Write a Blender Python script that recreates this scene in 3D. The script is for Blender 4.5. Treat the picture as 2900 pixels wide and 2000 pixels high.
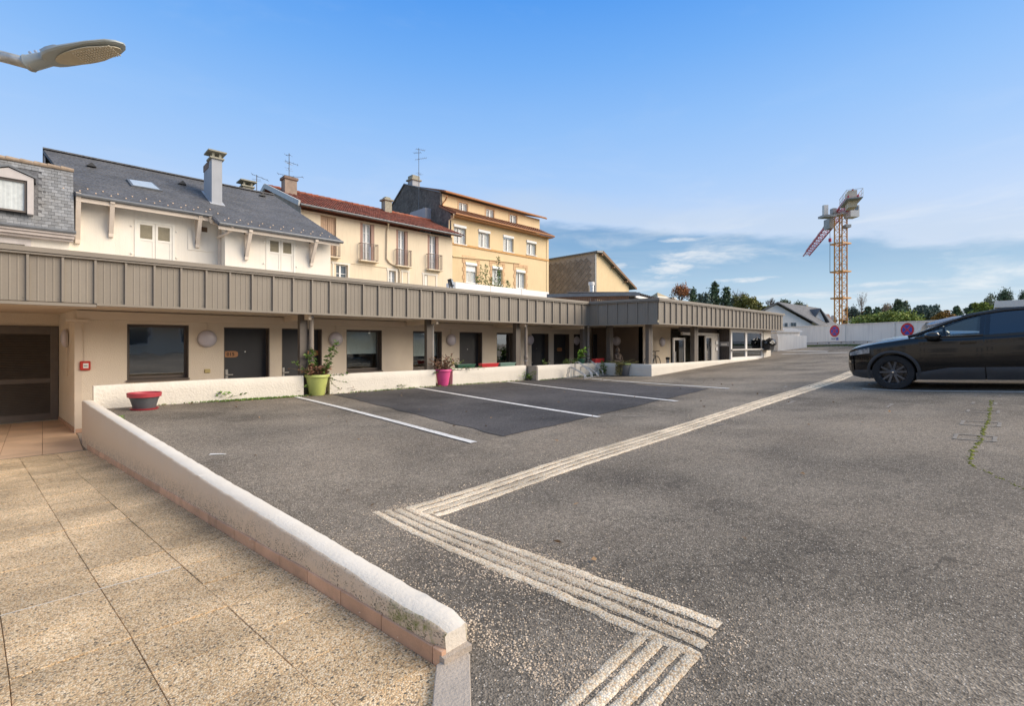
import bpy, math, random
import numpy as np
from mathutils import Vector, Matrix
from mathutils import noise as mnoise

for o in list(bpy.data.objects): bpy.data.objects.remove(o)
SC = bpy.context.scene
COL = SC.collection
PI = math.pi
random.seed(7)
# ---------------------------------------------------------------- camera
# world: X runs along the low building, +Y towards it, Z up; the tripod stands at the origin
FPX, CXP, HYP, CAMZ = 1369.0, 1450.0, 972.0, 1.30
PHI = math.atan2(1410.0, 1369.0)
SXV, CXV = math.sin(PHI), math.cos(PHI)
cam = bpy.data.cameras.new('camera'); camo = bpy.data.objects.new('camera', cam); COL.objects.link(camo)
cam.sensor_width = 36.0; cam.lens = 36.0 * FPX / 2900.0
cam.shift_y = -(1000.0 - HYP) / 2900.0
cam.clip_start = 0.05; cam.clip_end = 3000
camo.location = (0, 0, CAMZ)
camo.rotation_euler = (PI / 2, 0, math.atan2(SXV, CXV) - PI / 2)
SC.camera = camo
# ---------------------------------------------------------------- sky
SUN_EL, SUN_AZ = math.radians(31), math.atan2(-0.78, 0.62)      # sun stands beyond the car, to the right
W = bpy.data.worlds.new('World'); SC.world = W; W.use_nodes = True
nt = W.node_tree; nt.nodes.clear()
def wn(t, **k):
    n = nt.nodes.new(t)
    for a, b in k.items(): setattr(n, a, b)
    return n
def ramp_set(r, stops, interp='LINEAR'):
    r.color_ramp.interpolation = interp
    e = r.color_ramp.elements
    while len(e) > 1: e.remove(e[-1])
    e[0].position = stops[0][0]; e[0].color = (*stops[0][1], 1)
    for p, c in stops[1:]:
        x = e.new(p); x.color = (*c, 1)
def lin(r, g, b):
    f = lambda c: (c / 255 / 12.92) if c / 255 <= .04045 else ((c / 255 + .055) / 1.055) ** 2.4
    return (f(r), f(g), f(b))
def wmath(op, a, b=None, c=None, clamp=False):
    n = wn('ShaderNodeMath', operation=op); n.use_clamp = clamp
    for i, x in enumerate((a, b, c)):
        if x is None: continue
        if isinstance(x, (int, float)): n.inputs[i].default_value = x
        else: nt.links.new(x, n.inputs[i])
    return n.outputs[0]
def wmix(f, a, b):
    n = wn('ShaderNodeMix', data_type='RGBA')
    if isinstance(f, (int, float)): n.inputs[0].default_value = f
    else: nt.links.new(f, n.inputs[0])
    for i, x in ((6, a), (7, b)):
        if isinstance(x, tuple): n.inputs[i].default_value = (*x, 1)
        else: nt.links.new(x, n.inputs[i])
    return n.outputs[2]
tc = wn('ShaderNodeTexCoord')
sep = wn('ShaderNodeSeparateXYZ'); nt.links.new(tc.outputs['Generated'], sep.inputs[0])
X_, Y_, Z_ = sep.outputs
elev = wmath('ARCSINE', Z_)
azim = wmath('ARCTAN2', Y_, X_)
en = wmath('DIVIDE', elev, PI / 2)                                # 0 horizon .. 1 zenith
cmb = wn('ShaderNodeCombineXYZ'); nt.links.new(azim, cmb.inputs[0]); nt.links.new(wmath('MULTIPLY', elev, 4.0), cmb.inputs[1])
def wnoise(scale, detail, src, rough=.55, dist=0.0):
    n = wn('ShaderNodeTexNoise'); n.inputs['Scale'].default_value = scale; n.inputs['Detail'].default_value = detail
    n.inputs['Roughness'].default_value = rough; n.inputs['Distortion'].default_value = dist
    nt.links.new(src, n.inputs['Vector']); return n.outputs['Fac']
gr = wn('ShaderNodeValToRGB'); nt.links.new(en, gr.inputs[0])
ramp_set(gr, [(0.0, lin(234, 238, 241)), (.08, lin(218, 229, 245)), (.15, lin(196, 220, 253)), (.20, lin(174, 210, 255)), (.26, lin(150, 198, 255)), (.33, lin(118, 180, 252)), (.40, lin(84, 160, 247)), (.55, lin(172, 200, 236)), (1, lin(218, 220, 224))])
lo = wn('ShaderNodeValToRGB'); nt.links.new(en, lo.inputs[0])
ramp_set(lo, [(0.0, lin(230, 238, 243)), (.035, lin(214, 230, 242)), (.065, lin(182, 212, 235)), (.10, lin(146, 186, 221)), (.15, lin(124, 168, 213)), (.2, lin(126, 170, 214)), (1, lin(126, 170, 214))])
wav = wnoise(2.2, 4, cmb.outputs[0])
edge = wmath('ADD', en, wmath('ADD', wmath('MULTIPLY', wmath('SUBTRACT', wav, .5), .05), wmath('MULTIPLY', wmath('SUBTRACT', wnoise(9, 6, cmb.outputs[0], .65), .5), .022)))
th = wmath('MULTIPLY', wmath('MINIMUM', wmath('MAXIMUM', azim, -.3), .8), .085)
edge2 = wmath('SUBTRACT', edge, th)                               # the bank of cloud sinks to either side
mk = wn('ShaderNodeMapRange', interpolation_type='SMOOTHSTEP'); nt.links.new(edge2, mk.inputs[0])
mk.inputs[1].default_value = .086; mk.inputs[2].default_value = .102; mk.inputs[3].default_value = 1; mk.inputs[4].default_value = 0
fd = wn('ShaderNodeMapRange', interpolation_type='SMOOTHSTEP'); nt.links.new(azim, fd.inputs[0])   # and thins out over the old houses
fd.inputs[1].default_value = .98; fd.inputs[2].default_value = .74
cmb3 = wn('ShaderNodeCombineXYZ'); nt.links.new(wmath('MULTIPLY', azim, 1.2), cmb3.inputs[0]); nt.links.new(wmath('MULTIPLY', elev, 13.0), cmb3.inputs[1])
stk = wn('ShaderNodeMapRange'); nt.links.new(wnoise(2.4, 6, cmb3.outputs[0], .6, .8), stk.inputs[0]); stk.inputs[1].default_value = .38; stk.inputs[2].default_value = .72; stk.inputs[4].default_value = .6
loc_ = wmix(stk.outputs[0], lo.outputs[0], lin(178, 203, 228))    # streaks inside the bank
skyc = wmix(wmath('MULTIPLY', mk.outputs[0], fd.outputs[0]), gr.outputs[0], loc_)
hz = wn('ShaderNodeMapRange', interpolation_type='SMOOTHSTEP'); nt.links.new(edge2, hz.inputs[0])   # pale veil on the bank's upper rim
hz.inputs[1].default_value = .088; hz.inputs[2].default_value = .108
hz2 = wn('ShaderNodeMapRange', interpolation_type='SMOOTHSTEP'); nt.links.new(edge2, hz2.inputs[0])
hz2.inputs[1].default_value = .145; hz2.inputs[2].default_value = .105
veil = wmath('MULTIPLY', wmath('MULTIPLY', wmath('MULTIPLY', hz.outputs[0], hz2.outputs[0]), fd.outputs[0]), .55)
skyc = wmix(veil, skyc, lin(204, 220, 240))
cl = wnoise(3.4, 7, cmb.outputs[0], .6, .4)
cr = wn('ShaderNodeMapRange', interpolation_type='SMOOTHSTEP'); nt.links.new(cl, cr.inputs[0]); cr.inputs[1].default_value = .49; cr.inputs[2].default_value = .68
band = wn('ShaderNodeValToRGB'); nt.links.new(en, band.inputs[0])
ramp_set(band, [(0, (.6,) * 3), (.03, (.9,) * 3), (.08, (.95,) * 3), (.115, (.55,) * 3), (.15, (.10,) * 3), (.3, (.0,) * 3), (1, (.0,) * 3)])
skyc = wmix(wmath('MULTIPLY', cr.outputs[0], band.outputs[0]), skyc, lin(248, 250, 252))
# a few small fair weather clouds low over the trees
pn_ = wmath('SUBTRACT', wnoise(16, 6, cmb.outputs[0], .65, .3), .5)
puff = None
for (u_, v_, w_, h_, s_) in ((1967, 724, 105, 15, 1.0), (1897, 764, 62, 22, 1.0), (1745, 752, 34, 12, .8), (2112, 792, 95, 8, .9), (1930, 678, 60, 7, .6), (2350, 835, 260, 10, .7), (2560, 800, 200, 9, .6)):
    a_ = (u_ - 1450.0) / FPX; D__ = math.hypot(1, a_); el0 = math.atan((HYP - v_) / FPX / D__)
    az0 = math.atan2(SXV - a_ * CXV, CXV + a_ * SXV); wa = w_ / FPX / D__ ** 2; we = h_ / FPX / D__
    da = wmath('DIVIDE', wmath('SUBTRACT', azim, az0), wa); de = wmath('DIVIDE', wmath('SUBTRACT', elev, el0), we)
    q_ = wmath('SUBTRACT', 1.0, wmath('ADD', wmath('MULTIPLY', da, da), wmath('MULTIPLY', de, de)))
    q_ = wmath('MULTIPLY', wmath('ADD', q_, wmath('MULTIPLY', pn_, 5.5)), s_ * .8, clamp=True)
    far_ = wmath('MULTIPLY', q_, wmath('LESS_THAN', wmath('ADD', wmath('MULTIPLY', da, da), wmath('MULTIPLY', de, de)), 3.2))
    puff = far_ if puff is None else wmath('MAXIMUM', puff, far_)
skyc = wmix(wmath('MULTIPLY', puff, .85), skyc, lin(236, 241, 247))
cmb2 = wn('ShaderNodeCombineXYZ'); nt.links.new(wmath('MULTIPLY', azim, 1.0), cmb2.inputs[0]); nt.links.new(wmath('MULTIPLY', elev, 3.0), cmb2.inputs[1])
hi = wnoise(2.6, 6, cmb2.outputs[0], .6, .3)
hr = wn('ShaderNodeMapRange', interpolation_type='SMOOTHSTEP'); nt.links.new(hi, hr.inputs[0]); hr.inputs[1].default_value = .56; hr.inputs[2].default_value = .82
skyc = wmix(wmath('MULTIPLY', hr.outputs[0], .35), skyc, lin(170, 205, 250))
nish = wn('ShaderNodeTexSky'); nish.sky_type = 'NISHITA'; nish.sun_disc = False
nish.sun_elevation = SUN_EL; nish.sun_rotation = PI / 2 - SUN_AZ
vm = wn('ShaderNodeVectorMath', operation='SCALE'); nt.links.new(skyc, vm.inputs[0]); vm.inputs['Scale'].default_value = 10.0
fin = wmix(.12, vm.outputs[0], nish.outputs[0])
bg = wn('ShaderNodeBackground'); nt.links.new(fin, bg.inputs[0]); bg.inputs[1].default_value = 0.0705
nt.links.new(bg.outputs[0], wn('ShaderNodeOutputWorld').inputs[0])
# ---------------------------------------------------------------- sun and exposure
sun = bpy.data.lights.new('sun', 'SUN'); suno = bpy.data.objects.new('sun', sun); COL.objects.link(suno)
sun.energy = 3.3; sun.angle = math.radians(50); sun.color = (1.0, .855, .67)
sd = Vector((math.cos(SUN_EL) * math.cos(SUN_AZ), math.cos(SUN_EL) * math.sin(SUN_AZ), math.sin(SUN_EL)))
suno.rotation_euler = sd.to_track_quat('Z', 'Y').to_euler(); suno.location = (10, -15, 25)
SC.view_settings.view_transform = 'Standard'; SC.view_settings.look = 'None'
SC.view_settings.exposure = 0.55; SC.view_settings.gamma = 1.0; SC.view_settings.use_curve_mapping = False

# ---------------------------------------------------------------- measuring helpers (sight lines met with real planes)
def ray(u, v):
    a = (u - CXP) / FPX; b = -(v - HYP) / FPX
    return Vector((a * SXV + CXV, SXV - a * CXV, b))
CO = Vector((0, 0, CAMZ))
def onY(u, v, y): r = ray(u, v); return CO + r * (y / r.y)
def onX(u, v, x): r = ray(u, v); return CO + r * (x / r.x)
def onD(u, v, d): return CO + ray(u, v) * d
def onZ(u, v, z): r = ray(u, v); return CO + r * ((z - CAMZ) / r.z)
def onPl(u, v, p, n): r = ray(u, v); return CO + r * ((Vector(p) - CO).dot(n) / r.dot(n))
def xu(u, y): return onY(u, HYP, y).x
def zv(u, v, y): return onY(u, v, y).z

# ---------------------------------------------------------------- mesh builder
WL = {}
class MB:
    def __init__(s): s.v = []; s.f = []
    def add(s, vs, fs):
        b = len(s.v); s.v += [tuple(p) for p in vs]; s.f += [tuple(b + i for i in f) for f in fs]; return s
    def box(s, x0, x1, y0, y1, z0, z1):
        return s.add([(x0, y0, z0), (x1, y0, z0), (x1, y1, z0), (x0, y1, z0), (x0, y0, z1), (x1, y0, z1), (x1, y1, z1), (x0, y1, z1)],
                     [(0, 3, 2, 1), (4, 5, 6, 7), (0, 1, 5, 4), (1, 2, 6, 5), (2, 3, 7, 6), (3, 0, 4, 7)])
    def bbox(s, x0, x1, y0, y1, z0, z1, b=.01):
        # box with chamfered edges
        P = []; F = []
        for X, ox in ((x0, b), (x1, -b)):
            for Y, oy in ((y0, b), (y1, -b)):
                for Z, oz in ((z0, b), (z1, -b)):
                    P += [(X, Y + oy, Z + oz), (X + ox, Y, Z + oz), (X + ox, Y + oy, Z)]
        i = lambda a, c, d, k: ((a * 2 + c) * 2 + d) * 3 + k
        F += [(i(0,0,0,0), i(0,0,1,0), i(0,1,1,0), i(0,1,0,0)), (i(1,0,0,0), i(1,1,0,0), i(1,1,1,0), i(1,0,1,0))]
        F += [(i(0,0,0,1), i(1,0,0,1), i(1,0,1,1), i(0,0,1,1)), (i(0,1,0,1), i(0,1,1,1), i(1,1,1,1), i(1,1,0,1))]
        F += [(i(0,0,0,2), i(0,1,0,2), i(1,1,0,2), i(1,0,0,2)), (i(0,0,1,2), i(1,0,1,2), i(1,1,1,2), i(0,1,1,2))]
        for c in (0, 1):
            for d in (0, 1):
                F.append((i(0,c,d,1), i(1,c,d,1), i(1,c,d,2), i(0,c,d,2)))
                F.append((i(c,0,d,0), i(c,1,d,0), i(c,1,d,2), i(c,0,d,2)))
                F.append((i(c,d,0,0), i(c,d,1,0), i(c,d,1,1), i(c,d,0,1)))
                for a in (0, 1): F.append((i(a,c,d,0), i(a,c,d,1), i(a,c,d,2)))
        return s.add(P, F)
    def bar(s, p, q, w, h, up=(0, 0, 1)):
        p = Vector(p); q = Vector(q); d = (q - p).normalized(); u = Vector(up)
        r = d.cross(u)
        if r.length < 1e-5: r = d.cross(Vector((1, 0, 0)))
        r.normalize(); u = r.cross(d)
        r *= w / 2; u *= h / 2
        return s.add([p - r - u, p + r - u, p + r + u, p - r + u, q - r - u, q + r - u, q + r + u, q - r + u],
                     [(0, 1, 2, 3), (7, 6, 5, 4), (0, 4, 5, 1), (1, 5, 6, 2), (2, 6, 7, 3), (3, 7, 4, 0)])
    def tube(s, pts, r, n=8, cap=True):
        pts = [Vector(p) for p in pts]; rs = r if isinstance(r, (list, tuple)) else [r] * len(pts)
        rings = []; prev = None
        for k, p in enumerate(pts):
            d = (pts[min(k + 1, len(pts) - 1)] - pts[max(k - 1, 0)]).normalized()
            if prev is None:
                a = d.cross(Vector((0, 0, 1)))
                if a.length < 1e-4: a = d.cross(Vector((1, 0, 0)))
            else: a = prev - d * prev.dot(d)
            a.normalize(); prev = a; b = d.cross(a)
            rings.append([p + (a * math.cos(2 * PI * j / n) + b * math.sin(2 * PI * j / n)) * rs[k] for j in range(n)])
        vs = [q for R in rings for q in R]; fs = []
        for k in range(len(pts) - 1):
            for j in range(n): fs.append((k * n + j, k * n + (j + 1) % n, (k + 1) * n + (j + 1) % n, (k + 1) * n + j))
        if cap: fs += [tuple(range(n))[::-1], tuple((len(pts) - 1) * n + j for j in range(n))]
        return s.add(vs, fs)
    def lathe(s, prof, n=24, c=(0, 0, 0), axis='z', sx=1, sy=1, cap=True):
        vs = []; fs = []
        for r, h in prof:
            for j in range(n):
                a = 2 * PI * j / n; p = (r * math.cos(a) * sx, r * math.sin(a) * sy, h)
                if axis == 'y': p = (p[0], h, p[1])
                if axis == 'x': p = (h, p[0], p[1])
                vs.append((p[0] + c[0], p[1] + c[1], p[2] + c[2]))
        for k in range(len(prof) - 1):
            for j in range(n): fs.append((k * n + j, k * n + (j + 1) % n, (k + 1) * n + (j + 1) % n, (k + 1) * n + j))
        if cap and prof[0][0] > 1e-4: fs.append(tuple(range(n))[::-1])
        if cap and prof[-1][0] > 1e-4: fs.append(tuple((len(prof) - 1) * n + j for j in range(n)))
        return s.add(vs, fs)
    def prism(s, poly, ext):
        # poly: 3D outline, ext: vector
        e = Vector(ext); n = len(poly); P = [Vector(p) for p in poly]
        return s.add(P + [p + e for p in P], [tuple(range(n))[::-1], tuple(range(n, 2 * n))] + [(i, (i + 1) % n, n + (i + 1) % n, n + i) for i in range(n)])
    def grid(s, fn, nu, nv):
        b = [fn(i / nu, j / nv) for j in range(nv + 1) for i in range(nu + 1)]
        return s.add(b, [(j * (nu + 1) + i, j * (nu + 1) + i + 1, (j + 1) * (nu + 1) + i + 1, (j + 1) * (nu + 1) + i) for j in range(nv) for i in range(nu)])
    def build(s, name, mat, parent=None, local=False, smooth=False, loc=None, label=None, kind=None):
        o0 = Vector((0, 0, 0))
        if parent is not None and not local: o0 = WL.get(parent, o0)
        elif loc is not None: o0 = Vector(loc)
        me = bpy.data.meshes.new(name)
        if local: me.from_pydata(s.v, [], s.f)
        else: me.from_pydata([(a - o0.x, b - o0.y, c - o0.z) for a, b, c in s.v], [], s.f)
        me.validate(); fix_normals(me)
        if smooth is True: me.shade_smooth()
        elif smooth: smooth_by(me, smooth)
        me.materials.append(mat)
        ob = bpy.data.objects.new(name, me); COL.objects.link(ob)
        if parent is not None:
            ob.parent = parent; WL[ob] = o0
        else:
            ob.location = o0; WL[ob] = o0
        if label: ob['label'] = label
        if kind: ob['kind'] = kind
        return ob
import bmesh
def fix_normals(me):
    bm = bmesh.new(); bm.from_mesh(me); bmesh.ops.recalc_face_normals(bm, faces=bm.faces); bm.to_mesh(me); bm.free()
def smooth_by(me, ang):
    me.shade_smooth()
    bm = bmesh.new(); bm.from_mesh(me)
    for e in bm.edges:
        if len(e.link_faces) == 2 and e.calc_face_angle(0) > math.radians(ang): e.smooth = False
    bm.to_mesh(me); bm.free()
def tag(o, label=None, cat=None, group=None, kind=None):
    if label: o['label'] = label
    if cat: o['category'] = cat
    if group: o['group'] = group
    if kind: o['kind'] = kind
    return o
def thing(name, label, cat, loc=(0, 0, 0), group=None, rotz=0):
    o = bpy.data.objects.new(name, None); COL.objects.link(o); o.location = loc; o.rotation_euler = (0, 0, rotz)
    o.empty_display_size = .2; WL[o] = Vector(loc)
    return tag(o, label, cat, group)
def share(o, name, parent, dloc=(0, 0, 0), rotz=0, label=None):
    c = o.copy(); COL.objects.link(c); c.name = name
    if parent is not None: c.parent = parent; WL[c] = WL.get(parent, Vector())
    c.location = Vector(o.location) + Vector(dloc)
    if rotz: c.rotation_euler.z = rotz
    return c
def copy_tree(o, parent=None):
    c = o.copy(); COL.objects.link(c); c.parent = parent
    for ch in list(o.children): copy_tree(ch, c)
    return c

# ---------------------------------------------------------------- materials
MATS = {}
def M(name, col, rough=.75, metal=0.0, var=.12, scale=6.0, bump=0.0, bscale=80.0, spec=.5, col2=None, fine=0.0, fscale=120.0, stain=None, coat=0.0, streak=None, island=0.0, sat=1.0, world=False):
    """principled material: large mottling, fine grain, optional stain colour patches, vertical rain streaks, per-piece variation"""
    m = bpy.data.materials.new(name); m.use_nodes = True; t = m.node_tree; N = t.nodes; L = t.links
    b = N['Principled BSDF']; b.inputs['Roughness'].default_value = rough; b.inputs['Metallic'].default_value = metal
    b.inputs['Specular IOR Level'].default_value = spec
    if coat: b.inputs['Coat Weight'].default_value = coat; b.inputs['Coat Roughness'].default_value = .04
    tcn = N.new('ShaderNodeTexCoord'); src = tcn.outputs['Object']
    if world:
        g = N.new('ShaderNodeNewGeometry'); src = g.outputs['Position']
    def noise_(sc, det=4, sl=None, rg=.55):
        n = N.new('ShaderNodeTexNoise'); n.inputs['Scale'].default_value = sc; n.inputs['Detail'].default_value = det; n.inputs['Roughness'].default_value = rg
        L.new(sl or src, n.inputs['Vector']); return n.outputs['Fac']
    def mr(x, a, c, d=0, e=1):
        n = N.new('ShaderNodeMapRange'); L.new(x, n.inputs[0]); n.inputs[1].default_value = a; n.inputs[2].default_value = c; n.inputs[3].default_value = d; n.inputs[4].default_value = e
        return n.outputs[0]
    def mix(f, a, c, mode='MIX'):
        n = N.new('ShaderNodeMix'); n.data_type = 'RGBA'; n.blend_type = mode
        if isinstance(f, (int, float)): n.inputs[0].default_value = f
        else: L.new(f, n.inputs[0])
        for i, x in ((6, a), (7, c)):
            if isinstance(x, (tuple, list)): n.inputs[i].default_value = (*x[:3], 1)
            else: L.new(x, n.inputs[i])
        return n.outputs[2]
    lo_ = tuple(c * (1 - var) for c in col); hi_ = col2 or tuple(min(1, c * (1 + var)) for c in col)
    out = mix(mr(noise_(scale), .3, .7), lo_, hi_)
    if fine:
        f = mr(noise_(fscale, 3), .3, .7, 1 - fine, 1 + fine); out = mix(1.0, out, f, 'MULTIPLY')
    if island:
        g2 = N.new('ShaderNodeNewGeometry'); f = mr(g2.outputs['Random Per Island'], 0, 1, 1 - island, 1 + island); out = mix(1.0, out, f, 'MULTIPLY')
    if stain:
        sc, lo2, hi2, amt, sc_col = stain
        f = mr(noise_(sc, 6, None, .65), lo2, hi2, 0, amt); out = mix(f, out, sc_col)
    if streak:
        mp = N.new('ShaderNodeMapping'); L.new(src, mp.inputs[0]); mp.inputs['Scale'].default_value = streak[3] if len(streak) > 3 else (6, 6, .35)
        f = mr(noise_(streak[2] if len(streak) > 2 else 1.5, 5, mp.outputs[0]), .5, .8, 0, streak[0]); out = mix(f, out, streak[1])
    L.new(out, b.inputs['Base Color'])
    if bump:
        bn = N.new('ShaderNodeBump'); bn.inputs['Strength'].default_value = bump; bn.inputs['Distance'].default_value = .02
        L.new(noise_(bscale, 4), bn.inputs['Height']); L.new(bn.outputs[0], b.inputs['Normal'])
    MATS[name] = m; return m
def glass_mat(name, tint=(.03, .035, .04), refl=.5, rough=.03, alpha=.6):
    """window glass: part clear, part mirror, with slight waviness"""
    m = bpy.data.materials.new(name); m.use_nodes = True; t = m.node_tree; N = t.nodes; L = t.links; N.clear()
    tr = N.new('ShaderNodeBsdfTransparent'); tr.inputs[0].default_value = (*tint, 1)
    gl = N.new('ShaderNodeBsdfGlossy'); gl.inputs['Roughness'].default_value = rough; gl.inputs[0].default_value = (.9, .92, .93, 1)
    fr = N.new('ShaderNodeFresnel'); fr.inputs[0].default_value = 1.52
    ad = N.new('ShaderNodeMath'); ad.operation = 'MULTIPLY_ADD'; L.new(fr.outputs[0], ad.inputs[0]); ad.inputs[1].default_value = 1.0; ad.inputs[2].default_value = refl; ad.use_clamp = True
    tcn = N.new('ShaderNodeTexCoord'); no = N.new('ShaderNodeTexNoise'); no.inputs['Scale'].default_value = 1.6; L.new(tcn.outputs['Object'], no.inputs['Vector'])
    bn = N.new('ShaderNodeBump'); bn.inputs['Strength'].default_value = .12; bn.inputs['Distance'].default_value = .02; L.new(no.outputs['Fac'], bn.inputs['Height']); L.new(bn.outputs[0], gl.inputs['Normal'])
    mx = N.new('ShaderNodeMixShader'); L.new(ad.outputs[0], mx.inputs[0]); L.new(tr.outputs[0], mx.inputs[1]); L.new(gl.outputs[0], mx.inputs[2])
    L.new(mx.outputs[0], N.new('ShaderNodeOutputMaterial').inputs[0]); return m
# ================================================================ materials
def asphalt(name, base, pale, amt, warm, rough=.9):
    m = bpy.data.materials.new(name); m.use_nodes = True; t = m.node_tree; N = t.nodes; L = t.links
    b = N['Principled BSDF']; b.inputs['Roughness'].default_value = rough; b.inputs['Specular IOR Level'].default_value = .35
    g = N.new('ShaderNodeNewGeometry'); P = g.outputs['Position']
    def noi(sc, det=4, rg=.55):
        n = N.new('ShaderNodeTexNoise'); n.inputs['Scale'].default_value = sc; n.inputs['Detail'].default_value = det; n.inputs['Roughness'].default_value = rg; L.new(P, n.inputs['Vector']); return n.outputs['Fac']
    def mr(x, a, c, d=0, e=1):
        n = N.new('ShaderNodeMapRange'); L.new(x, n.inputs[0]); n.inputs[1].default_value = a; n.inputs[2].default_value = c; n.inputs[3].default_value = d; n.inputs[4].default_value = e; return n.outputs[0]
    def mix(f, a, c, mode='MIX'):
        n = N.new('ShaderNodeMix'); n.data_type = 'RGBA'; n.blend_type = mode
        if isinstance(f, (int, float)): n.inputs[0].default_value = f
        else: L.new(f, n.inputs[0])
        for i, x in ((6, a), (7, c)):
            if isinstance(x, (tuple, list)): n.inputs[i].default_value = (*x[:3], 1)
            else: L.new(x, n.inputs[i])
        return n.outputs[2]
    def vor(sc, out='Color'):
        n = N.new('ShaderNodeTexVoronoi'); n.inputs['Scale'].default_value = sc; L.new(P, n.inputs['Vector']); return n
    c = mix(mr(noi(.75, 7, .66), .38, .62), tuple(x * .58 for x in base), tuple(x * 1.34 for x in base))
    c = mix(mr(noi(.22, 5, .6), .44, .60, 0, .6), c, tuple(x * y for x, y in zip(base, warm)))
    c = mix(mr(noi(.31, 4, .6), .50, .66, 0, .55), c, tuple(x * .55 for x in base))
    c = mix(mr(noi(3.0, 6, .7), .50, .70, 0, .6), c, tuple(x * .62 for x in base))
    c = mix(mr(noi(1.3, 7, .72), .57, .70, 0, .55), c, tuple(x * 1.55 for x in base))
    c = mix(mr(noi(26, 5, .7), .35, .7, .78, 1.22), c, c) if False else c
    f = mr(noi(24, 4, .75), .32, .7, .74, 1.28); c = mix(1.0, c, f, 'MULTIPLY')
    va = vor(135); vs = N.new('ShaderNodeSeparateColor'); L.new(va.outputs['Color'], vs.inputs[0])
    f = mr(vs.outputs[0], 0, 1, .55, 1.45); c = mix(1.0, c, f, 'MULTIPLY')
    f = N.new('ShaderNodeMath'); f.operation = 'GREATER_THAN'; L.new(vs.outputs[1], f.inputs[0]); f.inputs[1].default_value = 1 - amt
    d = mr(va.outputs['Distance'], .35, .5, 1, 0)
    ff = N.new('ShaderNodeMath'); ff.operation = 'MULTIPLY'; L.new(f.outputs[0], ff.inputs[0]); L.new(d, ff.inputs[1])
    c = mix(ff.outputs[0], c, pale)
    vb = vor(62); vs2 = N.new('ShaderNodeSeparateColor'); L.new(vb.outputs['Color'], vs2.inputs[0])
    f = N.new('ShaderNodeMath'); f.operation = 'GREATER_THAN'; L.new(vs2.outputs[1], f.inputs[0]); f.inputs[1].default_value = 1 - amt * .45
    d = mr(vb.outputs['Distance'], .2, .3, 1, 0); ff = N.new('ShaderNodeMath'); ff.operation = 'MULTIPLY'; L.new(f.outputs[0], ff.inputs[0]); L.new(d, ff.inputs[1])
    c = mix(ff.outputs[0], c, pale)
    wob = N.new('ShaderNodeTexNoise'); wob.inputs['Scale'].default_value = 2.5; wob.inputs['Detail'].default_value = 5; L.new(P, wob.inputs['Vector'])
    vmx = N.new('ShaderNodeVectorMath'); vmx.operation = 'MULTIPLY_ADD'; L.new(wob.outputs['Color'], vmx.inputs[0]); vmx.inputs[1].default_value = (.7, .7, 0); L.new(P, vmx.inputs[2])
    ck = N.new('ShaderNodeTexVoronoi'); ck.feature = 'DISTANCE_TO_EDGE'; ck.inputs['Scale'].default_value = .38; L.new(vmx.outputs[0], ck.inputs['Vector'])
    cf = N.new('ShaderNodeMath'); cf.operation = 'MULTIPLY'; L.new(mr(ck.outputs['Distance'], .0006, .0026, .75, 0), cf.inputs[0]); L.new(mr(noi(.5, 3), .50, .58), cf.inputs[1])
    c = mix(cf.outputs[0], c, tuple(x * .42 for x in base))           # hairline cracks
    L.new(c, b.inputs['Base Color'])
    bn = N.new('ShaderNodeBump'); bn.inputs['Strength'].default_value = .7; bn.inputs['Distance'].default_value = .006
    L.new(va.outputs['Distance'], bn.inputs['Height']); L.new(bn.outputs[0], b.inputs['Normal'])
    return m
m_asph = asphalt('old_asphalt', (.205, .172, .133), (.64, .56, .46), .085, (1.5, 1.45, 1.4))
m_patch = asphalt('new_asphalt', (.080, .072, .068), (.36, .33, .30), .02, (1.25, 1.25, 1.3), .8)
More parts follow.
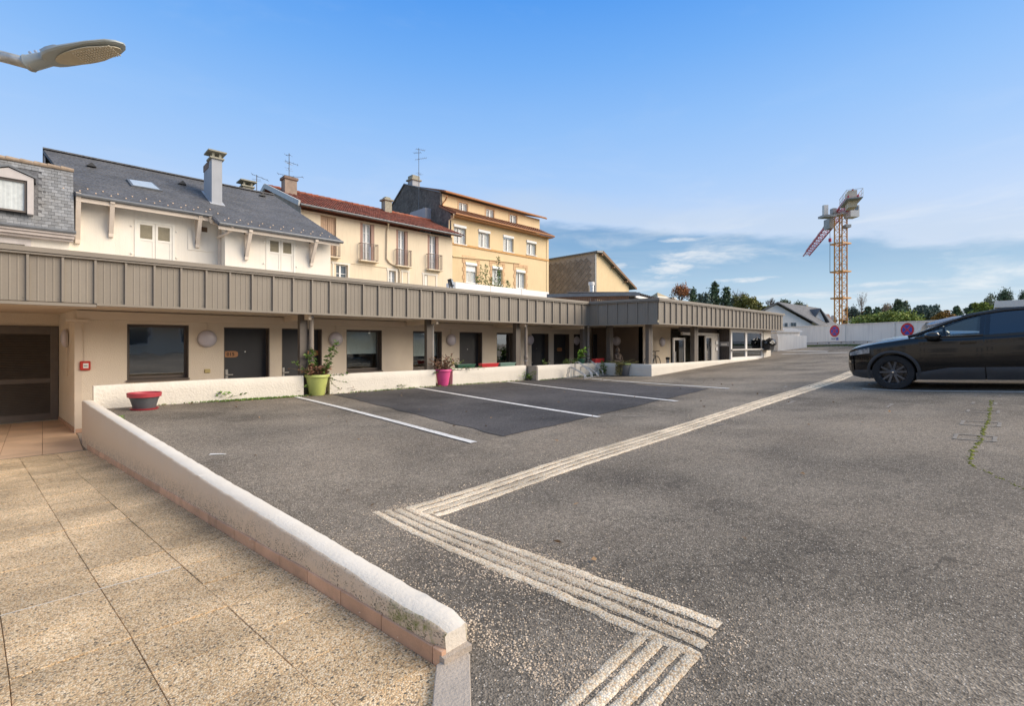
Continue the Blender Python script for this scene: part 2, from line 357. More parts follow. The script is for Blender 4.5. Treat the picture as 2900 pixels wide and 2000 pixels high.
def pebble(name, cols, sc):
    m = bpy.data.materials.new(name); m.use_nodes = True; t = m.node_tree; N = t.nodes; L = t.links
    b = N['Principled BSDF']; b.inputs['Roughness'].default_value = .85; b.inputs['Specular IOR Level'].default_value = .3
    g = N.new('ShaderNodeNewGeometry'); P = g.outputs['Position']
    v = N.new('ShaderNodeTexVoronoi'); v.inputs['Scale'].default_value = sc; L.new(P, v.inputs['Vector'])
    s = N.new('ShaderNodeSeparateColor'); L.new(v.outputs['Color'], s.inputs[0])
    r = N.new('ShaderNodeValToRGB'); r.color_ramp.interpolation = 'CONSTANT'; ramp_set(r, cols, 'CONSTANT'); L.new(s.outputs[0], r.inputs[0])
    n = N.new('ShaderNodeTexNoise'); n.inputs['Scale'].default_value = 1.6; n.inputs['Detail'].default_value = 6; n.inputs['Roughness'].default_value = .65; L.new(P, n.inputs['Vector'])
    mr = N.new('ShaderNodeMapRange'); L.new(n.outputs['Fac'], mr.inputs[0]); mr.inputs[1].default_value = .34; mr.inputs[2].default_value = .66; mr.inputs[3].default_value = .70; mr.inputs[4].default_value = 1.2
    mx = N.new('ShaderNodeMix'); mx.data_type = 'RGBA'; mx.blend_type = 'MULTIPLY'; mx.inputs[0].default_value = 1; L.new(r.outputs[0], mx.inputs[6]); L.new(mr.outputs[0], mx.inputs[7])
    d = N.new('ShaderNodeMapRange'); L.new(v.outputs['Distance'], d.inputs[0]); d.inputs[1].default_value = .45; d.inputs[2].default_value = .75; d.inputs[3].default_value = 1; d.inputs[4].default_value = .62
    m2 = N.new('ShaderNodeMix'); m2.data_type = 'RGBA'; m2.blend_type = 'MULTIPLY'; m2.inputs[0].default_value = 1; L.new(mx.outputs[2], m2.inputs[6]); L.new(d.outputs[0], m2.inputs[7])
    oi = N.new('ShaderNodeObjectInfo'); om = N.new('ShaderNodeMapRange'); L.new(oi.outputs['Random'], om.inputs[0]); om.inputs[3].default_value = .86; om.inputs[4].default_value = 1.10   # slabs differ in tone
    m3 = N.new('ShaderNodeMix'); m3.data_type = 'RGBA'; m3.blend_type = 'MULTIPLY'; m3.inputs[0].default_value = 1; L.new(m2.outputs[2], m3.inputs[6]); L.new(om.outputs[0], m3.inputs[7])
    L.new(m3.outputs[2], b.inputs['Base Color'])
    bn = N.new('ShaderNodeBump'); bn.inputs['Strength'].default_value = .6; bn.inputs['Distance'].default_value = .006; bn.invert = True
    L.new(v.outputs['Distance'], bn.inputs['Height']); L.new(bn.outputs[0], b.inputs['Normal'])
    return m
m_paver = pebble('exposed_aggregate', [(0, (.70, .47, .255)), (.22, (.82, .60, .36)), (.42, (.64, .43, .235)), (.58, (.88, .69, .46)), (.79, (.36, .27, .17)), (.86, (.78, .56, .31)), (.96, (.18, .15, .11))], 135)
m_rib = pebble('resin_pebble', [(0, (.85, .68, .48)), (.3, (.90, .76, .56)), (.55, (.78, .58, .37)), (.68, (.91, .80, .63)), (.86, (.70, .49, .29)), (.95, (.86, .77, .64))], 120)
m_white = M('road_paint', (.76, .73, .68), .6, var=.10, scale=4, fine=.2, stain=(22, .52, .66, .7, (.30, .27, .24)), world=True)
m_render = M('white_render', (.74, .68, .58), .9, var=.05, scale=1.2, bump=.6, bscale=26, fine=.05, stain=(2.2, .52, .80, .30, (.50, .45, .37)), world=True)
m_render2 = M('ramp_wall_render', (.80, .745, .66), .9, var=.05, scale=2.0, bump=.9, bscale=46, fine=.06, stain=(6, .58, .8, .35, (.50, .45, .37)), world=True)
m_beige = M('beige_render', (.75, .645, .51), .92, var=.05, scale=1.0, bump=.55, bscale=60, fine=.06, stain=(1.3, .5, .8, .2, (.36, .29, .21)))
m_beam = M('beige_paint', (.68, .575, .455), .85, var=.05, scale=2)
m_clad = M('taupe_cladding', (.245, .212, .170), .5, var=.05, scale=1.5, fine=.03, fscale=30, streak=(.25, (.24, .21, .17), 1.2), island=.05)
m_trim = M('taupe_trim', (.255, .22, .177), .45, var=.05, scale=3)
m_dark = M('anthracite_door', (.043, .043, .046), .42, var=.08, scale=3)
m_frame = M('brown_aluminium', (.115, .09, .072), .45, var=.06)
m_post = M('brown_post', (.135, .112, .090), .6, var=.08, fine=.08)
m_postlit = M('lit_grey_wood', (.29, .265, .23), .7, var=.12, fine=.1, streak=(.4, (.2, .18, .15)))
m_pipe = M('taupe_pipe', (.25, .21, .172), .4, var=.05)
m_glass = glass_mat('window_glass', (.9, .93, .92), .04)
m_glassd = glass_mat('dark_window_glass', (.4, .42, .42), .22)
m_room = M('dim_room', (.07, .062, .055), .9)
m_blind = M('roller_blind', (.84, .85, .82), .8, var=.04)
m_lampw = M('opal_glass', (.60, .56, .60), .3, var=.03, spec=.6)
m_lampb = M('lamp_base', (.50, .45, .42), .5)
m_terra = M('terracotta_tile', (.72, .50, .33), .55, var=.14, scale=2.5, fine=.05, stain=(5, .5, .8, .4, (.36, .22, .14)), island=.08)
m_skirt = M('skirting_tile', (.64, .395, .26), .6, var=.12, scale=6, fine=.06, stain=(9, .5, .8, .45, (.30, .19, .13)), island=.1)
m_conc = M('pale_concrete', (.47, .40, .33), .9, var=.1, scale=8, bump=.4, fine=.08, stain=(10, .5, .8, .4, (.32, .28, .23)))
m_galv = M('galvanised_steel', (.50, .52, .54), .35, .85, var=.15, scale=14)
m_alu = M('pale_aluminium', (.56, .52, .46), .4, var=.03)
m_whitep = M('white_paint', (.80, .77, .72), .55, var=.03)
m_black = M('black_plastic', (.022, .022, .024), .45, var=.1)
m_redp = M('red_plastic', (.55, .03, .035), .4, var=.06)
m_leafg = M('weed_leaf', (.14, .24, .035), .6, var=.3, scale=12, island=.35)
m_moss = M('moss', (.20, .21, .025), .95, var=.3, scale=20, bump=.5, island=.3)

# ================================================================ ground (height field through measured points)
GP = [(1.528,10.5,-1.099),(2.657,10.5,-1.121),(4.03,10.5,-1.135),(7.18,10.5,-1.14),(10.8,10.5,-1.165),(10.88,10.1,-1.15),(12.28,10.1,-1.143),
 (14.29,8.14,-1.084),(17.3,8.14,-.948),(20.72,8.14,-.815),(23.9,8.14,-.739),(25.59,8.14,-.63),
 (2.087,3,-1.262),(2.6,3,-1.24),(3.70,3,-1.19),(5.98,3,-1.14),(9.09,3,-1.047),(12.1,3,-.965),(15.68,3,-.836),
 (1.889,1.56,-1.175),(1.889,.811,-1.148),(12.49,1.67,-.953),(12.3,-.17,-.85),(12.3,-3,-.72),(1.25,1.5,-1.218),(1.0,1.2,-1.214),(.6,.8,-1.205),(.2,.1,-1.19),
 (.6,10.4,-1.09),(.95,5,-1.15),(4,-4,-.95),(12,-8,-.55),(25,-6,-.35),(30,0,-.08),(31.4,8.1,-.142),(28.9,5.4,-.10),(0,-6,-1.0),(-4,-8,-1.0),(22,0,-.45),(6.5,.5,-1.02),(17,-1,-.65),(34,3,-.06),(5,7,-1.165),(10,7,-1.12)]
_P = np.array(GP); _n = len(_P)
def _phi(d): return np.where(d > 1e-9, d * d * np.log(np.maximum(d, 1e-9)), 0)
_K = _phi(np.linalg.norm(_P[:, None, :2] - _P[None, :, :2], axis=2)) + np.eye(_n) * .6
_A = np.zeros((_n + 3, _n + 3)); _A[:_n, :_n] = _K; _A[:_n, _n] = 1; _A[:_n, _n + 1:] = _P[:, :2]; _A[_n, :_n] = 1; _A[_n + 1:, :_n] = _P[:, :2].T
_W = np.linalg.solve(_A, np.concatenate([_P[:, 2], [0, 0, 0]]))
def G(x, y):
    d = np.hypot(_P[:, 0] - x, _P[:, 1] - y)
    return float(_phi(d) @ _W[:_n] + _W[_n] + _W[_n + 1] * x + _W[_n + 2] * y) + CAMZ
def onG(u, v):
    r = ray(u, v); a, b = .5, .5
    while b < 60:                                                  # march to the first crossing, then bisect
        p = CO + r * b
        if p.z < G(p.x, p.y): break
        a = b; b *= 1.06
    for _ in range(30):
        m_ = (a + b) / 2; p = CO + r * m_
        if p.z < G(p.x, p.y): b = m_
        else: a = m_
    p = CO + r * b; return Vector((p.x, p.y, G(p.x, p.y)))
# plan of the ramp wall (path side face), from the building towards the camera
WALLP = [(10.62, .458), (9.78, .507), (7.0, .712), (4.175, .912), (2.66, 1.025), (1.87, 1.072), (1.53, 1.092), (-14, 2.1)]
def wx(y):
    for (ya, xa), (yb, xb) in zip(WALLP, WALLP[1:]):
        if ya >= y >= yb: return xa + (xb - xa) * (ya - y) / (ya - yb)
    return WALLP[0][1] if y > WALLP[0][0] else WALLP[-1][1]
def wb(y):                                                         # edge between path and tarmac: past the wall's end it swings away to the left
    return wx(y) if y >= 1.53 else max(1.092 - (1.53 - y) * .80, -2.2)
def PZ(y): return -1.24 - .0478 * (y - 1.6) + CAMZ if y > 1.6 else -1.24 - .015 * (y - 1.6) + CAMZ

def gfn(i, j):
    y = -13 + j * (10.58 + 13); xl = wb(y) + .06; x = xl + (i ** 1.25) * (33 - xl); return (x, y, G(x, y))
car_park = MB().grid(gfn, 130, 96).build('car_park', m_asph, kind='structure', smooth=True)
m_soil = M('far_ground', (.10, .11, .06), .95, var=.4, scale=.03, world=True)
far = MB().grid(lambda i, j: (-400 + i * 1100, -500 + j * 1100, -3.2), 4, 4).build('ground', m_soil, kind='structure')

def ribbon(p, q, w, lift, nl=24, nw=1, jit=0.0, seed=0, base=G, edge=0.0):
    p = Vector(p[:2]); q = Vector(q[:2]); d = (q - p); n = Vector((-d.y, d.x)).normalized()
    def f(i, j):
        s = j - .5; e = 0
        if jit:
            e = jit * (mnoise.noise((i * d.length * 9, seed * 7.3 + round(j), .5)) + .6 * mnoise.noise((i * d.length * 31, seed * 3.1 + round(j) * 5, 2.5)))
            e *= (1 if j > .5 else -1) if j in (0, 1) else 0
        c = p + d * i + n * (s * w + e); return (c.x, c.y, base(c.x, c.y) + lift)
    return MB().grid(f, nl, nw)
# new asphalt patch and the painted bay lines
def patchfn(i, j):
    y = 4.48 + j * 5.98 + (0.04 * mnoise.noise((i * 9, j * 9, 0)) + .03 * mnoise.noise((i * 31, 3, 1)) if j in (0, 1) else 0); xl = 4.2 + .4 * j; xr = 10.9 + 1.3 * j
    x = xl + i * (xr - xl) + (.05 * mnoise.noise((j * 12, i * 3, 4)) + .03 * mnoise.noise((j * 37, i, 2)) + (.35 * mnoise.noise((j * 5, 7, 2)) if i == 1 else 0) if i in (0, 1) else 0); y += .3 * i * (1 - j) + (-.35 * j * i ** 2)
    return (x, y, G(x, y) + .006)
MB().grid(patchfn, 60, 50).build('asphalt_patch', m_patch, car_park)
bay = [((840,1126),(1343,1256)),((1178,1099),(1697,1183)),((1423,1081),(1918,1138)),((1675,1074),(2065,1102))]
for k, (a, b) in enumerate(bay):
    a = onG(*a); b = onG(*b); ribbon(a, b, .105, .011, 60, 2, .006, k).build('bay_line', m_white, car_park)
ribbon((12.30, 2.15), (12.2, -3.6), .10, .005, 40, 2, .004, 9).build('bay_line', m_white, car_park)
for (a, b) in (((2215,1003),(2400,999)), ((2205,993),(2345,996))):
    pa, pb = onG(*a), onG(*b); ribbon(pa, pb, .12, .006, 12, 2, .004, 3).build('bay_line', m_white, car_park)
m_faint = M('worn_paint', (.245, .215, .18), .85, var=.2, scale=20, world=True)
for (u, v, w, h) in ((2797,1121,.34,.3),(2788,1143,.3,.25),(2784,1166,.28,.3),(2777,1201,.34,.32),(2761,1241,.32,.3)):
    c = onG(u, v); m = MB()
    for a, b in (((-w/2,-h/2),(w/2,-h/2)),((w/2,-h/2),(w/2,h/2)),((w/2,h/2),(-w/2,h/2)),((-w/2,h/2),(-w/2,-h/2))):
        r = ribbon((c.x + a[0], c.y + a[1]), (c.x + b[0], c.y + b[1]), .035, .005, 6, 1, .006, u); m.add(r.v, r.f)
    m.build('worn_marking', m_faint, car_park)
for (u, v, w) in ((2105,1040,.5),(2160,1034,.4),(2225,1096,.45),(2272,1096,.45),(2240,1141,.5),(617,1288,.13),(1795,1180,.28),(2520,1150,.5),(2010,1205,.3)):
    c = onG(u, v); d = .15 * random.uniform(-1, 1)
    ribbon((c.x - w / 2, c.y - d), (c.x + w / 2, c.y + d), .05, .005, 8, 1, .02, v).build('worn_marking', m_faint if u > 700 else m_white, car_park)
# moss in the long crack
mo = MB(); crack = [(2806,1134),(2805,1150),(2801,1180),(2797,1199),(2788,1213),(2784,1222),(2779,1252),(2762,1266),(2754,1277),(2751,1300),(2744,1314),(2762,1322),(2800,1341),(2850,1362),(2925,1396)]
for (a, b) in zip(crack, crack[1:]):
    pa, pb = onG(*a), onG(*b); L_ = (pb - pa).length; nn = int(L_ * 48) + 3
    for _ in range(nn):
        t = random.random(); c = pa.lerp(pb, t) + Vector((random.gauss(0, .011), random.gauss(0, .011), 0)); r = random.uniform(.005, .017) * (1 if a[1] < 1320 else .6)
        z = G(c.x, c.y); mo.lathe([(r, z), (r * .8, z + r * .35), (0.0001, z + r * .55)], 5, (c.x, c.y, 0))
mo.build('moss', m_moss, smooth=True, kind='stuff')

# ================================================================ tactile guide strips: raised resin ribs
def rib(p, q, w, seed, parent):
    p = Vector(p); q = Vector(q); d = q - p; L_ = d.length; n = Vector((-d.y, d.x)).normalized(); k = max(10, int(L_ / .045))
    prof = [(-.5, 0), (-.40, .0035), (-.12, .0045), (.12, .0045), (.40, .0035), (.5, 0)]
    def f(i, j):
        a, h = prof[int(round(j * 5))]; s = i * L_
        e = 1 + .28 * mnoise.noise((s * 14, seed * 5.7, a)) + .20 * mnoise.noise((s * 40, seed * 2.7, a * 3))
        o = .010 * mnoise.noise((s * 1.1, seed * 3.3, 9)) + .12 * w * mnoise.noise((s * 6, seed, 3))
        c = p + d * i + n * (a * w * e + o); hh = h * (1 + .5 * mnoise.noise((s * 45, seed, a * 9)))
        if i in (0, 1): hh = 0
        return (c.x, c.y, G(c.x, c.y) + .002 + hh)
    MB().grid(f, k, 5).build('strip_rib', m_rib, parent, smooth=True)
gs = MB(); 
s1 = thing('tactile_strip', None, None, (2.0, 3.0, G(2, 3))); tag(s1, kind='structure')
E0, E1 = (1.92, 3.04), (17.2, 3.04)
for k in range(4): rib((1.98 + .02 * k, 3.165 - .09 * k), (17.2, 3.165 - .09 * k), .074, 10 + k, s1)
s2 = thing('tactile_strip', None, None, (1.89, 2.0, G(1.89, 2))); tag(s2, kind='structure')
for k in range(4): rib((1.765 + .075 * k, 3.27 - .03 * k), (1.735 + .077 * k, .80 + .006 * k), .056, 20 + k, s2)
s3 = thing('tactile_strip', None, None, (1.3, .92, G(1.3, .92))); tag(s3, kind='structure')
for k in range(4): rib((1.72 + .012 * k, 1.020 - .067 * k), (.55, 1.0 - .067 * k), .048, 30 + k, s3)
# loose pebbles around the strips
cm = MB(); rnd = random.Random(3)
def chip(x, y, r):
    z = G(x, y) + r * .25; a = rnd.random() * 6.28; s = rnd.uniform(.6, 1.1)
    vs = [(math.cos(a) * r, math.sin(a) * r), (-math.sin(a) * r * s, math.cos(a) * r * s), (-math.cos(a) * r, -math.sin(a) * r), (math.sin(a) * r * s, -math.cos(a) * r * s)]
    cm.add([(x + p, y + q, z + rnd.uniform(-.2, .2) * r) for p, q in vs] + [(x, y, z + r * .75), (x, y, z - r * .4)], [(0, 1, 4), (1, 2, 4), (2, 3, 4), (3, 0, 4), (1, 0, 5), (2, 1, 5), (3, 2, 5), (0, 3, 5)])
def scatter(n, fx, fy, r0=.0022, r1=.0055):
    for _ in range(n): chip(fx(), fy(), rnd.uniform(r0, r1) * (1.3 if rnd.random() < .1 else 1))
scatter(3600, lambda: rnd.gauss(1.88, .10), lambda: rnd.uniform(.7, 3.3))
scatter(3600, lambda: rnd.gauss(1.86, .11), lambda: rnd.gauss(1.75, .32))
scatter(1500, lambda: rnd.gauss(1.80, .42), lambda: rnd.uniform(.6, 3.4))
scatter(1200, lambda: rnd.uniform(1.2, 1.75), lambda: rnd.gauss(.92, .16))
scatter(1500, lambda: 1.26 + abs(rnd.gauss(0, .28)), lambda: rnd.uniform(.7, 3.0))
scatter(900, lambda: wx(1.3) + .14 + abs(rnd.gauss(0, .09)), lambda: rnd.uniform(.75, 1.75), .003, .0065)
scatter(2200, lambda: 2 + 9 * rnd.random() ** 1.6, lambda: rnd.gauss(3.03, .22), .003, .006)
scatter(4200, lambda: 1.95 + 9 * rnd.random() ** 1.5, lambda: rnd.gauss(3.03, .10), .003, .006)
scatter(2200, lambda: rnd.uniform(1.2, 6), lambda: rnd.uniform(.2, 5), .0022, .0045)
m_chip = M('pebble', (.62, .50, .37), .85, var=.25, scale=3, island=.38)
cm.build('loose_pebbles', m_chip, kind='stuff')

# ================================================================ ramp path: pavers, threshold grating, entrance tiles
path = MB().grid(lambda i, j: (-7 + i * (wx(-8 + j * 18.2) + 7.0), -8 + j * 18.2, PZ(-8 + j * 18.2) - .018), 4, 60).build('paved_path', M('joint_sand', (.24, .185, .125), .95, var=.2, scale=20), kind='structure')
SW = .372; rows = []
y = 9.80
ys = [9.80]
while y > -1.2: y -= SW; ys.append(y)
# shift so that one cross joint lies at y=3.42
sh = min((abs(q - 3.42), q - 3.42) for q in ys)[1]; ys = [9.80] + [q - sh for q in ys[1:]]
for r in range(len(ys) - 1):
    y1, y0 = ys[r], ys[r + 1]; g = .0028
    if abs(y0 - 3.42) < .02: y0 += .003
    for c in range(7):
        o0 = -.0004 - c * SW if c else -.010; o1 = -(c + 1) * SW; j = .0008
        dz = random.uniform(-.0025, .0025); tx = random.uniform(-.002, .002)
        pts = [(wx(y0) + o1 + j, y0 + g), (wx(y0) + o0 - j, y0 + g), (wx(y1) + o0 - j, y1 - g), (wx(y1) + o1 + j, y1 - g)]
        top = [(px, py, PZ(py) + dz + (tx if px > wx(py) + (o0 + o1) / 2 else -tx)) for px, py in pts]
        m = MB(); b = .0018
        ins = [(px + (b if k in (0, 3) else -b), py + (b if k in (0, 1) else -b), pz) for k, (px, py, pz) in enumerate(top)]
        low = [(px, py, pz - .004) for px, py, pz in top]; bot = [(px, py, pz - .03) for px, py, pz in top]
        m.add(ins + low + bot, [(0, 1, 2, 3)] + [(k, 4 + k, 4 + (k + 1) % 4, (k + 1) % 4) for k in range(4)] + [(4 + k, 8 + k, 8 + (k + 1) % 4, 4 + (k + 1) % 4) for k in range(4)])
        m.build('paver', m_paver, path)
m_mort = M('lime_joint', (.62, .56, .47), .9, var=.15, scale=20)
MB().grid(lambda i, j: (wx(3.42) - .38 - 1.2 + i * 1.2, 3.4145 + .012 * j + .004 * mnoise.noise((i * 20, j, 1)), PZ(3.42) - .0005), 30, 1).build('mortar_joint', m_mort, path)
# concrete strip beyond the wall's end
em = MB(); V = []; eP = [(1.500, wb(1.500))] + [(1.46 - 2.6 * i / 38, wb(1.46 - 2.6 * i / 38)) for i in range(40)]
for i, (y, x) in enumerate(eP):
    k = .155 if i else .135; zz = max(PZ(y), G(x + .04, y), G(x + k, y)) + .005; e = .004 * mnoise.noise((3, y * 9, 2))
    V += [(x - .009 + e, y, zz - .12), (x - .009 + e, y, zz - .003), (x - .004 + e, y, zz), (x + k - .004 + e, y, zz), (x + k + e, y, zz - .004), (x + k + e, y, zz - .12)]
em.add(V, [(6 * i + j, 6 * i + 6 + j, 6 * i + 7 + j, 6 * i + 1 + j) for i in range(40) for j in range(5)] + [(0, 1, 2, 3, 4, 5)]); em.build('concrete_edging', m_conc, kind='structure')
# entrance floor
FL = -1.66 + CAMZ
efloor = MB().box(-3.2, .63, 9.93, 14.35, FL - .2, FL - .012).build('entrance_floor', M('tile_grout', (.30, .22, .15), .9), kind='structure')
tx0 = .45
for r in range(10):
    for c in range(7):
        ya, yb = 9.945 + r * .445, 9.945 + (r + 1) * .445 - .005; xb, xa = tx0 - c * .455, tx0 - (c + 1) * .455 + .005
        if yb > 14.34: yb = 14.34
        if yb <= ya: continue
        if xb > .44 and yb > 12: xb = .44
        MB().bbox(xa, xb, ya, yb, FL - .02, FL + random.uniform(-.0008, .0008), .0025).build('floor_tile', m_terra, efloor)
gt = thing('threshold_grating', 'galvanised drain grating across the foot of the ramp at the entrance', 'drain grating', (-.6, 9.87, FL))
MB().box(-3.2, .46, 9.80, 9.822, FL - .04, FL + .004).box(-3.2, .46, 9.925, 9.943, FL - .04, FL + .004).build('grating_frame', m_galv, gt)
gb = MB()
for k in range(90): gb.box(-3.2 + k * .0405, -3.2 + k * .0405 + .012, 9.822, 9.925, FL - .03, FL + .002)
gb.build('grating_bar', m_galv, gt)

# ================================================================ ramp wall with tile skirting
def wall_mesh(fn_line, thick, zb, zt, n, jit, rnd_r=.022):
    """extruded wall following fn_line(t)->(x,y), rounded top; zb/zt functions of t; surface jittered"""
    m = MB(); prof = [(0, 0), (0, .5), (0, .93), (.07, 1.0), (.5, 1.004), (.93, 1.0), (1, .93), (1, .5), (1, 0)]
    def f(i, j):
        t = i; q = prof[int(round(j * 8))]; x, y = fn_line(t); a, b = fn_line(min(1, t + .01)), fn_line(max(0, t - .01))
        d = Vector((a[0] - b[0], a[1] - b[1])).normalized(); nn = Vector((-d.y, d.x))
        h = zt(t) - zb(t); z = zb(t) + q[1] * h
        if q[1] == .93: z = zt(t) - rnd_r
        e = jit * (mnoise.noise((x * 9 + q[0] * 3, y * 9, z * 9)) + .7 * mnoise.noise((x * 25, y * 25 + q[0] * 8, z * 25)))
        ee = jit * .8 * mnoise.noise((x * 6 + 50, y * 6 + q[0] * 4, 3))
        return (x + nn.x * (q[0] * thick + e), y + nn.y * (q[0] * thick + e), z + (ee if q[1] > .9 else 0))
    m.grid(f, n, 8)
    L_ = 9; s0 = [0 + k * (n + 1) for k in range(L_)]; s1_ = [n + k * (n + 1) for k in range(L_)]
    m.f += [tuple(s0), tuple(s1_[::-1])]
    return m
rw = thing('ramp_wall', 'low cream rendered wall sloping along the paved ramp with tile skirting', 'wall', (.7, 6, PZ(6)))
YE = 1.50
def rl(t): y = 10.56 + (YE - 10.56) * t; return (wx(y), y)
ztop = lambda t: CAMZ + np.interp(10.56 + (YE - 10.56) * t, [1.5, 1.87, 4.26, 10.5], [-1.100, -1.106, -1.071, -.941])
wallm = wall_mesh(rl, .135, lambda t: PZ(rl(t)[1]) - .05, ztop, 200, .0058, .011)
# knock the corner of the near end about
for k, p in enumerate(wallm.v):
    if p[1] < YE + .10:
        s = (YE + .10 - p[1]) / .10; wallm.v[k] = (p[0] + (.012 if p[0] < wx(p[1]) + .07 else -.018) * s, p[1] + .01 * mnoise.noise((p[0] * 40, p[2] * 40, 1)), p[2] - .016 * s * s * max(0, (p[2] - PZ(1.5)) / .16))
# path side is a darker beige: same render with dark lichen specks near its foot
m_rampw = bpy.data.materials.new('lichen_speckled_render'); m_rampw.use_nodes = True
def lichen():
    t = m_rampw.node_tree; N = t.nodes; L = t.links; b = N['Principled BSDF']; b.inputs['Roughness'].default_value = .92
    g = N.new('ShaderNodeNewGeometry'); P = g.outputs['Position']
    def noi(sc, det=5, rg=.6):
        n = N.new('ShaderNodeTexNoise'); n.inputs['Scale'].default_value = sc; n.inputs['Detail'].default_value = det; n.inputs['Roughness'].default_value = rg; L.new(P, n.inputs['Vector']); return n.outputs['Fac']
    def mr(x, a, c, d=0, e=1):
        n = N.new('ShaderNodeMapRange'); L.new(x, n.inputs[0]); n.inputs[1].default_value = a; n.inputs[2].default_value = c; n.inputs[3].default_value = d; n.inputs[4].default_value = e; return n.outputs[0]
    def mth(op, a, c):
        n = N.new('ShaderNodeMath'); n.operation = op
        for i, x in enumerate((a, c)):
            if isinstance(x, (int, float)): n.inputs[i].default_value = x
            else: L.new(x, n.inputs[i])
        return n.outputs[0]
    def mix(f, a, c):
        n = N.new('ShaderNodeMix'); n.data_type = 'RGBA'; L.new(f, n.inputs[0])
        for i, x in ((6, a), (7, c)):
            if isinstance(x, tuple): n.inputs[i].default_value = (*x, 1)
            else: L.new(x, n.inputs[i])
        return n.outputs[2]
    sp = N.new('ShaderNodeSeparateXYZ'); L.new(P, sp.inputs[0])
    # height above the sloping path: z - (a + b*y)
    hgt = mth('SUBTRACT', sp.outputs[2], mth('ADD', mth('MULTIPLY', sp.outputs[1], -.0478), -1.24 + .0478 * 1.6 + CAMZ))
    c = mix(mr(noi(2.2), .3, .7), (.74, .665, .56), (.81, .74, .635))
    sn = N.new('ShaderNodeSeparateXYZ'); L.new(g.outputs['True Normal'], sn.inputs[0])
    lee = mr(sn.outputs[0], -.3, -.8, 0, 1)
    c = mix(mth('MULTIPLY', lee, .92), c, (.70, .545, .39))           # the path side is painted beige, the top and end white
    v = N.new('ShaderNodeTexVoronoi'); v.inputs['Scale'].default_value = 70; mp = N.new('ShaderNodeMapping'); mp.inputs['Scale'].default_value = (1, 1, 1.8); L.new(P, mp.inputs[0]); L.new(mp.outputs[0], v.inputs['Vector'])
    dots = mr(v.outputs['Distance'], .34, .48, 1, 0)
    clus = mth('MULTIPLY', mr(noi(16), .40, .56), mr(hgt, .24, .08))
    c = mix(mth('MULTIPLY', mth('MULTIPLY', mth('MULTIPLY', dots, clus), lee), .85), c, (.075, .065, .05))
    # green moss near the end
    ny = mr(sp.outputs[1], 2.05, 1.72); mossf = mth('MULTIPLY', mth('MULTIPLY', mr(noi(9), .43, .58), mr(noi(26), .38, .56)), mth('MULTIPLY', ny, lee))
    c = mix(mth('MULTIPLY', mossf, .95), c, (.15, .18, .018))
    c = mix(mth('MULTIPLY', mr(noi(30), .62, .72), .25), c, (.45, .40, .34))
    L.new(c, b.inputs['Base Color'])
    bn = N.new('ShaderNodeBump'); bn.inputs['Strength'].default_value = .45; bn.inputs['Distance'].default_value = .012; L.new(noi(48), bn.inputs['Height']); L.new(bn.outputs[0], b.inputs['Normal'])
lichen()
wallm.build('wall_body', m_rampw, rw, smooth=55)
y = 9.9; k = 0
while y > YE + .04:
    y2 = max(YE - .004, y - (.355 if k != 16 else .18)); g = .0025; h = .066 + random.uniform(-.002, .002)
    m = MB(); P = []
    for (yy, e) in ((y - g, 0), (y2 + g, 0)):
        z = PZ(yy); x = wx(yy); P += [(x - .010, yy, z - .02), (x - .010, yy, z + h - .002), (x - .007, yy, z + h), (x + .01, yy, z + h), (x + .01, yy, z - .02)]
    m.add(P, [(0, 1, 6, 5), (1, 2, 7, 6), (2, 3, 8, 7), (3, 4, 9, 8), (4, 0, 5, 9), (4, 3, 2, 1, 0), (5, 6, 7, 8, 9)])
    m.build('skirting_tile', m_skirt, rw); y = y2; k += 1
MB().box(wx(YE) - .012, wx(YE) + .12, YE - .022, YE + .01, PZ(YE) - .03, PZ(YE) + .05).build('footing', m_conc, rw)
# ================================================================ low building
YD, YF, YW = 12.0, 10.3, 10.5
ZB, ZT = .606 + CAMZ, 1.450 + CAMZ                                 # fascia underside and top
ZTOPW = -.70 + CAMZ                                                # top of the low parapet walls
lb = thing('low_building', 'long single storey building with taupe metal clad flat roof edge and recessed doors', 'building', (8, 12, FL))
LIP = .14
def wall_openings(m, x0, x1, z0, z1, y0, y1, ops):
    xs = sorted({x0, x1, *[o[0] for o in ops], *[o[1] for o in ops]})
    for a, b in zip(xs, xs[1:]):
        if b - a < 1e-4: continue
        o = [q for q in ops if q[0] <= a + 1e-5 and q[1] >= b - 1e-5]
        if not o: m.box(a, b, y0, y1, z0, z1)
        else:
            q = o[0]
            if q[2] > z0 + .001: m.box(a, b, y0, y1, z0, q[2])
            if q[3] < z1 - .001: m.box(a, b, y0, y1, q[3], z1)
ZDT = .350 + CAMZ
wins = dict(w1=(1.18, 2.20, zv(359, 1081, YD), ZDT + .025), w2=(5.66, 6.68, zv(982, 1055.7, YD), ZDT), w3=(7.67, 8.69, zv(1170, 1050, YD), ZDT), w4=(10.94, 11.72, zv(1407, 1040, YD), ZDT))
doors = [(2.85, 3.79), (4.06, 5.02), (9.36, 10.30), (12.63, 13.56), (13.85, 14.78)]
ops = [w for w in wins.values()] + [(a, b, FL, ZDT) for a, b in doors]
m = MB(); wall_openings(m, .447, 16.2, FL, 1.35 + CAMZ, YD, YD + .24, ops); m.build('front_wall', m_beige, lb)
m = MB(); m.box(.447, 15.4, YD - .10, YD - .002, .44 + CAMZ, .60 + CAMZ); m.box(.30, .62, YD - .16, YD + .3, .385 + CAMZ, .435 + CAMZ); m.box(.42, .52, YD - .012, YD - .001, FL, .385 + CAMZ); m.build('cornice', m_beam, lb)
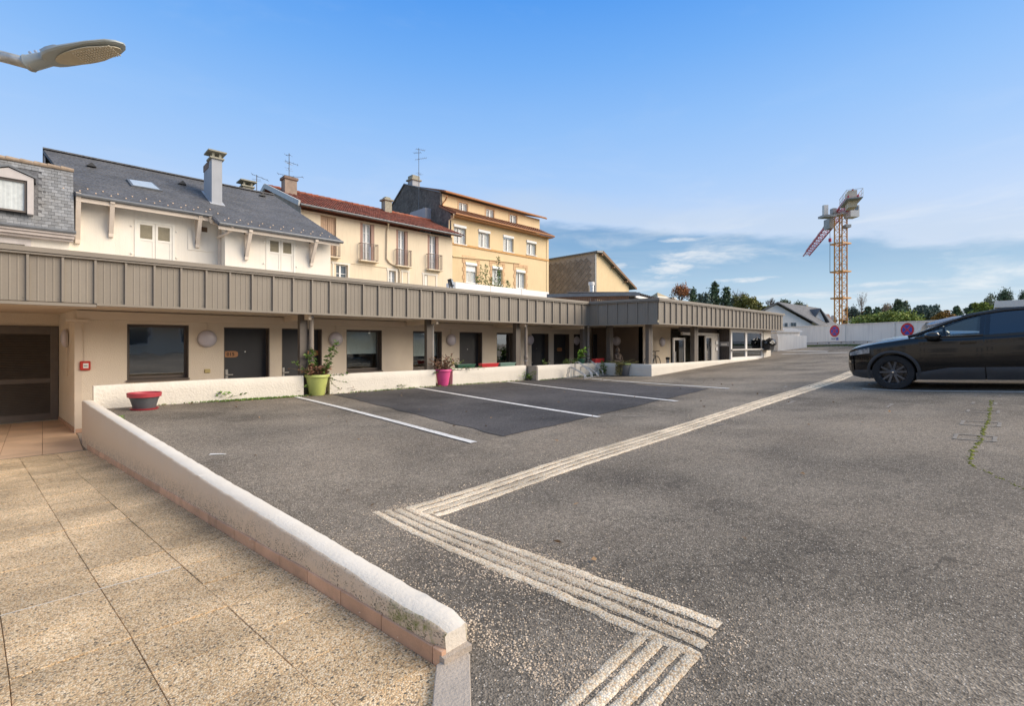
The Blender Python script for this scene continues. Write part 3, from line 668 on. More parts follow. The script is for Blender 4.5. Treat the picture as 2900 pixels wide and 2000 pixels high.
# wall returning into the entrance recess, and the back of the recess
m = MB(); P = [(.447, YD + .002), (.253, 14.3), (.60, 14.3), (.80, YD + .24)]
m.prism([(x, y, FL) for x, y in P], (0, 0, 1.3 + CAMZ - FL)); m.box(-4, .75, 14.46, 14.6, FL, 1.3 + CAMZ); m.box(-4, .253, 14.302, 14.459, ZDT + .012, 1.3 + CAMZ); m.build('recess_wall', m_beige, lb)
m = MB(); m.prism([(.447, YD - .012, FL), (.449, YD + .05, FL), (.262, 14.29, FL), (.240, 14.29, FL), (.432, YD - .012, FL)], (0, 0, .075)); m.box(.435, .56, YD - .013, YD - .001, FL, FL + .075); m.build('skirting_tile', m_skirt, lb)
# windows and doors
def plate_text(parent, txt, c, h, mat, right=(1, 0, 0), up=(0, 0, 1), name='lettering'):
    cu = bpy.data.curves.new(name, 'FONT'); cu.body = txt; cu.size = h * 1.4; cu.extrude = .0015; cu.align_x = 'CENTER'; cu.align_y = 'CENTER'; cu.offset = .002
    o = bpy.data.objects.new('tmp', cu); COL.objects.link(o); dg = bpy.context.evaluated_depsgraph_get(); me = bpy.data.meshes.new_from_object(o.evaluated_get(dg)); COL.objects.unlink(o); bpy.data.objects.remove(o)
    r = Vector(right).normalized(); u = Vector(up).normalized(); n = r.cross(u); o0 = WL.get(parent, Vector())
    for v in me.vertices: p = v.co.copy(); q = Vector(c) + r * p.x + u * p.y + n * p.z - o0; v.co = q
    me.materials.clear(); me.materials.append(mat); ob = bpy.data.objects.new(name, me); COL.objects.link(ob); ob.parent = parent; WL[ob] = o0; return ob
m_orange = M('orange_plate', (.52, .24, .10), .5, var=.05)
m_ink = M('black_ink', (.02, .018, .016), .6)
m_brass = M('steel_fitting', (.62, .60, .56), .3, .8)
for k, (a, b) in enumerate(doors):
    d = MB().bbox(a + .003, b - .003, YD + .19, YD + .235, FL + .01, ZDT - .004, .004).build('door', m_dark, lb)
    rv = MB(); rv.box(b - .024, b - .002, YD + .004, YD + .188, FL, ZDT - .003); rv.box(a + .002, a + .02, YD + .004, YD + .188, FL, ZDT - .003); rv.box(a + .02, b - .024, YD + .004, YD + .188, ZDT - .022, ZDT - .003); rv.build('reveal', m_frame, lb)
    zc = ZDT - 1.06
    MB().tube([(a + .10, YD + .19, zc), (a + .10, YD + .145, zc)], .009, 8).tube([(a + .09, YD + .145, zc), (a + .215, YD + .145, zc)], .010, 8).box(a + .075, a + .125, YD + .184, YD + .19, zc - .12, zc + .12).build('handle', m_brass, d)
    MB().lathe([(.0001, 0), (.014, .002), (.014, .012)], 12, ((a + b) / 2, YD + .179, ZDT - .55), 'y').build('spyhole', m_brass, d)
    if k in (0, 1, 4):
        xc = a + .175 if k == 0 else (a + .80 if k == 1 else a + .55); zz = ZDT - .60; xs_ = .15; 
        q = MB(); pol = []
        for t in range(24):
            an = 2 * PI * t / 24; ca, sa = math.cos(an), math.sin(an)
            pol.append((xc + xs_ * (abs(ca) ** .55) * (1 if ca > 0 else -1), YD + .19, zz + .072 * (abs(sa) ** .55) * (1 if sa > 0 else -1)))
        pl = q.prism(pol[::-1], (0, -.012, 0)).build('number_plate', m_orange, d)
        if k == 0: plate_text(d, '015', (xc, YD + .1765, zz - .004), .075, m_ink, (1, 0, 0))
def low_window(a, b, z0, z1, blind=None, glass=None, curtain=None):
    w = MB(); y = YD + .15
    for (x0, x1, q0, q1) in ((a, a + .055, z0, z1), (b - .055, b, z0, z1), (a + .055, b - .055, z1 - .055, z1), (a + .055, b - .055, z0 + .03, z0 + .095)): w.bbox(x0, x1, y, y + .06, q0, q1, .006)
    w.box(a, b, y - .002, y + .05, z0, z0 + .028)
    f = w.build('window', m_frame, lb)
    rv = MB(); rv.box(b - .015, b - .002, YD + .003, y - .001, z0 + .03, z1 - .002); rv.box(a + .002, a + .015, YD + .003, y - .001, z0 + .03, z1 - .002); rv.box(a + .016, b - .016, YD + .003, y - .001, z1 - .016, z1 - .002); rv.build('reveal', m_frame, f)
    MB().box(a - .01, b + .01, YD - .035, y - .003, z0 - .012, z0 + .022).build('sill', m_frame, f)
    MB().box(a + .056, b - .056, y + .028, y + .034, z0 + .096, z1 - .056).build('pane', glass or m_glass, f)
    r = MB(); r.box(a - .3, b + .3, y + 1.6, y + 1.64, z0 - .4, z1 + .2); r.box(a - .34, a - .3, y + .10, y + 1.6, z0 - .4, z1 + .2); r.box(b + .3, b + .34, y + .10, y + 1.6, z0 - .4, z1 + .2); r.box(a - .3, b + .3, y + .1, y + 1.6, z0 - .44, z0 - .4); r.box(a - .3, b + .3, y + .1, y + 1.6, z1 + .2, z1 + .24); r.build('room', m_room, f)
    if blind: MB().box(a + .06, b - .06, y + .075, y + .08, z1 - blind, z1 - .03).box(a + .06, b - .06, y + .07, y + .085, z1 - blind - .02, z1 - blind).build('blind', m_blind, f)
    return f
low_window(*wins['w1'], glass=m_glassd)
low_window(*wins['w2'], blind=.62)
low_window(*wins['w3'], blind=.72)
w4 = low_window(*wins['w4'], glass=m_glassd)
# louvred metal double doors in the recess
for (x0, x1) in ((-.90, .235), (-2.06, -.915)):
    m = MB(); ya = 14.33; z0, z1 = FL + .01, ZDT; st = .13
    if x0 == -.90: x1 = .247
    for (p, q, r, s) in ((x0, x0 + st, z0, z1), (x1 - st, x1, z0, z1), (x0 + st, x1 - st, z1 - .16, z1), (x0 + st, x1 - st, z0, z0 + .15), (x0 + st, x1 - st, z0 + .80, z0 + .90)): m.bbox(p, q, ya, ya + .05, r, s, .005)
    d = m.build('metal_door', m_post if False else M('bronze_metal', (.145, .125, .108), .5, var=.08), lb)
    lv = MB()
    for (r, s) in ((z0 + .15, z0 + .80), (z0 + .90, z1 - .16)):
        n = int((s - r) / .034)
        for i in range(n):
            z = r + (i + .5) * (s - r) / n; lv.add([(x0 + st, ya + .006, z - .012), (x1 - st, ya + .006, z - .012), (x1 - st, ya + .034, z + .014), (x0 + st, ya + .034, z + .014), (x0 + st, ya + .009, z - .015), (x1 - st, ya + .009, z - .015), (x1 - st, ya + .037, z + .011), (x0 + st, ya + .037, z + .011)], [(0, 1, 2, 3), (7, 6, 5, 4), (0, 4, 5, 1), (2, 6, 7, 3)])
    lv.build('louvre', MATS['bronze_metal'], d); MB().box(x0 + .05, x1 - .05, ya + .045, ya + .05, z0, z1 - .01).build('backing', m_room, d)
    MB().tube([(x0 + .06, ya - .05, z0 + .98), (x0 + .06, ya, z0 + .98)], .012, 8).lathe([(.0001, 0), (.03, .01), (.03, .03), (.0001, .04)], 12, (x0 + .06, ya - .06, z0 + .98), 'y').build('handle', m_brass, d)
MB().box(-.905 + .0, .253, 14.26, 14.322, ZDT - .0, ZDT + .01).build('lintel', m_frame, lb)
# ceiling, roof deck, fascia
IX, OX = (13.749, YF), (14.12, 7.83)                                # inner and outer corner of the roof edge
EX = 26.3
m = MB(); m.prism([(-4, YF + .03, .62 + CAMZ), (13.76, YF + .03, .62 + CAMZ), (14.14, 7.86, .62 + CAMZ), (EX - .05, 7.86, .62 + CAMZ), (EX - .05, 20, .62 + CAMZ), (-4, 20, .62 + CAMZ)], (0, 0, .05)); m.build('soffit', m_beam, lb)
m = MB(); m.prism([(-4, YF + .03, 1.36 + CAMZ), (13.76, YF + .03, 1.36 + CAMZ), (14.14, 7.86, 1.36 + CAMZ), (EX - .05, 7.86, 1.36 + CAMZ), (EX - .05, 20, 1.36 + CAMZ), (-4, 20, 1.36 + CAMZ)], (0, 0, .05)); m.build('roof', M('gravel_roof', (.45, .43, .40), .9, var=.2, scale=3), lb)
m_clad_nat = m_clad
def clad_run(p, q, n, first=0, ribs_at=None):
    """standing seam panels from p to q (plan), outward normal to the right of p->q"""
    p = Vector(p); q = Vector(q); d = (q - p); L_ = d.length; d.normalize(); nn = Vector((d.y, -d.x)); pw = L_ / n
    def W3(s, o, z): c = p + d * s + nn * o; return (c.x, c.y, z)
    for k in range(n):
        s0 = k * pw + .019; s1 = (k + 1) * pw - .019; prof = [(0, 0)]
        for t in (.25, .5, .75): prof += [(t - .035, 0), (t - .012, .0045), (t + .012, .0045), (t + .035, 0)]
        prof += [(1, 0)]
        m = MB(); V = []
        for t, o in prof: s = s0 + t * (s1 - s0); V += [W3(s, o, ZB + .035), W3(s, o, ZT - .10)]
        m.add(V, [(2 * i, 2 * i + 2, 2 * i + 3, 2 * i + 1) for i in range(len(prof) - 1)])
        c0 = W3(s1 - .03, .002, ZB + .085); m.tube([c0, tuple(Vector(c0) + Vector((nn.x, nn.y, 0)) * .008)], .008, 6)
        m.build('cladding_panel', m_clad, lb)
        if k or first:
            r = MB(); s = k * pw; w = .019; h = .042
            r.add([W3(s - w, -.01, ZB + .035), W3(s - w + .004, h, ZB + .035), W3(s + w - .004, h, ZB + .035), W3(s + w, -.01, ZB + .035), W3(s - w, -.01, ZT - .10), W3(s - w + .004, h, ZT - .10), W3(s + w - .004, h, ZT - .10), W3(s + w, -.01, ZT - .10)],
                  [(0, 1, 5, 4), (1, 2, 6, 5), (2, 3, 7, 6), (0, 3, 2, 1), (4, 5, 6, 7)])
            r.build('seam_rib', m_trim, lb)
    return W3, L_
XS = .235 - .3873 * 10
W3a, La = clad_run((XS, YF), IX, int(round((IX[0] - XS) / .3873)))
W3b, Lb = clad_run(IX, OX, 7, 1)
W3c, Lc = clad_run(OX, (EX, 7.83), 31, 0)
def edge_trim(pts, o, w, z0, z1, name, mat, drop=0):
    """strip following the roof edge with mitred corners; o outward offset of its face, w thickness"""
    P = [Vector(p) for p in pts]; out = []; inn = []
    for k, p in enumerate(P):
        n1 = n2 = None
        if k > 0: d = (P[k] - P[k - 1]).normalized(); n1 = Vector((d.y, -d.x))
        if k < len(P) - 1: d = (P[k + 1] - P[k]).normalized(); n2 = Vector((d.y, -d.x))
        n1 = n1 or n2; n2 = n2 or n1; b = (n1 + n2); b = b / b.length_squared * 2
        out.append(p + b * o); inn.append(p + b * (o - w))
    m = MB(); n = len(P)
    V = [(q.x, q.y, z) for z in (z0, z1) for q in out] + [(q.x, q.y, z) for z in (z0, z1) for q in inn]
    F = []
    for i in range(n - 1):
        F += [(i, i + 1, n + i + 1, n + i), (2 * n + i + 1, 2 * n + i, 3 * n + i, 3 * n + i + 1), (n + i, n + i + 1, 3 * n + i + 1, 3 * n + i), (i + 1, i, 2 * n + i, 2 * n + i + 1)]
    F += [(0, n, 3 * n, 2 * n), (n - 1, 3 * n - 1, 4 * n - 1, 2 * n - 1)]
    m.add(V, F); return m.build(name, mat, lb)
EDGE = [(XS, YF), IX, OX, (EX, 7.83), (EX, 12)]
edge_trim(EDGE, .075, .16, ZT - .072, ZT + .002, 'coping', m_trim)
edge_trim(EDGE, .060, .10, ZT - .108, ZT - .082, 'upper_trim', M('taupe_trim_dark', (.235, .205, .168), .5, var=.05))
# underside trim has a slight joint near the entrance
edge_trim([(XS, YF), (.62, YF)], .058, .09, ZB - .026, ZB + .018, 'lower_trim', m_trim)
edge_trim([(.625, YF), IX, OX, (EX, 7.83), (EX, 12)], .052, .09, ZB - .002, ZB + .034, 'lower_trim', m_trim)
m = MB(); m.box(EX - .012, EX, 7.84, 12, ZB, ZT - .05); m.build('cladding_end', m_clad, lb)
for x in (4.1, 7.4, 10.7, 13.63): MB().box(x - .03, x + .03, 10.42, 11.88, .50 + CAMZ, .618 + CAMZ).build('soffit_beam', m_beam, lb)
# posts and downpipes
for (x, y, s, mt) in ((4.10, 10.72, .125, m_post), (7.36, 10.72, .125, m_post), (10.66, 10.72, .15, m_post), (13.92, 10.62, .16, m_post), (14.72, 10.05, .16, m_post), (14.47, 8.36, .13, m_post), (17.66, 8.30, .17, m_post)):
    MB().bbox(x - s, x + s * .35, y - s * .5, y + s * .5, FL, .618 + CAMZ, .006).build('post', mt, lb)
    if (x in (7.36, 14.47, 17.66)): MB().bbox(x + s * .36, x + s * .36 + .055, y - s * .55, y - s * .55 + .09, FL, .617 + CAMZ, .005).build('lit_post_strip', m_postlit, lb)  # paler strip paints the sunlit front of these posts
def downpipe(x, y, r, z0=None, z1=None):
    z0 = z0 if z0 is not None else G(x, 10.4) - .05; z1 = z1 or .60 + CAMZ; zm = z0 + (z1 - z0) * .42
    p = MB().tube([(x, y, z0), (x, y, z1)], r, 14).build('downpipe', m_pipe, lb, smooth=40)
    MB().lathe([(r + .001, zm - .07), (r + .016, zm - .05), (r + .016, zm + .03), (r + .010, zm + .05), (r + .006, zm + .07)], 16, (x, y, 0), cap=False).build('pipe_joint', m_pipe, p, smooth=40)
    for z in (zm - .10, zm + 1.0):
        MB().lathe([(r + .001, z - .012), (r + .006, z - .012), (r + .006, z + .012), (r + .001, z + .012)], 16, (x, y, 0), cap=False).box(x - .012, x + .012, y, y + .10, z - .012, z + .012).tube([(x - r - .02, y, z), (x - r + .01, y, z)], .012, 8).build('pipe_clip', m_galv, p)
downpipe(4.20, 10.60, .052); downpipe(10.86, 10.56, .05); downpipe(13.99, 10.50, .05)
# wing behind the second corner: brown cladding wall, beige wall, reception front
m_brown = M('brown_panel', (.17, .125, .092), .8, var=.1, scale=2)
m_dkwood = M('dark_timber', (.075, .062, .055), .7, var=.15, scale=4)
m = MB(); m.box(16.2, 16.4, 9.62, 12, FL, .62 + CAMZ); m.build('side_wall', m_brown, lb)
m = MB(); m.box(16.2, 18.3, 9.60, 9.80, FL, .62 + CAMZ); m.build('side_wall', m_beige, lb)
m = MB(); m.box(15.05, 15.5, YD - .05, YD - .002, FL, ZDT); m.build('dark_panel', m_room, lb)
MB().bbox(15.95, 16.19, 11.7, 11.74, FL, ZDT, .003).build('door', m_dark, lb)
m = MB(); m.box(18.3, 21.5, 11.2, 11.4, FL, .62 + CAMZ); m.box(18.3, 18.45, 9.82, 11.2, FL, .62 + CAMZ); m.box(24.0, 24.2, 9.45, 11.2, FL, .62 + CAMZ); m.box(21.5, 24.0, 11.2, 11.4, FL, .62 + CAMZ); m.build('lobby_wall', m_room, lb)
def alu_door(x0, x1, y, z0, z1, name='glazed_door', st=.09):
    m = MB()
    for (p, q, r, s) in ((x0, x0 + st, z0, z1), (x1 - st, x1, z0, z1), (x0 + st, x1 - st, z1 - st, z1), (x0 + st, x1 - st, z0, z0 + st)): m.bbox(p, q, y, y + .06, r, s, .006)
    d = m.build(name, m_alu, lb); MB().box(x0 + st, x1 - st, y + .025, y + .033, z0 + st, z1 - st).build('pane', m_glassd, d)
    MB().tube([(x0 + .05, y - .05, z0 + .75), (x0 + .05, y - .05, z0 + 1.35)], .016, 8).build('handle', m_brass, d); return d
alu_door(16.70, 17.62, 8.64, FL, .20 + CAMZ)
alu_door(19.42, 20.10, 8.66, FL, .30 + CAMZ)
MB().bbox(17.45, 20.78, 8.66, 8.74, .31 + CAMZ, .42 + CAMZ, .006).build('door_frame', m_alu, lb); fr_ = MB().bbox(20.11, 20.78, 8.66, 8.74, FL, .308 + CAMZ, .006).build('door_panel', m_alu, lb)
for z in (.02, -.24): MB().bbox(20.36, 20.56, 8.62, 8.658, z + CAMZ - .075, z + CAMZ + .075, .01).build('intercom', m_whitep, fr_)
for k in range(5): MB().bbox(20.80, 20.84, 8.29 + k * .085, 8.29 + k * .085 + .08, -1.0 + CAMZ, .604 + CAMZ, .004).build('timber_board', m_dkwood, lb)
MB().box(17.40, 20.80, 8.75, 8.80, .43 + CAMZ, .617 + CAMZ).build('header', m_dkwood, lb)
sg = MB().bbox(20.755, 20.798, 8.27, 8.69, -.14 + CAMZ, .06 + CAMZ, .008).build('notice_board', M('notice_grey', (.30, .29, .28), .5), lb); MB().box(20.75, 20.7545, 8.32, 8.58, -.10 + CAMZ, -.01 + CAMZ).build('notice_sheet', m_whitep, sg)
# glazed bay in white frames
gx0, gx1, gy = 20.85, 24.6, 8.2; gz0, gz1 = -.735 + CAMZ, .60 + CAMZ
m = MB()
for (p, q, r, s) in ((gx0, gx0 + .13, gz0, gz1), (gx1 - .13, gx1, gz0, gz1), (22.46, 22.66, gz0 + .13, gz1 - .14), (gx0 + .13, gx1 - .13, gz1 - .14, gz1), (gx0 + .13, gx1 - .13, gz0, gz0 + .13)): m.bbox(p, q, gy, gy + .07, r, s, .008)
gb_ = m.build('bay_window', m_whitep, lb)
m_baygl = glass_mat('bay_glass', (.42, .43, .42), .22)
for (p, q) in ((gx0 + .13, 22.46), (22.66, gx1 - .13)): MB().box(p, q, gy + .03, gy + .036, gz0 + .13, gz1 - .14).build('pane', m_baygl, gb_)
MB().tube([(gx0 - .1, gy - .07, -.29 + CAMZ), (25.1, gy - .07, -.29 + CAMZ)], .035, 8).build('rail', m_alu, gb_)
m = MB(); m.box(gx0, gx1, 10.9, 11.0, gz0 - .1, gz1); m.build('bay_interior', M('bay_wall', (.42, .38, .33), .8, var=.1), lb)
for (xp, zp, w) in ((21.7, .05, .5), (23.6, .1, .45)): MB().bbox(xp - w / 2, xp + w / 2, 10.86, 10.895, zp + CAMZ - .3, zp + CAMZ + .3, .01).build('picture_frame', m_frame, lb)
m = MB(); m.box(gx1 + .02, 25.6, 8.16, 9.4, -1.0 + CAMZ, .604 + CAMZ); m.build('end_pier', m_render, lb)
m = MB(); m.box(25.3, 25.6, 9.42, 20, -1 + CAMZ, .60 + CAMZ); m.build('end_wall', m_render, lb)

# ================================================================ low parapet walls
def parapet(name, label, segs, thick, seed, caps=True):
    """segs: plan points of the front face; rough render"""
    base = segs[0]; t = thing(name, label, 'wall', (base[0], base[1], G(base[0], min(base[1], 10.5)) - .0))
    m = MB(); 
    n_tot = 0
    P = [Vector(s) for s in segs]; nrm = []
    for k in range(len(P) - 1): d = (P[k + 1] - P[k]).normalized(); nrm.append(Vector((-d.y, d.x)))
    def off(k, o):
        n1 = nrm[max(k - 1, 0)]; n2 = nrm[min(k, len(nrm) - 1)]; b = n1 + n2; b = b / b.length_squared * 2; return P[k] + b * o
    cols = []
    for k in range(len(P) - 1):
        L_ = (P[k + 1] - P[k]).length; n = max(2, int(L_ / .06))
        for i in range(n + (1 if k == len(P) - 2 else 0)):
            t_ = i / n; cols.append((P[k].lerp(P[k + 1], t_), off(k, thick).lerp(off(k + 1, thick), t_)))
    nc = len(cols); prof = 9
    V = []
    for f, b in cols:
        zb = G(f.x, min(f.y, 10.5)) - .12; zt = ZTOPW + .012 * mnoise.noise((f.x * .9, f.y * .9, seed))
        if zb > zt - .03: zb = zt - .03
        pr = [(0, zb), (0, zb + (zt - zb) * .35), (0, zb + (zt - zb) * .7), (0, zt - .025), (.10, zt), (.5, zt + .003), (.9, zt), (1, zt - .025), (1, zb)]
        for q, z in pr:
            c = f.lerp(b, q); e = .006 * mnoise.noise((c.x * 10, c.y * 10, z * 10 + seed)) + .004 * mnoise.noise((c.x * 24, c.y * 24, z * 24))
            V.append((c.x - (nrm[0].x if len(P) == 2 else 0) * e, c.y - e, z + .5 * e))
    F = [(i * prof + j, (i + 1) * prof + j, (i + 1) * prof + j + 1, i * prof + j + 1) for i in range(nc - 1) for j in range(prof - 1)]
    F += [tuple(range(prof))[::-1], tuple((nc - 1) * prof + j for j in range(prof))]
    m.add(V, F); m.build('wall_body', m_render, t, smooth=50); return t
gapA, gapB = (xu(860, YW), xu(934, YW)), (xu(1234, YW), xu(1282, YW))    # the wall is broken where posts and pots stand
parapet('parapet_wall', 'low white rendered wall from the ramp corner to the lime green pot', [(.60, YW), (gapA[0], YW)], .20, 1)
parapet('parapet_wall', 'low white rendered wall between the lime green and the pink pot', [(gapA[1], YW), (gapB[0], YW)], .20, 3)
parapet('parapet_wall', 'low white rendered wall carrying planter boxes right of the pink pot', [(gapB[1], YW), (10.80, YW)], .20, 4)
for g_ in (gapA, gapB): MB().box(g_[0] - .02, g_[1] + .02, YW + .34, YW + .42, FL, G((g_[0] + g_[1]) / 2, 10.5) + .05).build('retaining_slab', m_conc, kind='structure')
for g_ in (gapA, gapB): MB().grid(lambda i, j: (g_[0] - .05 + i * (g_[1] - g_[0] + .1), YW - .05 + j * .42, G(g_[0] + i * (g_[1] - g_[0]), 10.45) + .004), 4, 3).build('niche_floor', m_asph, kind='structure')
p2 = parapet('parapet_wall', 'low white rendered wall turning the corner towards the glazed bay, behind the bike rack', [(10.93, 10.12), (14.02, 10.12), (14.25, 8.14), (23.9, 8.14)], .22, 2)
MB().box(10.90, 10.928, 10.14, 10.62, G(10.9, 10.2) - .05, ZTOPW - .01).build('end_panel', m_conc, p2)
# corridor floor
MB().box(.46, 16.2, 10.7, 11.99, FL - .2, FL - .004).build('corridor_floor', m_conc, kind='structure')

# ================================================================ wall lamps and small fittings
def lampm(d, c, nrm, label, grp='round wall lamps along the corridor'):
    r = d / 2; t = thing('wall_lamp', label, 'lamp', c, grp)
    ax = 'y' if abs(nrm[1]) > .5 else 'x'; s = nrm[1] if ax == 'y' else nrm[0]
    MB().lathe([(r * 1.0, 0), (r * 1.0, s * .028), (r * .95, s * .034)], 36, c, ax).build('base', m_lampb, t, smooth=40)
    MB().lathe([(r * .945, s * .030), (r * .93, s * .05), (r * .80, s * .078), (r * .5, s * .098), (r * .2, s * .105), (.0005, s * .106)], 36, c, ax).build('diffuser', m_lampw, t, smooth=True)
    return t
for (u, v, lbl) in ((586, 960, 'round opal wall lamp between the big window and the orange numbered door'), (950, 961, 'round opal wall lamp just left of the half blinded window'), (1277, 963, 'round opal wall lamp above the pink pot, right of the grey wood post'), (1500, 963, 'round opal wall lamp half hidden behind the downpipe at the wall gap'), (1631, 965, 'round opal wall lamp above the small dark green pot on the low wall')):
    c = onY(u, v, YD - .002); lampm(.37, tuple(c), (0, -1, 0), lbl)
    if u < 1400: MB().box(c.x - .012, c.x + .012, YD - .016, YD - .001, c.z + .17, .44 + CAMZ).build('conduit', m_beam, lb)
c = onX(1747, 966, 16.198); lampm(.37, tuple(c), (-1, 0, 0), 'round opal wall lamp on the brown wall above the seated statue')
c = onY(1874, 969, 9.598); lampm(.37, tuple(c), (0, -1, 0), 'round opal wall lamp beside the glazed reception door')
c = (.358, 13.06, zv(182, 958, 13.06)); lampm(.37, c, (-1, 0, 0), 'round wall lamp seen edge on inside the entrance recess')
MB().box(.335, .36, 13.0, 13.06, c[2] - .75, c[2] - .2).build('conduit', m_beam, lb)
for (u, v, l) in ((587, 1051, 'small yellowed socket plate under the first round lamp'), (1282, 1028, 'small yellowed socket plate low on the wall behind the pink pot')):
    c = onY(u, v, YD); t = thing('socket_plate', l, 'socket', tuple(c), 'socket plates on the corridor wall')
    MB().bbox(c.x - .055, c.x + .055, YD - .022, YD - .001, c.z - .042, c.z + .042, .006).build('plate', M('yellowed_plastic', (.50, .40, .17), .5), t); MB().box(c.x - .03, c.x + .03, YD - .026, YD - .0221, c.z - .02, c.z + .02).build('cover', MATS['yellowed_plastic'], t)
# fire alarm call point
c = onY(241, 1036, YD); t = thing('fire_alarm', 'red fire alarm call point beside the entrance corner', 'fire alarm', tuple(c))
MB().bbox(c.x - .075, c.x + .075, YD - .055, YD - .001, c.z - .085, c.z + .085, .012).build('housing', M('alarm_red', (.52, .035, .02), .4), t)
pl = MB().box(c.x - .03, c.x + .045, YD - .060, YD - .0551, c.z - .045, c.z + .045).build('glass_plate', m_whitep, t)
MB().box(c.x - .018, c.x + .032, YD - .0615, YD - .0602, c.z - .006, c.z + .006).tube([(c.x - .022, YD - .0608, c.z + .0), (c.x - .008, YD - .0608, c.z)], .006, 6).build('arrow', m_ink, t)
MB().box(c.x - .02, c.x - .004, YD - .014, YD - .001, c.z + .086, .38 + CAMZ).build('conduit', m_beam, lb)
# ================================================================ houses beyond the flat roof
GZ = -3.1                                                          # ground level down there
m_hwhite = M('cream_white_render', (.80, .735, .63), .9, var=.05, scale=.8, bump=.25, bscale=30, stain=(.9, .5, .85, .25, (.62, .54, .42)), streak=(.3, (.60, .53, .43), 2.2))
m_hcream = M('pale_yellow_render', (.78, .655, .475), .9, var=.06, scale=.6, bump=.2, bscale=30, streak=(.5, (.58, .46, .32), 2.2, (5, 5, .5)), stain=(.5, .48, .7, .25, (.66, .52, .36)))
m_hyel = M('yellow_render', (.77, .59, .35), .9, var=.05, scale=.6, bump=.2, bscale=30, streak=(.4, (.60, .43, .24), 2.0, (4, 4, .45)), stain=(.4, .48, .7, .25, (.66, .48, .27)))
m_slate = M('slate_roof', (.095, .095, .10), .6, var=.25, scale=1.4, fine=.45, fscale=16, bump=.6, bscale=14)
m_slates = M('grey_slate', (.255, .26, .265), .55, var=.1, scale=1.5, fine=.15, fscale=30, island=.22, stain=(3, .46, .70, .7, (.16, .15, .14)))
m_tile = M('red_roof_tile', (.30, .085, .045), .85, var=.25, scale=1.2, fine=.3, fscale=9, island=.3, stain=(2.2, .48, .72, .65, (.36, .20, .13)))
m_tile2 = M('orange_roof_tile', (.34, .15, .075), .85, var=.2, scale=1.5, fine=.3, fscale=9, stain=(3, .5, .75, .5, (.22, .12, .08)))
m_zinc = M('zinc_gutter', (.17, .175, .18), .45, .4, var=.15)
m_woodw = M('pale_painted_wood', (.66, .56, .46), .7, var=.06)
m_shut = M('cream_shutter', (.80, .755, .66), .65, var=.03)
m_shutb = M('tan_shutter', (.55, .37, .24), .7, var=.08, streak=(.3, (.45, .3, .2)))
m_shutr = M('rosy_shutter', (.46, .29, .225), .7, var=.06)
m_pvc = M('white_window_frame', (.80, .79, .77), .4, var=.02)
m_hglass = M('house_glass', (.10, .125, .14), .06, var=.2, scale=1.2, spec=.8)
m_curt = M('net_curtain', (.55, .58, .57), .9, var=.12, scale=9)
m_iron = M('wrought_iron', (.16, .12, .10), .6)
m_brickc = M('chimney_brick', (.22, .15, .115), .9, var=.25, scale=7, fine=.2)
m_cgrey = M('chimney_render', (.38, .39, .41), .9, var=.06, scale=2, streak=(.3, (.3, .3, .3)))
m_cstone = M('mossy_stone', (.33, .31, .24), .9, var=.2, scale=8)
m_eter = M('dark_slate_cladding', (.135, .118, .10), .85, var=.25, scale=1.6, fine=.2, fscale=10, island=.2, stain=(9, .62, .72, .8, (.42, .42, .37)))
m_diam = M('fibre_cement_tile', (.27, .225, .18), .85, var=.18, scale=.9, island=.16, fine=.15, fscale=12, stain=(1.4, .5, .75, .5, (.17, .14, .11)))
m_orngut = M('copper_brown_gutter', (.40, .17, .06), .55, var=.1)
m_quoin = M('sandstone_quoin', (.66, .43, .245), .9, var=.12, scale=3, island=.1)

def house_wall(name, mat, parent, y, x0, x1, z0, z1, wl, thick=.3):
    m = MB(); wall_openings(m, x0, x1, z0, z1, y, y + thick, wl); return m.build(name, mat, parent)
def rect(y, u0, u1, v0, v1):
    um = (u0 + u1) / 2; return (xu(u0, y), xu(u1, y), zv(um, v1, y), zv(um, v0, y))
def hwin(parent, y, r, mull=1, depth=.14, mat=None, curtain=0, box=0, sill=True, bars=0, fw=.06):
    """window > pane, curtain, roller box, sill"""
    x0, x1, z0, z1 = r; m = MB(); yy = y + depth; mat = mat or m_pvc; zt = z1
    if box: zt = z1 - box
    for (a, b, c, d) in ((x0 + .01, x0 + fw, z0 + .01, zt - .01), (x1 - fw, x1 - .01, z0 + .01, zt - .01), (x0 + fw, x1 - fw, zt - fw, zt - .01), (x0 + fw, x1 - fw, z0 + .01, z0 + fw)): m.box(a, b, yy, yy + .05, c, d)
    for k in range(mull): xm = x0 + (x1 - x0) * (k + 1) / (mull + 1); m.box(xm - .045, xm + .045, yy - .006, yy + .049, z0 + fw, zt - fw)
    for k in range(bars): zm = z0 + (zt - z0) * (k + 1) / (bars + 1); m.box(x0 + fw, x1 - fw, yy + .006, yy + .045, zm - .016, zm + .016)
    w = m.build('window', mat, parent)
    MB().box(x0 + .02, x1 - .02, yy + .055, yy + .07, z0 + .02, zt - .02).build('pane', m_hglass, w)
    if curtain:
        for (a, b) in ((x0 + fw, x0 + fw + (x1 - x0) * curtain), (x1 - fw - (x1 - x0) * curtain, x1 - fw)): MB().grid(lambda i, j: (a + i * (b - a), yy + .0515 + .0025 * math.sin(i * 25), z0 + fw + j * (zt - z0 - 2 * fw)), 14, 1).build('curtain', m_curt, w)
    if box: MB().bbox(x0 - .02, x1 + .02, y - .07, y + .10, zt, z1, .03).build('shutter_box', m_pvc, w)
    if sill: MB().bbox(x0 - .05, x1 + .05, y - .08, yy - .002, z0 - .06, z0 - .002, .01).build('sill', m_pvc if mat is m_pvc else mat, w)
    return w
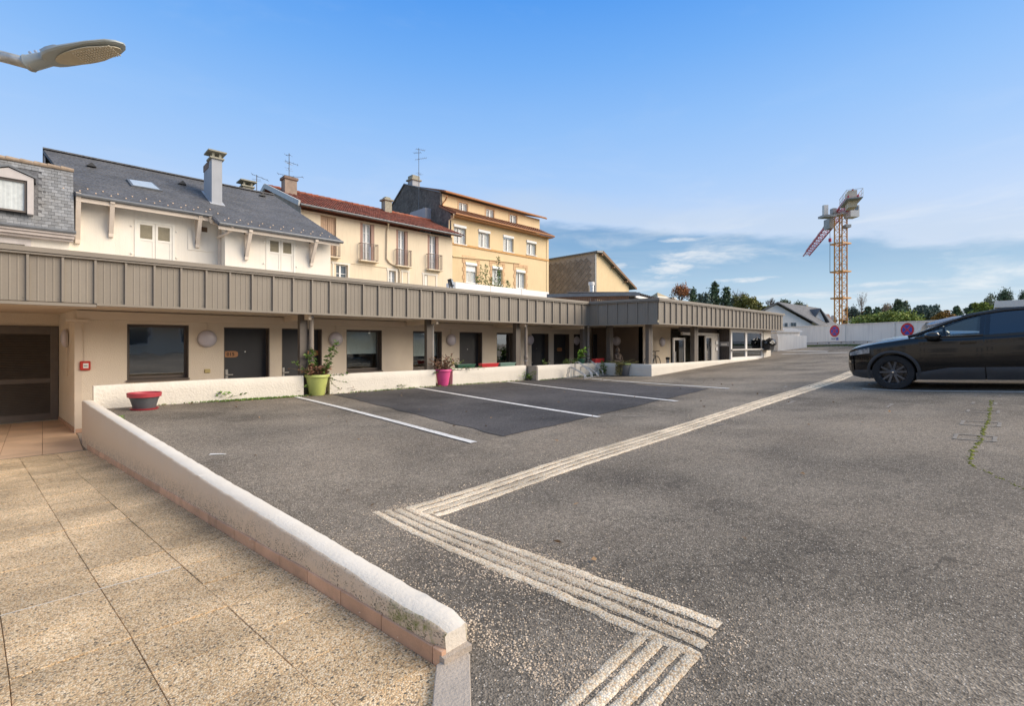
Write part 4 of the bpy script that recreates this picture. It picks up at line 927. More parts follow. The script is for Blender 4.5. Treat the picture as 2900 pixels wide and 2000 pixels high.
def balcony(w, x0, x1, y, z0, z1):
    m = MB(); d = .28
    for (a, b) in (((x0, y, z1), (x0, y - d, z1)), ((x0, y - d, z1), (x1, y - d, z1)), ((x1, y - d, z1), (x1, y, z1))): m.bar(a, b, .03, .03); m.bar((a[0], a[1], z0 + .06), (b[0], b[1], z0 + .06), .025, .025)
    n = 11
    for k in range(n + 1): x = x0 + (x1 - x0) * k / n; m.bar((x, y - d, z0 + .06), (x, y - d, z1), .016, .016, (1, 0, 0))
    for k in range(1, 3): 
        for x in (x0, x1): m.bar((x, y - d * k / 3, z0 + .06), (x, y - d * k / 3, z1), .016, .016, (1, 0, 0))
    m.build('railing', m_iron, w); MB().bbox(x0 - .05, x1 + .05, y - d - .06, y - .002, z0 - .07, z0, .015).build('ledge', m_hcream, w)
def shutter(w, x0, x1, y, z0, z1, mat, lou=0):
    m = MB(); t = .035
    if lou:
        zl = z0 + (z1 - z0) * (1 - lou); s = .075
        for (a, b, c, d) in ((x0, x0 + s, z0, z1), (x1 - s, x1, z0, z1), (x0 + s, x1 - s, z1 - s, z1), (x0 + s, x1 - s, zl - s, zl), (x0 + s, x1 - s, z0, z0 + s)): m.box(a, b, y - t, y, c, d)
        m.box(x0 + s, x1 - s, y - t * .6, y - .002, z0 + s, zl - s); o = m.build('shutter', mat, w)
        l = MB(); n = 13
        for k in range(n): z = zl + (z1 - s - zl) * (k + .5) / n; l.add([(x0 + s, y - t, z - .02), (x1 - s, y - t, z - .02), (x1 - s, y - .006, z + .012), (x0 + s, y - .006, z + .012)], [(0, 1, 2, 3)])
        l.build('louvre', M('shutter_louvre', (.42, .37, .26), .8) if 'shutter_louvre' not in MATS else MATS['shutter_louvre'], o) if False else l.build('louvre', MATS.get('shutter_louvre') or M('shutter_louvre', (.42, .37, .26), .8), w)
    else:
        n = 4
        for k in range(n): a = x0 + (x1 - x0) * k / n; m.bbox(a + .004, a + (x1 - x0) / n - .004, y - t, y, z0, z1, .006)
        m.build('shutter', mat, w)
def stack(parent, x0, x1, y0, y1, z0, z1, mat, cap=True, name='chimney'):
    c = MB().box(x0, x1, y0, y1, z0, z1).build(name, mat, parent)
    if cap:
        m = MB(); m.bbox(x0 - .07, x1 + .07, y0 - .07, y1 + .07, z1, z1 + .07, .01)
        for a in (x0 + .02, x1 - .10):
            for b in (y0 + .02, y1 - .10): m.box(a, a + .08, b, b + .08, z1 + .07, z1 + .26)
        m.add([(x0 - .14, y0 - .14, z1 + .26), (x1 + .14, y0 - .14, z1 + .26), (x1 + .14, y1 + .14, z1 + .26), (x0 - .14, y1 + .14, z1 + .26), (x0 - .14, y0 - .14, z1 + .31), (x1 + .14, y0 - .14, z1 + .31), (x1 + .14, y1 + .14, z1 + .31), (x0 - .14, y1 + .14, z1 + .31), ((x0 + x1) / 2 - .08, (y0 + y1) / 2, z1 + .44), ((x0 + x1) / 2 + .08, (y0 + y1) / 2, z1 + .44)],
              [(0, 3, 2, 1), (0, 1, 5, 4), (1, 2, 6, 5), (2, 3, 7, 6), (3, 0, 4, 7), (4, 5, 9, 8), (5, 6, 9), (6, 7, 8, 9), (7, 4, 8)])
        m.build('chimney_cap', m_cstone, c)
    return c
def antenna(label, base, h, elems, grp=None):
    t = thing('roof_antenna', label, 'antenna', base, grp); b = Vector(base)
    MB().tube([b, b + Vector((0, 0, h))], .02, 6).build('mast', m_zinc, t)
    for (z, ang, L_, n, tilt) in elems:
        d = Vector((math.cos(ang), math.sin(ang), tilt)).normalized(); c = b + Vector((0, 0, z)); m = MB(); m.bar(c - d * L_ * .3, c + d * L_ * .7, .018, .018)
        s = d.cross(Vector((0, 0, 1))).normalized()
        for k in range(n): p = c + d * L_ * (-.28 + .95 * k / max(1, n - 1)); m.bar(p - s * .2, p + s * .2, .010, .010)
        m.build('aerial', m_zinc, t)
    return t

def object_tone(m, lo, hi):
    t = m.node_tree; b = t.nodes['Principled BSDF']; l = b.inputs['Base Color'].links[0]; src = l.from_socket
    oi = t.nodes.new('ShaderNodeObjectInfo'); mr = t.nodes.new('ShaderNodeMapRange'); t.links.new(oi.outputs['Random'], mr.inputs[0]); mr.inputs[3].default_value = lo; mr.inputs[4].default_value = hi
    mx = t.nodes.new('ShaderNodeMix'); mx.data_type = 'RGBA'; mx.blend_type = 'MULTIPLY'; mx.inputs[0].default_value = 1; t.links.new(src, mx.inputs[6]); t.links.new(mr.outputs[0], mx.inputs[7]); t.links.new(mx.outputs[2], b.inputs['Base Color'])
for m_, a_, b_ in ((m_slates, .70, 1.12), (m_diam, .80, 1.15), (m_clad, .93, 1.06), (m_skirt, .86, 1.1), (m_terra, .9, 1.08)): object_tone(m_, a_, b_)
# ---------------------------------------------------------------- mansard house, far left
mh = thing('mansard_house', 'house with steep grey slate mansard and gabled dormer at the left edge', 'house', (-1.5, 20.4, GZ))
lw = rect(20.4, -120, 70, 684, 760)
house_wall('wall', m_hwhite, mh, 20.4, -4, .60, GZ, 3.2 + CAMZ, [lw]); w = hwin(mh, 20.4, lw, 1, mat=m_frame)
MB().box(lw[0] - .14, lw[1] + .14, 20.36, 20.398, lw[3] + .002, lw[3] + .16).box(lw[1] + .002, lw[1] + .14, 20.36, 20.398, lw[2], lw[3]).build('surround', M('pale_stone', (.62, .56, .52), .85), w)
MB().box(.3, .599, 20.72, 25, GZ, 3.2 + CAMZ).build('side_wall', m_hwhite, mh)
m = MB()
for (d, a, b) in ((.40, 3.29, 3.36), (.34, 3.20, 3.285), (.24, 3.13, 3.195)): m.box(-4, .60 + d * .3, 20.4 - d, 20.399, a + CAMZ, b + CAMZ)
m.build('cornice', M('cornice_stone', (.52, .45, .40), .8, var=.1), mh)
MB().tube([(-4, 19.98, 3.40 + CAMZ), (.74, 19.98, 3.40 + CAMZ)], .055, 8).build('gutter', m_zinc, mh)
A0, A1 = Vector((0, 20.02, 3.44 + CAMZ)), Vector((0, 20.92, 5.50 + CAMZ)); ss = (A1 - A0); sl = ss.length; sdv = ss.normalized(); snv = Vector((0, sdv.z, -sdv.y)) * -1
MB().prism([(-4, A0.y, A0.z), (-4, A1.y, A1.z), (-4, A1.y + .3, A1.z), (-4, A0.y + .4, A0.z)], (4.68, 0, 0)).build('roof', m_slate, mh)
MB().prism([(.681, A0.y, A0.z), (.681, A1.y, A1.z), (.681, 25, A1.z), (.681, 25, A0.z)], (.02, 0, 0)).build('roof_end', m_slate, mh)
nr = 19; cwid = .145; cnt = 0; rest = MB()
for r in range(nr):
    z0 = r * sl / nr; z1 = (r + 1.35) * sl / nr
    if r == nr - 1: z1 = sl
    off = (r % 2) * cwid / 2
    x = .70
    while x > -2.4:
        a = x - cwid - off if x == .70 and off else x - cwid; b = x
        if x == .70 and off: a = x - cwid / 2
        o = A0 + sdv * z0 + snv * (.018 + random.uniform(0, .004)); p = A0 + sdv * z1 + snv * .004; g = .003
        zmid = (o.z + p.z) / 2 - CAMZ
        m = MB(); t = snv * .008
        q = [(a + g, o.y, o.z), (b - g, o.y, o.z), (b - g, p.y, p.z), (a + g, p.y, p.z)]
        m.add(q + [tuple(Vector(c) - t) for c in q], [(0, 1, 2, 3), (0, 4, 5, 1), (1, 5, 6, 2), (3, 7, 4, 0)])
        inside = a < -.15 and 3.78 < zmid < 5.3
        if not inside:
            if cnt < 300 and a > -1.0: m.build('slate', m_slates, mh); cnt += 1
            else: rest.add(m.v, m.f)
        x = a
rest.build('slate_field', m_slates, mh, kind='stuff')
m = MB()
for k in range(16): x = .72 - k * .3; m.tube([(x, A1.y - .03, A1.z + .03), (x - .31, A1.y - .03, A1.z + .045)], [.06, .07], 8)
m.build('ridge_tile', M('old_ridge_tile', (.33, .25, .18), .9, var=.25, scale=6), mh)
# dormer
dx1 = xu(95, 19.9); dxc = xu(24, 19.9); dx0 = 2 * dxc - dx1; dz0 = zv(85, 606, 19.9); dz1 = zv(95, 505, 19.9); dzp = zv(24, 474, 19.9)
m = MB(); fr = [(dx0, dz0), (dx1, dz0), (dx1, dz1), (dxc, dzp), (dx0, dz1)]; ox0, ox1 = dx0 + .12, dx1 - .13; oz0, oz1 = dz0 + .02, dz1 - .10
m.box(dx0, ox0, 19.90, 20.8, dz0, dz1); m.box(ox1, dx1, 19.90, 20.8, dz0, dz1); m.prism([(dx0, 19.9, dz1), (dx1, 19.9, dz1), (dxc, 19.9, dzp)], (0, 1.0, 0)); m.box(ox0, ox1, 19.9, 20.0, oz1, dz1)
dm = m.build('dormer', M('dormer_grey', (.50, .455, .43), .7, var=.05), mh)
dw = hwin(mh, 19.9, (ox0, ox1, oz0, oz1), 0, .06, m_frame, .46, sill=False)
m = MB(); m.prism([(dx0 - .05, 19.86, dz1 + .0), (dxc, 19.86, dzp + .03), (dx1 + .05, 19.86, dz1), (dx1 + .05, 19.86, dz1 + .05), (dxc, 19.86, dzp + .09), (dx0 - .05, 19.86, dz1 + .05)], (0, 1.2, 0)); m.build('dormer_roof', m_zinc, mh)

# ---------------------------------------------------------------- white house with slate roof
wh = thing('white_house', 'cream white house with dark slate roof, bracketed eaves and louvred shutters', 'house', (4.5, 20.6, GZ))
K = .5434; zr = lambda y: 4.70 + (y - 20.4) * K + CAMZ
Y2 = 19.70; w1y, w2y = 21.0, 20.3
r1 = rect(w1y, 386, 491, 632, 748); r2 = rect(w2y, 757, 833, 677, 772)
house_wall('wall', m_hwhite, wh, w1y, .5, 4.86, GZ, zr(w1y) - .10, [r1]); house_wall('wall', m_hwhite, wh, w2y, 4.86, 8.86, GZ, zr(w2y) - .10, [r2])
MB().box(8.56, 8.859, w2y + .301, 29, GZ, 4.3 + CAMZ).build('side_wall', m_hwhite, wh); MB().box(4.861, 5.1, w2y + .301, 21.3, GZ, zr(w2y) - .1).build('side_wall', m_hwhite, wh)
for r, yy, vis in ((r1, w1y, 1), (r2, w2y, 1)):
    w = MB().box(r[0], r[1], yy + .10, yy + .12, r[2], r[3]).build('window', m_shut, wh); xm = (r[0] + r[1]) / 2
    m = MB(); 
    shutter(w, r[0] + .03, xm - .006, yy + .04, r[2] + .02, r[3] - .03, m_shut, .40); shutter(w, xm + .006, r[1] - .03, yy + .04, r[2] + .02, r[3] - .03, m_shut, .40)
    for (a, b, c, d) in ((r[0] - .05, r[0] + .03, r[2], r[3] + .05), (r[1] - .03, r[1] + .05, r[2], r[3] + .05), (r[0] + .031, r[1] - .031, r[3] - .03, r[3] + .05)): m.box(a, b, yy - .02, yy + .03, c, d)
    m.build('surround', m_shut, w)
    for zz in (r[2] + .3, r[3] - .2):
        for xx in (r[0] - .12, r[1] + .10): MB().lathe([(.0001, -.05), (.03, -.05), (.03, 0)], 8, (xx, yy, zz), 'y').build('shutter_catch', m_shut, w)
roofp = [(0.0, 25), (8.08, 25), (9.12, Y2), (4.50, Y2), (4.40, 20.4), (.74, 20.4)]
def slab(poly, zf, t): top = [Vector((x, y, zf(y))) for x, y in poly]; return MB().prism([p - Vector((0, 0, t)) for p in top], (0, 0, t))
# slate roof with real courses
def coursed(x_of, y0, y1, n, zf, lift, name, mat, parent, jit=.0):
    m = MB()
    for r in range(n):
        ya = y0 + (y1 - y0) * r / n; yb = y0 + (y1 - y0) * (r + 1.12) / n; xa0, xa1 = x_of(ya); xb0, xb1 = x_of(min(yb, y1)); k = max(3, int((xa1 - xa0) / .55))
        V = []
        for i in range(k + 1):
            t = i / k; h = lift * (1 + jit * random.uniform(-1, 1)); V += [(xa0 + (xa1 - xa0) * t, ya, zf(ya) + h), (xb0 + (xb1 - xb0) * t, yb, zf(yb) + .002), (xa0 + (xa1 - xa0) * t, ya, zf(ya) - .004)]
        m.add(V, [(3 * i, 3 * i + 3, 3 * i + 4, 3 * i + 1) for i in range(k)] + [(3 * i, 3 * i + 2, 3 * i + 5, 3 * i + 3) for i in range(k)])
    return m.build(name, mat, parent)
rf = slab(roofp, lambda y: zr(y) - .005, .10).build('roof', m_slate, wh)
def xspan(y):
    x0 = .74 - (y - 20.4) * .16 if y >= 20.4 else 4.5; x1 = 9.12 + (8.08 - 9.12) * (y - Y2) / (25 - Y2); return (x0, x1)
coursed(xspan, Y2, 20.4, 4, zr, .018, 'slate_course', m_slate, rf, .4); coursed(xspan, 20.4, 25, 24, zr, .018, 'slate_course', m_slate, rf, .4)
MB().bar((0, 25.0, zr(25) + .03), (8.08, 25.0, zr(25) + .03), .22, .05).build('ridge', m_slate, rf)
slab([(-.0, 25.05), (8.08, 25.05), (8.2, 30), (0, 30)], lambda y: zr(25) - (y - 25) * K, .1).build('roof', m_slate, wh)
MB().prism([(.02, 20.5, zr(20.5) - .12), (.02, 24.98, zr(24.98) - .12), (.02, 29, zr(21)), (.02, 29, 3 + CAMZ), (.02, 20.5, 3 + CAMZ)], (.05, 0, 0)).build('slate_gable', m_slate, wh)
for (a, b, y) in ((.76, 4.45, 20.34), (4.52, 9.12, Y2 - .06)): MB().tube([(a, y, zr(y + .06) - .04), (b, y, zr(y + .06) - .05)], .055, 8).build('gutter', m_zinc, wh)
for (a, b, y) in ((.76, 4.45, 20.42), (4.52, 9.0, Y2 + .04)): MB().box(a, b, y, y + .03, zr(y) - .24, zr(y) - .11).build('fascia_board', m_woodw, wh)
for (u, y, v0, v1) in ((221, w1y, 555, 690), (316, w1y, 575, 672), (562, w1y, 612, 702), (702, w2y, 655, 737), (887, w2y, 682, 754)):
    x = xu(u, y - .25); z1 = zv(u, v0, y - .4); z0 = zv(u, v1, y - .05); m = MB()
    m.bar((x, y - .06, z0), (x, y - .06, z1), .12, .12, (1, 0, 0)); m.bar((x, y - .06, z0 + .12), (x, y - .58, z1 - .03), .11, .12, (1, 0, 0)); m.bar((x, y - .66, z1), (x, y + .0, z1), .12, .12, (1, 0, 0))
    m.build('bracket', m_woodw, wh)
m = MB(); a = xu(640, w2y); pz = [onY(598, 620, 20.25), onY(601, 634, 20.4), onY(622, 641, 20.6), onY(622, 780, 20.6)]
MB().tube([onY(597, 612, 20.3), onY(599, 628, 20.4), onY(618, 636, 20.85), onY(623, 650, 20.9), onY(623, 770, 20.9)], .06, 8).build('downpipe', m_woodw, wh)
MB().tube([onY(658, 640, 19.72), onY(657, 650, 19.8), onY(640, 662, 20.2), onY(617, 672, 20.85)], .055, 8).build('downpipe', m_woodw, wh)
m = MB(); rr = [onY(532, 650, w1y), onY(532, 707, w1y), onY(612, 716, w1y)]
m.box(rr[0].x, rr[0].x + .12, w1y - .03, w1y - .002, rr[1].z, rr[0].z); m.box(rr[0].x + .121, rr[2].x, w1y - .03, w1y - .002, rr[1].z, rr[1].z + .05); m.build('wall_moulding', m_hwhite, wh)
c = onY(579, 650, w1y); MB().box(c.x - .09, c.x + .09, w1y - .015, w1y - .002, c.z - .09, c.z + .09).build('air_vent', M('vent_brown', (.16, .10, .06), .9), wh)
# chimney (tall grey), roof light, vents, snow hooks
cx0, cx1 = 4.76, 5.14; cy0, cy1 = 21.9, 23.2
ck = stack(wh, cx0 + .02, cx1, cy0, cy0 + .50, zr(cy0) - .2, zv(614, 452, 21.95), m_cgrey)
MB().box(cx0 + .02, cx1 - .1, cy0 + .501, cy1, zr(cy0) - .2, zv(577, 482, 22.9)).build('chimney', m_cgrey, wh)
MB().box(cx0, cx1 - .08, cy0 + .52, cy1 + .02, zv(577, 482, 22.9), zv(577, 464, 22.9)).build('chimney', m_brickc, wh)
MB().prism([(cx0 - .05, cy0 - .12, zr(cy0 - .12) + .015), (cx1 + .08, cy0 - .12, zr(cy0 - .12) + .015), (cx1 + .08, cy1 + .1, zr(cy1 + .1) + .015), (cx0 - .05, cy1 + .1, zr(cy1 + .1) + .015)], (0, 0, .02)).build('flashing', M('lead_flashing', (.40, .41, .43), .5), ck)
pN = Vector((0, -K, 1)); pP = Vector((0, 20.4, zr(20.4)))
q = [onPl(u, v, pP, pN) for u, v in ((358, 511), (432, 521), (461, 545), (372, 530))]; e = Vector((0, -K, 1)).normalized()
sk = MB().prism(q, e * .07).build('roof_light', m_zinc, wh); cc = sum(q, Vector()) / 4; MB().prism([cc + (p - cc) * .84 + e * .071 for p in q], e * .006).build('pane', M('roof_light_glass', (.45, .50, .52), .08, spec=.8), sk)
for (u, v) in ((259, 474), (516, 524), (743, 557)):
    c = onPl(u, v, pP, pN); MB().add([c + Vector((-.14, -.12, .02)), c + Vector((.14, -.12, .02)), c + Vector((0, -.12, .17)), c + Vector((0, .3, .17)), c + Vector((-.14, .1, .06)), c + Vector((.14, .1, .06))], [(0, 1, 2), (0, 2, 3, 4), (1, 5, 3, 2)]).build('roof_vent', m_black, wh)
m_hook = M('copper_hook', (.62, .46, .34), .5)
for r, n, y in ((0, 12, 20.62), (1, 11, 20.95)):
    for k in range(n): x = .45 + r * .2 + k * .385; MB().box(x, x + .035, y, y + .07, zr(y) + .02, zr(y) + .055).build('snow_hook', m_hook, wh)
for r, n, y in ((0, 11, 19.95), (1, 10, 20.25)):
    for k in range(n): x = 4.75 + r * .2 + k * .39; MB().box(x, x + .035, y, y + .07, zr(y) + .02, zr(y) + .055).build('snow_hook', m_hook, wh)
cbk = onD(707, 532, 36); stack(wh, cbk.x - .3, cbk.x + .3, 27, 27.6, zr(25) - 1.2, zr(25) + .05, m_cstone) if False else stack(wh, 7.0, 7.45, 26.0, 26.5, zr(25) - 1.4, zv(707, 534, 26.2), m_cstone)
antenna('small rusty aerial beside the low capped chimney on the slate roof', tuple(onY(727, 540, 26.6)), .8, [(.75, -.5, .8, 4, -.35), (.55, 1.2, .3, 2, 0)])

# ---------------------------------------------------------------- cream house with red tiled roof
ch = thing('cream_house', 'pale yellow house with a red tiled roof, tall french windows and small iron balconies', 'house', (14, 26, GZ))
cy = 26.0
Fw = [rect(cy, 908, 952, 612, 726), rect(cy, 1020, 1060, 633, 739), rect(cy, 1122, 1155, 652, 753.6), rect(cy, 1211, 1242, 667, 764)]
Lw = [rect(cy, 946, 985, 749, 800), rect(cy, 1101, 1121, 767, 808), rect(cy, 1140.6, 1155, 771, 812), rect(cy, 1201, 1234, 780, 820)]
house_wall('wall', m_hcream, ch, cy, 9.62, xu(1281, cy), GZ, 7.05 + CAMZ, Fw + Lw)
MB().box(9.62, 9.9, cy + .301, 30, GZ, 6.9 + CAMZ).build('side_wall', m_hcream, ch)
zc = lambda y: 7.16 + (y - 25.4) * (9.05 - 7.16) / 4.6 + CAMZ
rf = slab([(9.50, 25.42), (20.0, 25.42), (21.0, 30), (9.24, 30)], lambda y: zc(y) - .02, .10).build('roof', m_tile, ch)
m = MB(); nrow = 20
for r in range(nrow):
    ya = 25.4 + r * 4.6 / nrow; yb = ya + 4.6 / nrow * 1.12; n = 44; V = []; k6 = 6
    for i in range(n * k6 + 1):
        x = 9.5 + i / k6 * .245; ph = i % k6 / k6; h = .075 * (math.sin(PI * min(1, ph / .62)) if ph < .62 else -.35 * math.sin(PI * (ph - .62) / .38)); jj = .012 * mnoise.noise((i // k6 * 1.7, r * 2.3, 0))
        V += [(x, ya, zc(ya) + h + .035 + jj), (x, yb, zc(yb) + h + .002)]
    for i in range(n):
        b = i * k6; m.add(V[2 * b:2 * (b + k6) + 2], [(2 * j, 2 * j + 2, 2 * j + 3, 2 * j + 1) for j in range(k6)])
m.build('roof_tiles', m_tile, ch, kind='stuff', smooth=True)
MB().prism([(9.24, 30.05, zc(30)), (21, 30.05, zc(30)), (21, 34, zc(30) - 1.7), (9.24, 34, zc(30) - 1.7)], (0, 0, .08)).build('roof', m_tile, ch)
m = MB()
for k in range(30): x = 9.24 + k * .38; m.tube([(x, 30, zc(30) + .05), (x + .40, 30, zc(30) + .065)], [.11, .125], 8)
m.build('ridge_tile', m_tile, rf)
MB().tube([(9.5, 25.34, zc(25.4) - .02), (19.95, 25.34, zc(25.4) - .02)], .06, 8).build('gutter', m_zinc, ch)
m = MB(); m.bar((9.43, 25.35, zc(25.4) + .03), (9.22, 30.0, zc(30) + .05), .10, .26, (0, 0, 1)); m.bar((9.22, 30, zc(30) + .05), (9.22, 33, zc(30) - 1.1), .1, .26); m.build('verge_board', M('verge_white', (.55, .55, .53), .7), ch)
m = MB(); m.prism([(9.60, 25.6, zc(25.6) - .14), (9.60, 30, zc(30) - .14), (9.60, 34, zc(30) - 1.8), (9.60, 34, 4 + CAMZ), (9.60, 25.6, 4 + CAMZ)], (.018, 0, 0)); m.build('gable_wall', M('bare_gable', (.40, .35, .29), .9, var=.2, scale=2), ch)
for k, r in enumerate(Fw):
    if k == 0:
        w = MB().box(r[0], r[1], cy + .16, cy + .18, r[2], r[3]).build('window', m_shutb, ch); xm = (r[0] + r[1]) / 2
        shutter(w, r[0] + .02, xm - .01, cy + .14, r[2] + .02, r[3] - .02, m_shutb); shutter(w, xm + .01, r[1] - .02, cy + .14, r[2] + .02, r[3] - .02, m_shutb)
    else:
        sw = (r[1] - r[0]) * .20; rr = (r[0] + sw, r[1] - sw, r[2], r[3]); w = hwin(ch, cy, rr, 1, .16, None, .3, sill=False, bars=3)
        for (a, b) in ((r[0] + .01, r[0] + sw), (r[1] - sw, r[1] - .01)):
            m = MB(); n = 3
            for i in range(n): p = a + (b - a) * i / n; m.bbox(p + .003, p + (b - a) / n - .003, cy + .02, cy + .14, r[2] + .01, r[3] - .02, .005)
            m.build('shutter', m_shutr, w)
    balcony(w, r[0] - .08, r[1] + .10, cy, r[2] - .02, r[2] + .95)
for k, r in enumerate(Lw):
    w = hwin(ch, cy, r, 1 if k != 1 else 1, .14, None, .0 if k == 0 else .3, sill=k == 3, bars=1)
    m = MB(); s = .10
    for (a, b, c, d) in ((r[0] - s, r[0] - .002, r[2], r[3]), (r[1] + .002, r[1] + s, r[2], r[3]), (r[0] - s - .05, r[1] + s + .05, r[3] + .002, r[3] + .13)): m.box(a, b, cy - .03, cy - .002, c, d)
    m.build('surround', m_hwhite, w)
    if k == 3:
        for i in range(3): a = r[0] + .05 + (r[1] - r[0] - .1) * i / 3; MB().bbox(a + .01, a + (r[1] - r[0] - .1) / 3 - .01, cy + .03, cy + .06, r[2], r[3] - .03, .006).build('shutter', m_shut, w)
MB().box(9.7, xu(1150, cy), cy - .035, cy - .002, zv(1000, 745, cy) - .05, zv(1000, 745, cy)).build('string_course', m_hcream, ch)
MB().tube([onY(1101, 628, 25.5), onY(1100, 642, 25.9), onY(1097, 655, 25.93), onY(1096, 733, 25.93), onY(1104, 744, 25.93), onY(1128, 756, 25.93), onY(1133, 770, 25.93), onY(1133, 830, 25.93)], .05, 8).build('downpipe', m_hcream, ch)
c0 = onY(817, 525, 29.0); ck = stack(ch, c0.x - .33, c0.x + .33, 28.6, 29.2, zc(28.6) - .3, zv(817, 507, 28.9), M('old_chimney', (.30, .23, .18), .9, var=.2, scale=3), cap=False); MB().bbox(c0.x - .40, c0.x + .40, 28.53, 29.27, zv(817, 512, 28.9), zv(817, 504, 28.9), .02).build('chimney_cap', m_brickc, ck)
antenna('tall rusty television aerials on the brick chimney of the red roof', (c0.x, 28.9, zv(817, 505, 28.9)), 1.45, [(1.35, 2.3, .3, 2, .1), (.95, -.4, .7, 4, -.25), (.85, 1.8, .35, 3, .6), (.5, 1.5, .35, 2, .8), (.12, -.6, 1.1, 2, 0), (.15, 2.6, .9, 2, .15)])
c1 = onY(1096, 580, 29.8); ck = stack(ch, c1.x - .26, c1.x + .26, 29.6, 30.1, zc(29.6) - .3, zv(1096, 570, 29.8), m_cstone, cap=False); MB().bbox(c1.x - .36, c1.x + .36, 29.5, 30.2, zv(1096, 570, 29.8), zv(1096, 565, 29.8), .02).bbox(c1.x - .2, c1.x + .2, 29.65, 30.05, zv(1096, 565, 29.8) + .001, zv(1096, 559, 29.8), .02).build('chimney_cap', m_cstone, ck)

# ---------------------------------------------------------------- tall yellow house, dark gable
yh = thing('yellow_house', 'tall yellow house with dark slate gable, roller shutter boxes and an attic storey', 'house', (26, 28, GZ))
yy = 28.0; yu = 29.4; X0, X1 = 21.1, 31.62
M4 = [rect(yy, a, b, c, d) for a, b, c, d in ((1285, 1320, 637, 690.5), (1354.6, 1387.6, 652, 701), (1425, 1454.5, 667, 713), (1491, 1518.6, 682, 722))]
M3 = [rect(yy, a, b, c, d) for a, b, c, d in ((1318, 1350, 744, 801), (1394, 1422, 755, 806), (1461, 1487, 765, 817))]
U3 = [rect(yu, a, b, c, d) for a, b, c, d in ((1299, 1324, 574, 603), (1376, 1399, 592, 618), (1443, 1464, 608, 634))]
house_wall('wall', m_hyel, yh, yy, X0, X1, GZ, 9.22 + CAMZ, M4 + M3); house_wall('wall', m_hyel, yh, yu, X0 + .2, 32.0, 9.3 + CAMZ, 11.12 + CAMZ, U3)
MB().box(X1 - .3, X1, yy + .301, 38, GZ, 9.2 + CAMZ).build('side_wall', m_hyel, yh)
for r in M4: hwin(yh, yy, r, 1, .14, None, .22, box=.22)
for k, r in enumerate(M3):
    w = hwin(yh, yy, r, 1 if k else 0, .14, None, .3, box=.22)
    if k == 0: MB().box(r[0] + .02, r[1] - .02, yy + .10, yy + .118, r[2] + .85, r[3] - .22).build('roller_shutter', m_pvc, w)
    n = 6; hh = (r[3] - r[2] + .3) / n
    for i in range(n):
        for s in (0, 1):
            wd = .30 if i % 2 else .20; a = (r[0] - wd, r[0] - .02) if s == 0 else (r[1] + .02, r[1] + wd)
            MB().bbox(a[0], a[1], yy - .03, yy - .002, r[2] - .1 + i * hh + .006, r[2] - .1 + (i + 1) * hh - .006, .006).build('quoin', m_quoin, yh)
    for i in range(3): a = r[0] - .3 + i * (r[1] - r[0] + .6) / 3; MB().bbox(a + .006, a + (r[1] - r[0] + .6) / 3 - .006, yy - .03, yy - .002, r[2] - .1 + n * hh + .004, r[2] - .1 + n * hh + .26, .006).build('quoin', m_quoin, yh)
for r in U3: hwin(yh, yu, r, 1, .10, None, .25, fw=.07)
for i, r in enumerate(U3): MB().box(r[0] - .09, r[0] - .002, yu - .025, yu - .002, r[2], r[3] + .09).box(r[1] + .002, r[1] + .09, yu - .025, yu - .002, r[2], r[3] + .09).box(r[0], r[1], yu - .025, yu - .002, r[3] + .002, r[3] + .09).build('surround', m_quoin, yh)
za, zb_ = 9.30 + CAMZ, 10.22 + CAMZ
rf = MB().prism([(X0 - .1, 27.42, za - .05), (X0 - .1, 29.38, zb_), (X0 - .1, 29.38, zb_ - .15), (X0 - .1, 27.42, za - .16)], (10.75, 0, 0)).build('roof', m_tile2, yh)
m = MB(); nrow = 9
for r in range(nrow):
    t0, t1 = r / nrow, (r + 1.15) / nrow; P = lambda t: (27.42 + t * 1.96, za - .05 + t * (zb_ - za + .05)); (a, b), (c, d) = P(t0), P(min(t1, 1.02)); V = []
    for i in range(130): x = X0 - .1 + i * 10.75 / 129; h = .02 * (i % 3 == 0); V += [(x, a, b + .045 + h), (x, c, d + .008 + h)]
    m.add(V, [(2 * i, 2 * i + 2, 2 * i + 3, 2 * i + 1) for i in range(129)])
m.build('roof_tiles', m_tile2, rf, kind='stuff')
MB().tube([(X0 - .1, 27.36, za - .10), (X1 + .05, 27.36, za - .10)], .07, 8).build('gutter', m_orngut, yh)
MB().box(X0 - .1, X1 + .05, 27.44, 27.99, za - .22, za - .17).build('soffit', M('varnished_soffit', (.42, .20, .075), .6), yh)
MB().prism([(X0 + .1, 28.95, 11.16 + CAMZ), (32.4, 28.95, 11.16 + CAMZ), (32.4, 34.2, 12.75 + CAMZ), (X0 + .02, 34.2, 12.75 + CAMZ)], (0, 0, .12)).build('roof', m_tile2, yh)
MB().prism([(X0 + .02, 34.2, 12.75 + CAMZ), (32.4, 34.2, 12.75 + CAMZ), (32.4, 39, 10 + CAMZ), (X0 + .02, 39, 10 + CAMZ)], (0, 0, .12)).build('roof', m_tile2, yh)
MB().tube([(X0 + .15, 28.92, 11.17 + CAMZ), (32.4, 28.92, 11.17 + CAMZ)], .07, 8).build('gutter', m_orngut, yh)
MB().box(X0, X1, yy - .06, yy - .002, zv(1280, 692, yy) - .0, zv(1280, 687, yy) + .02).build('string_course', m_orngut if False else M('ochre_band', (.60, .33, .12), .8), yh)
MB().tube([onY(1282, 726, 27.95), onY(1380, 735, 27.95), onY(1470, 746, 27.95), onY(1474, 744, 27.95)], .05, 8).build('wall_pipe', m_hyel, yh)
MB().tube([onY(1266, 556, 28.9), onY(1262, 566, 29.2), onY(1254, 576, 29.3), onY(1252, 590, 29.3)], .05, 8).build('downpipe', m_orngut, yh)
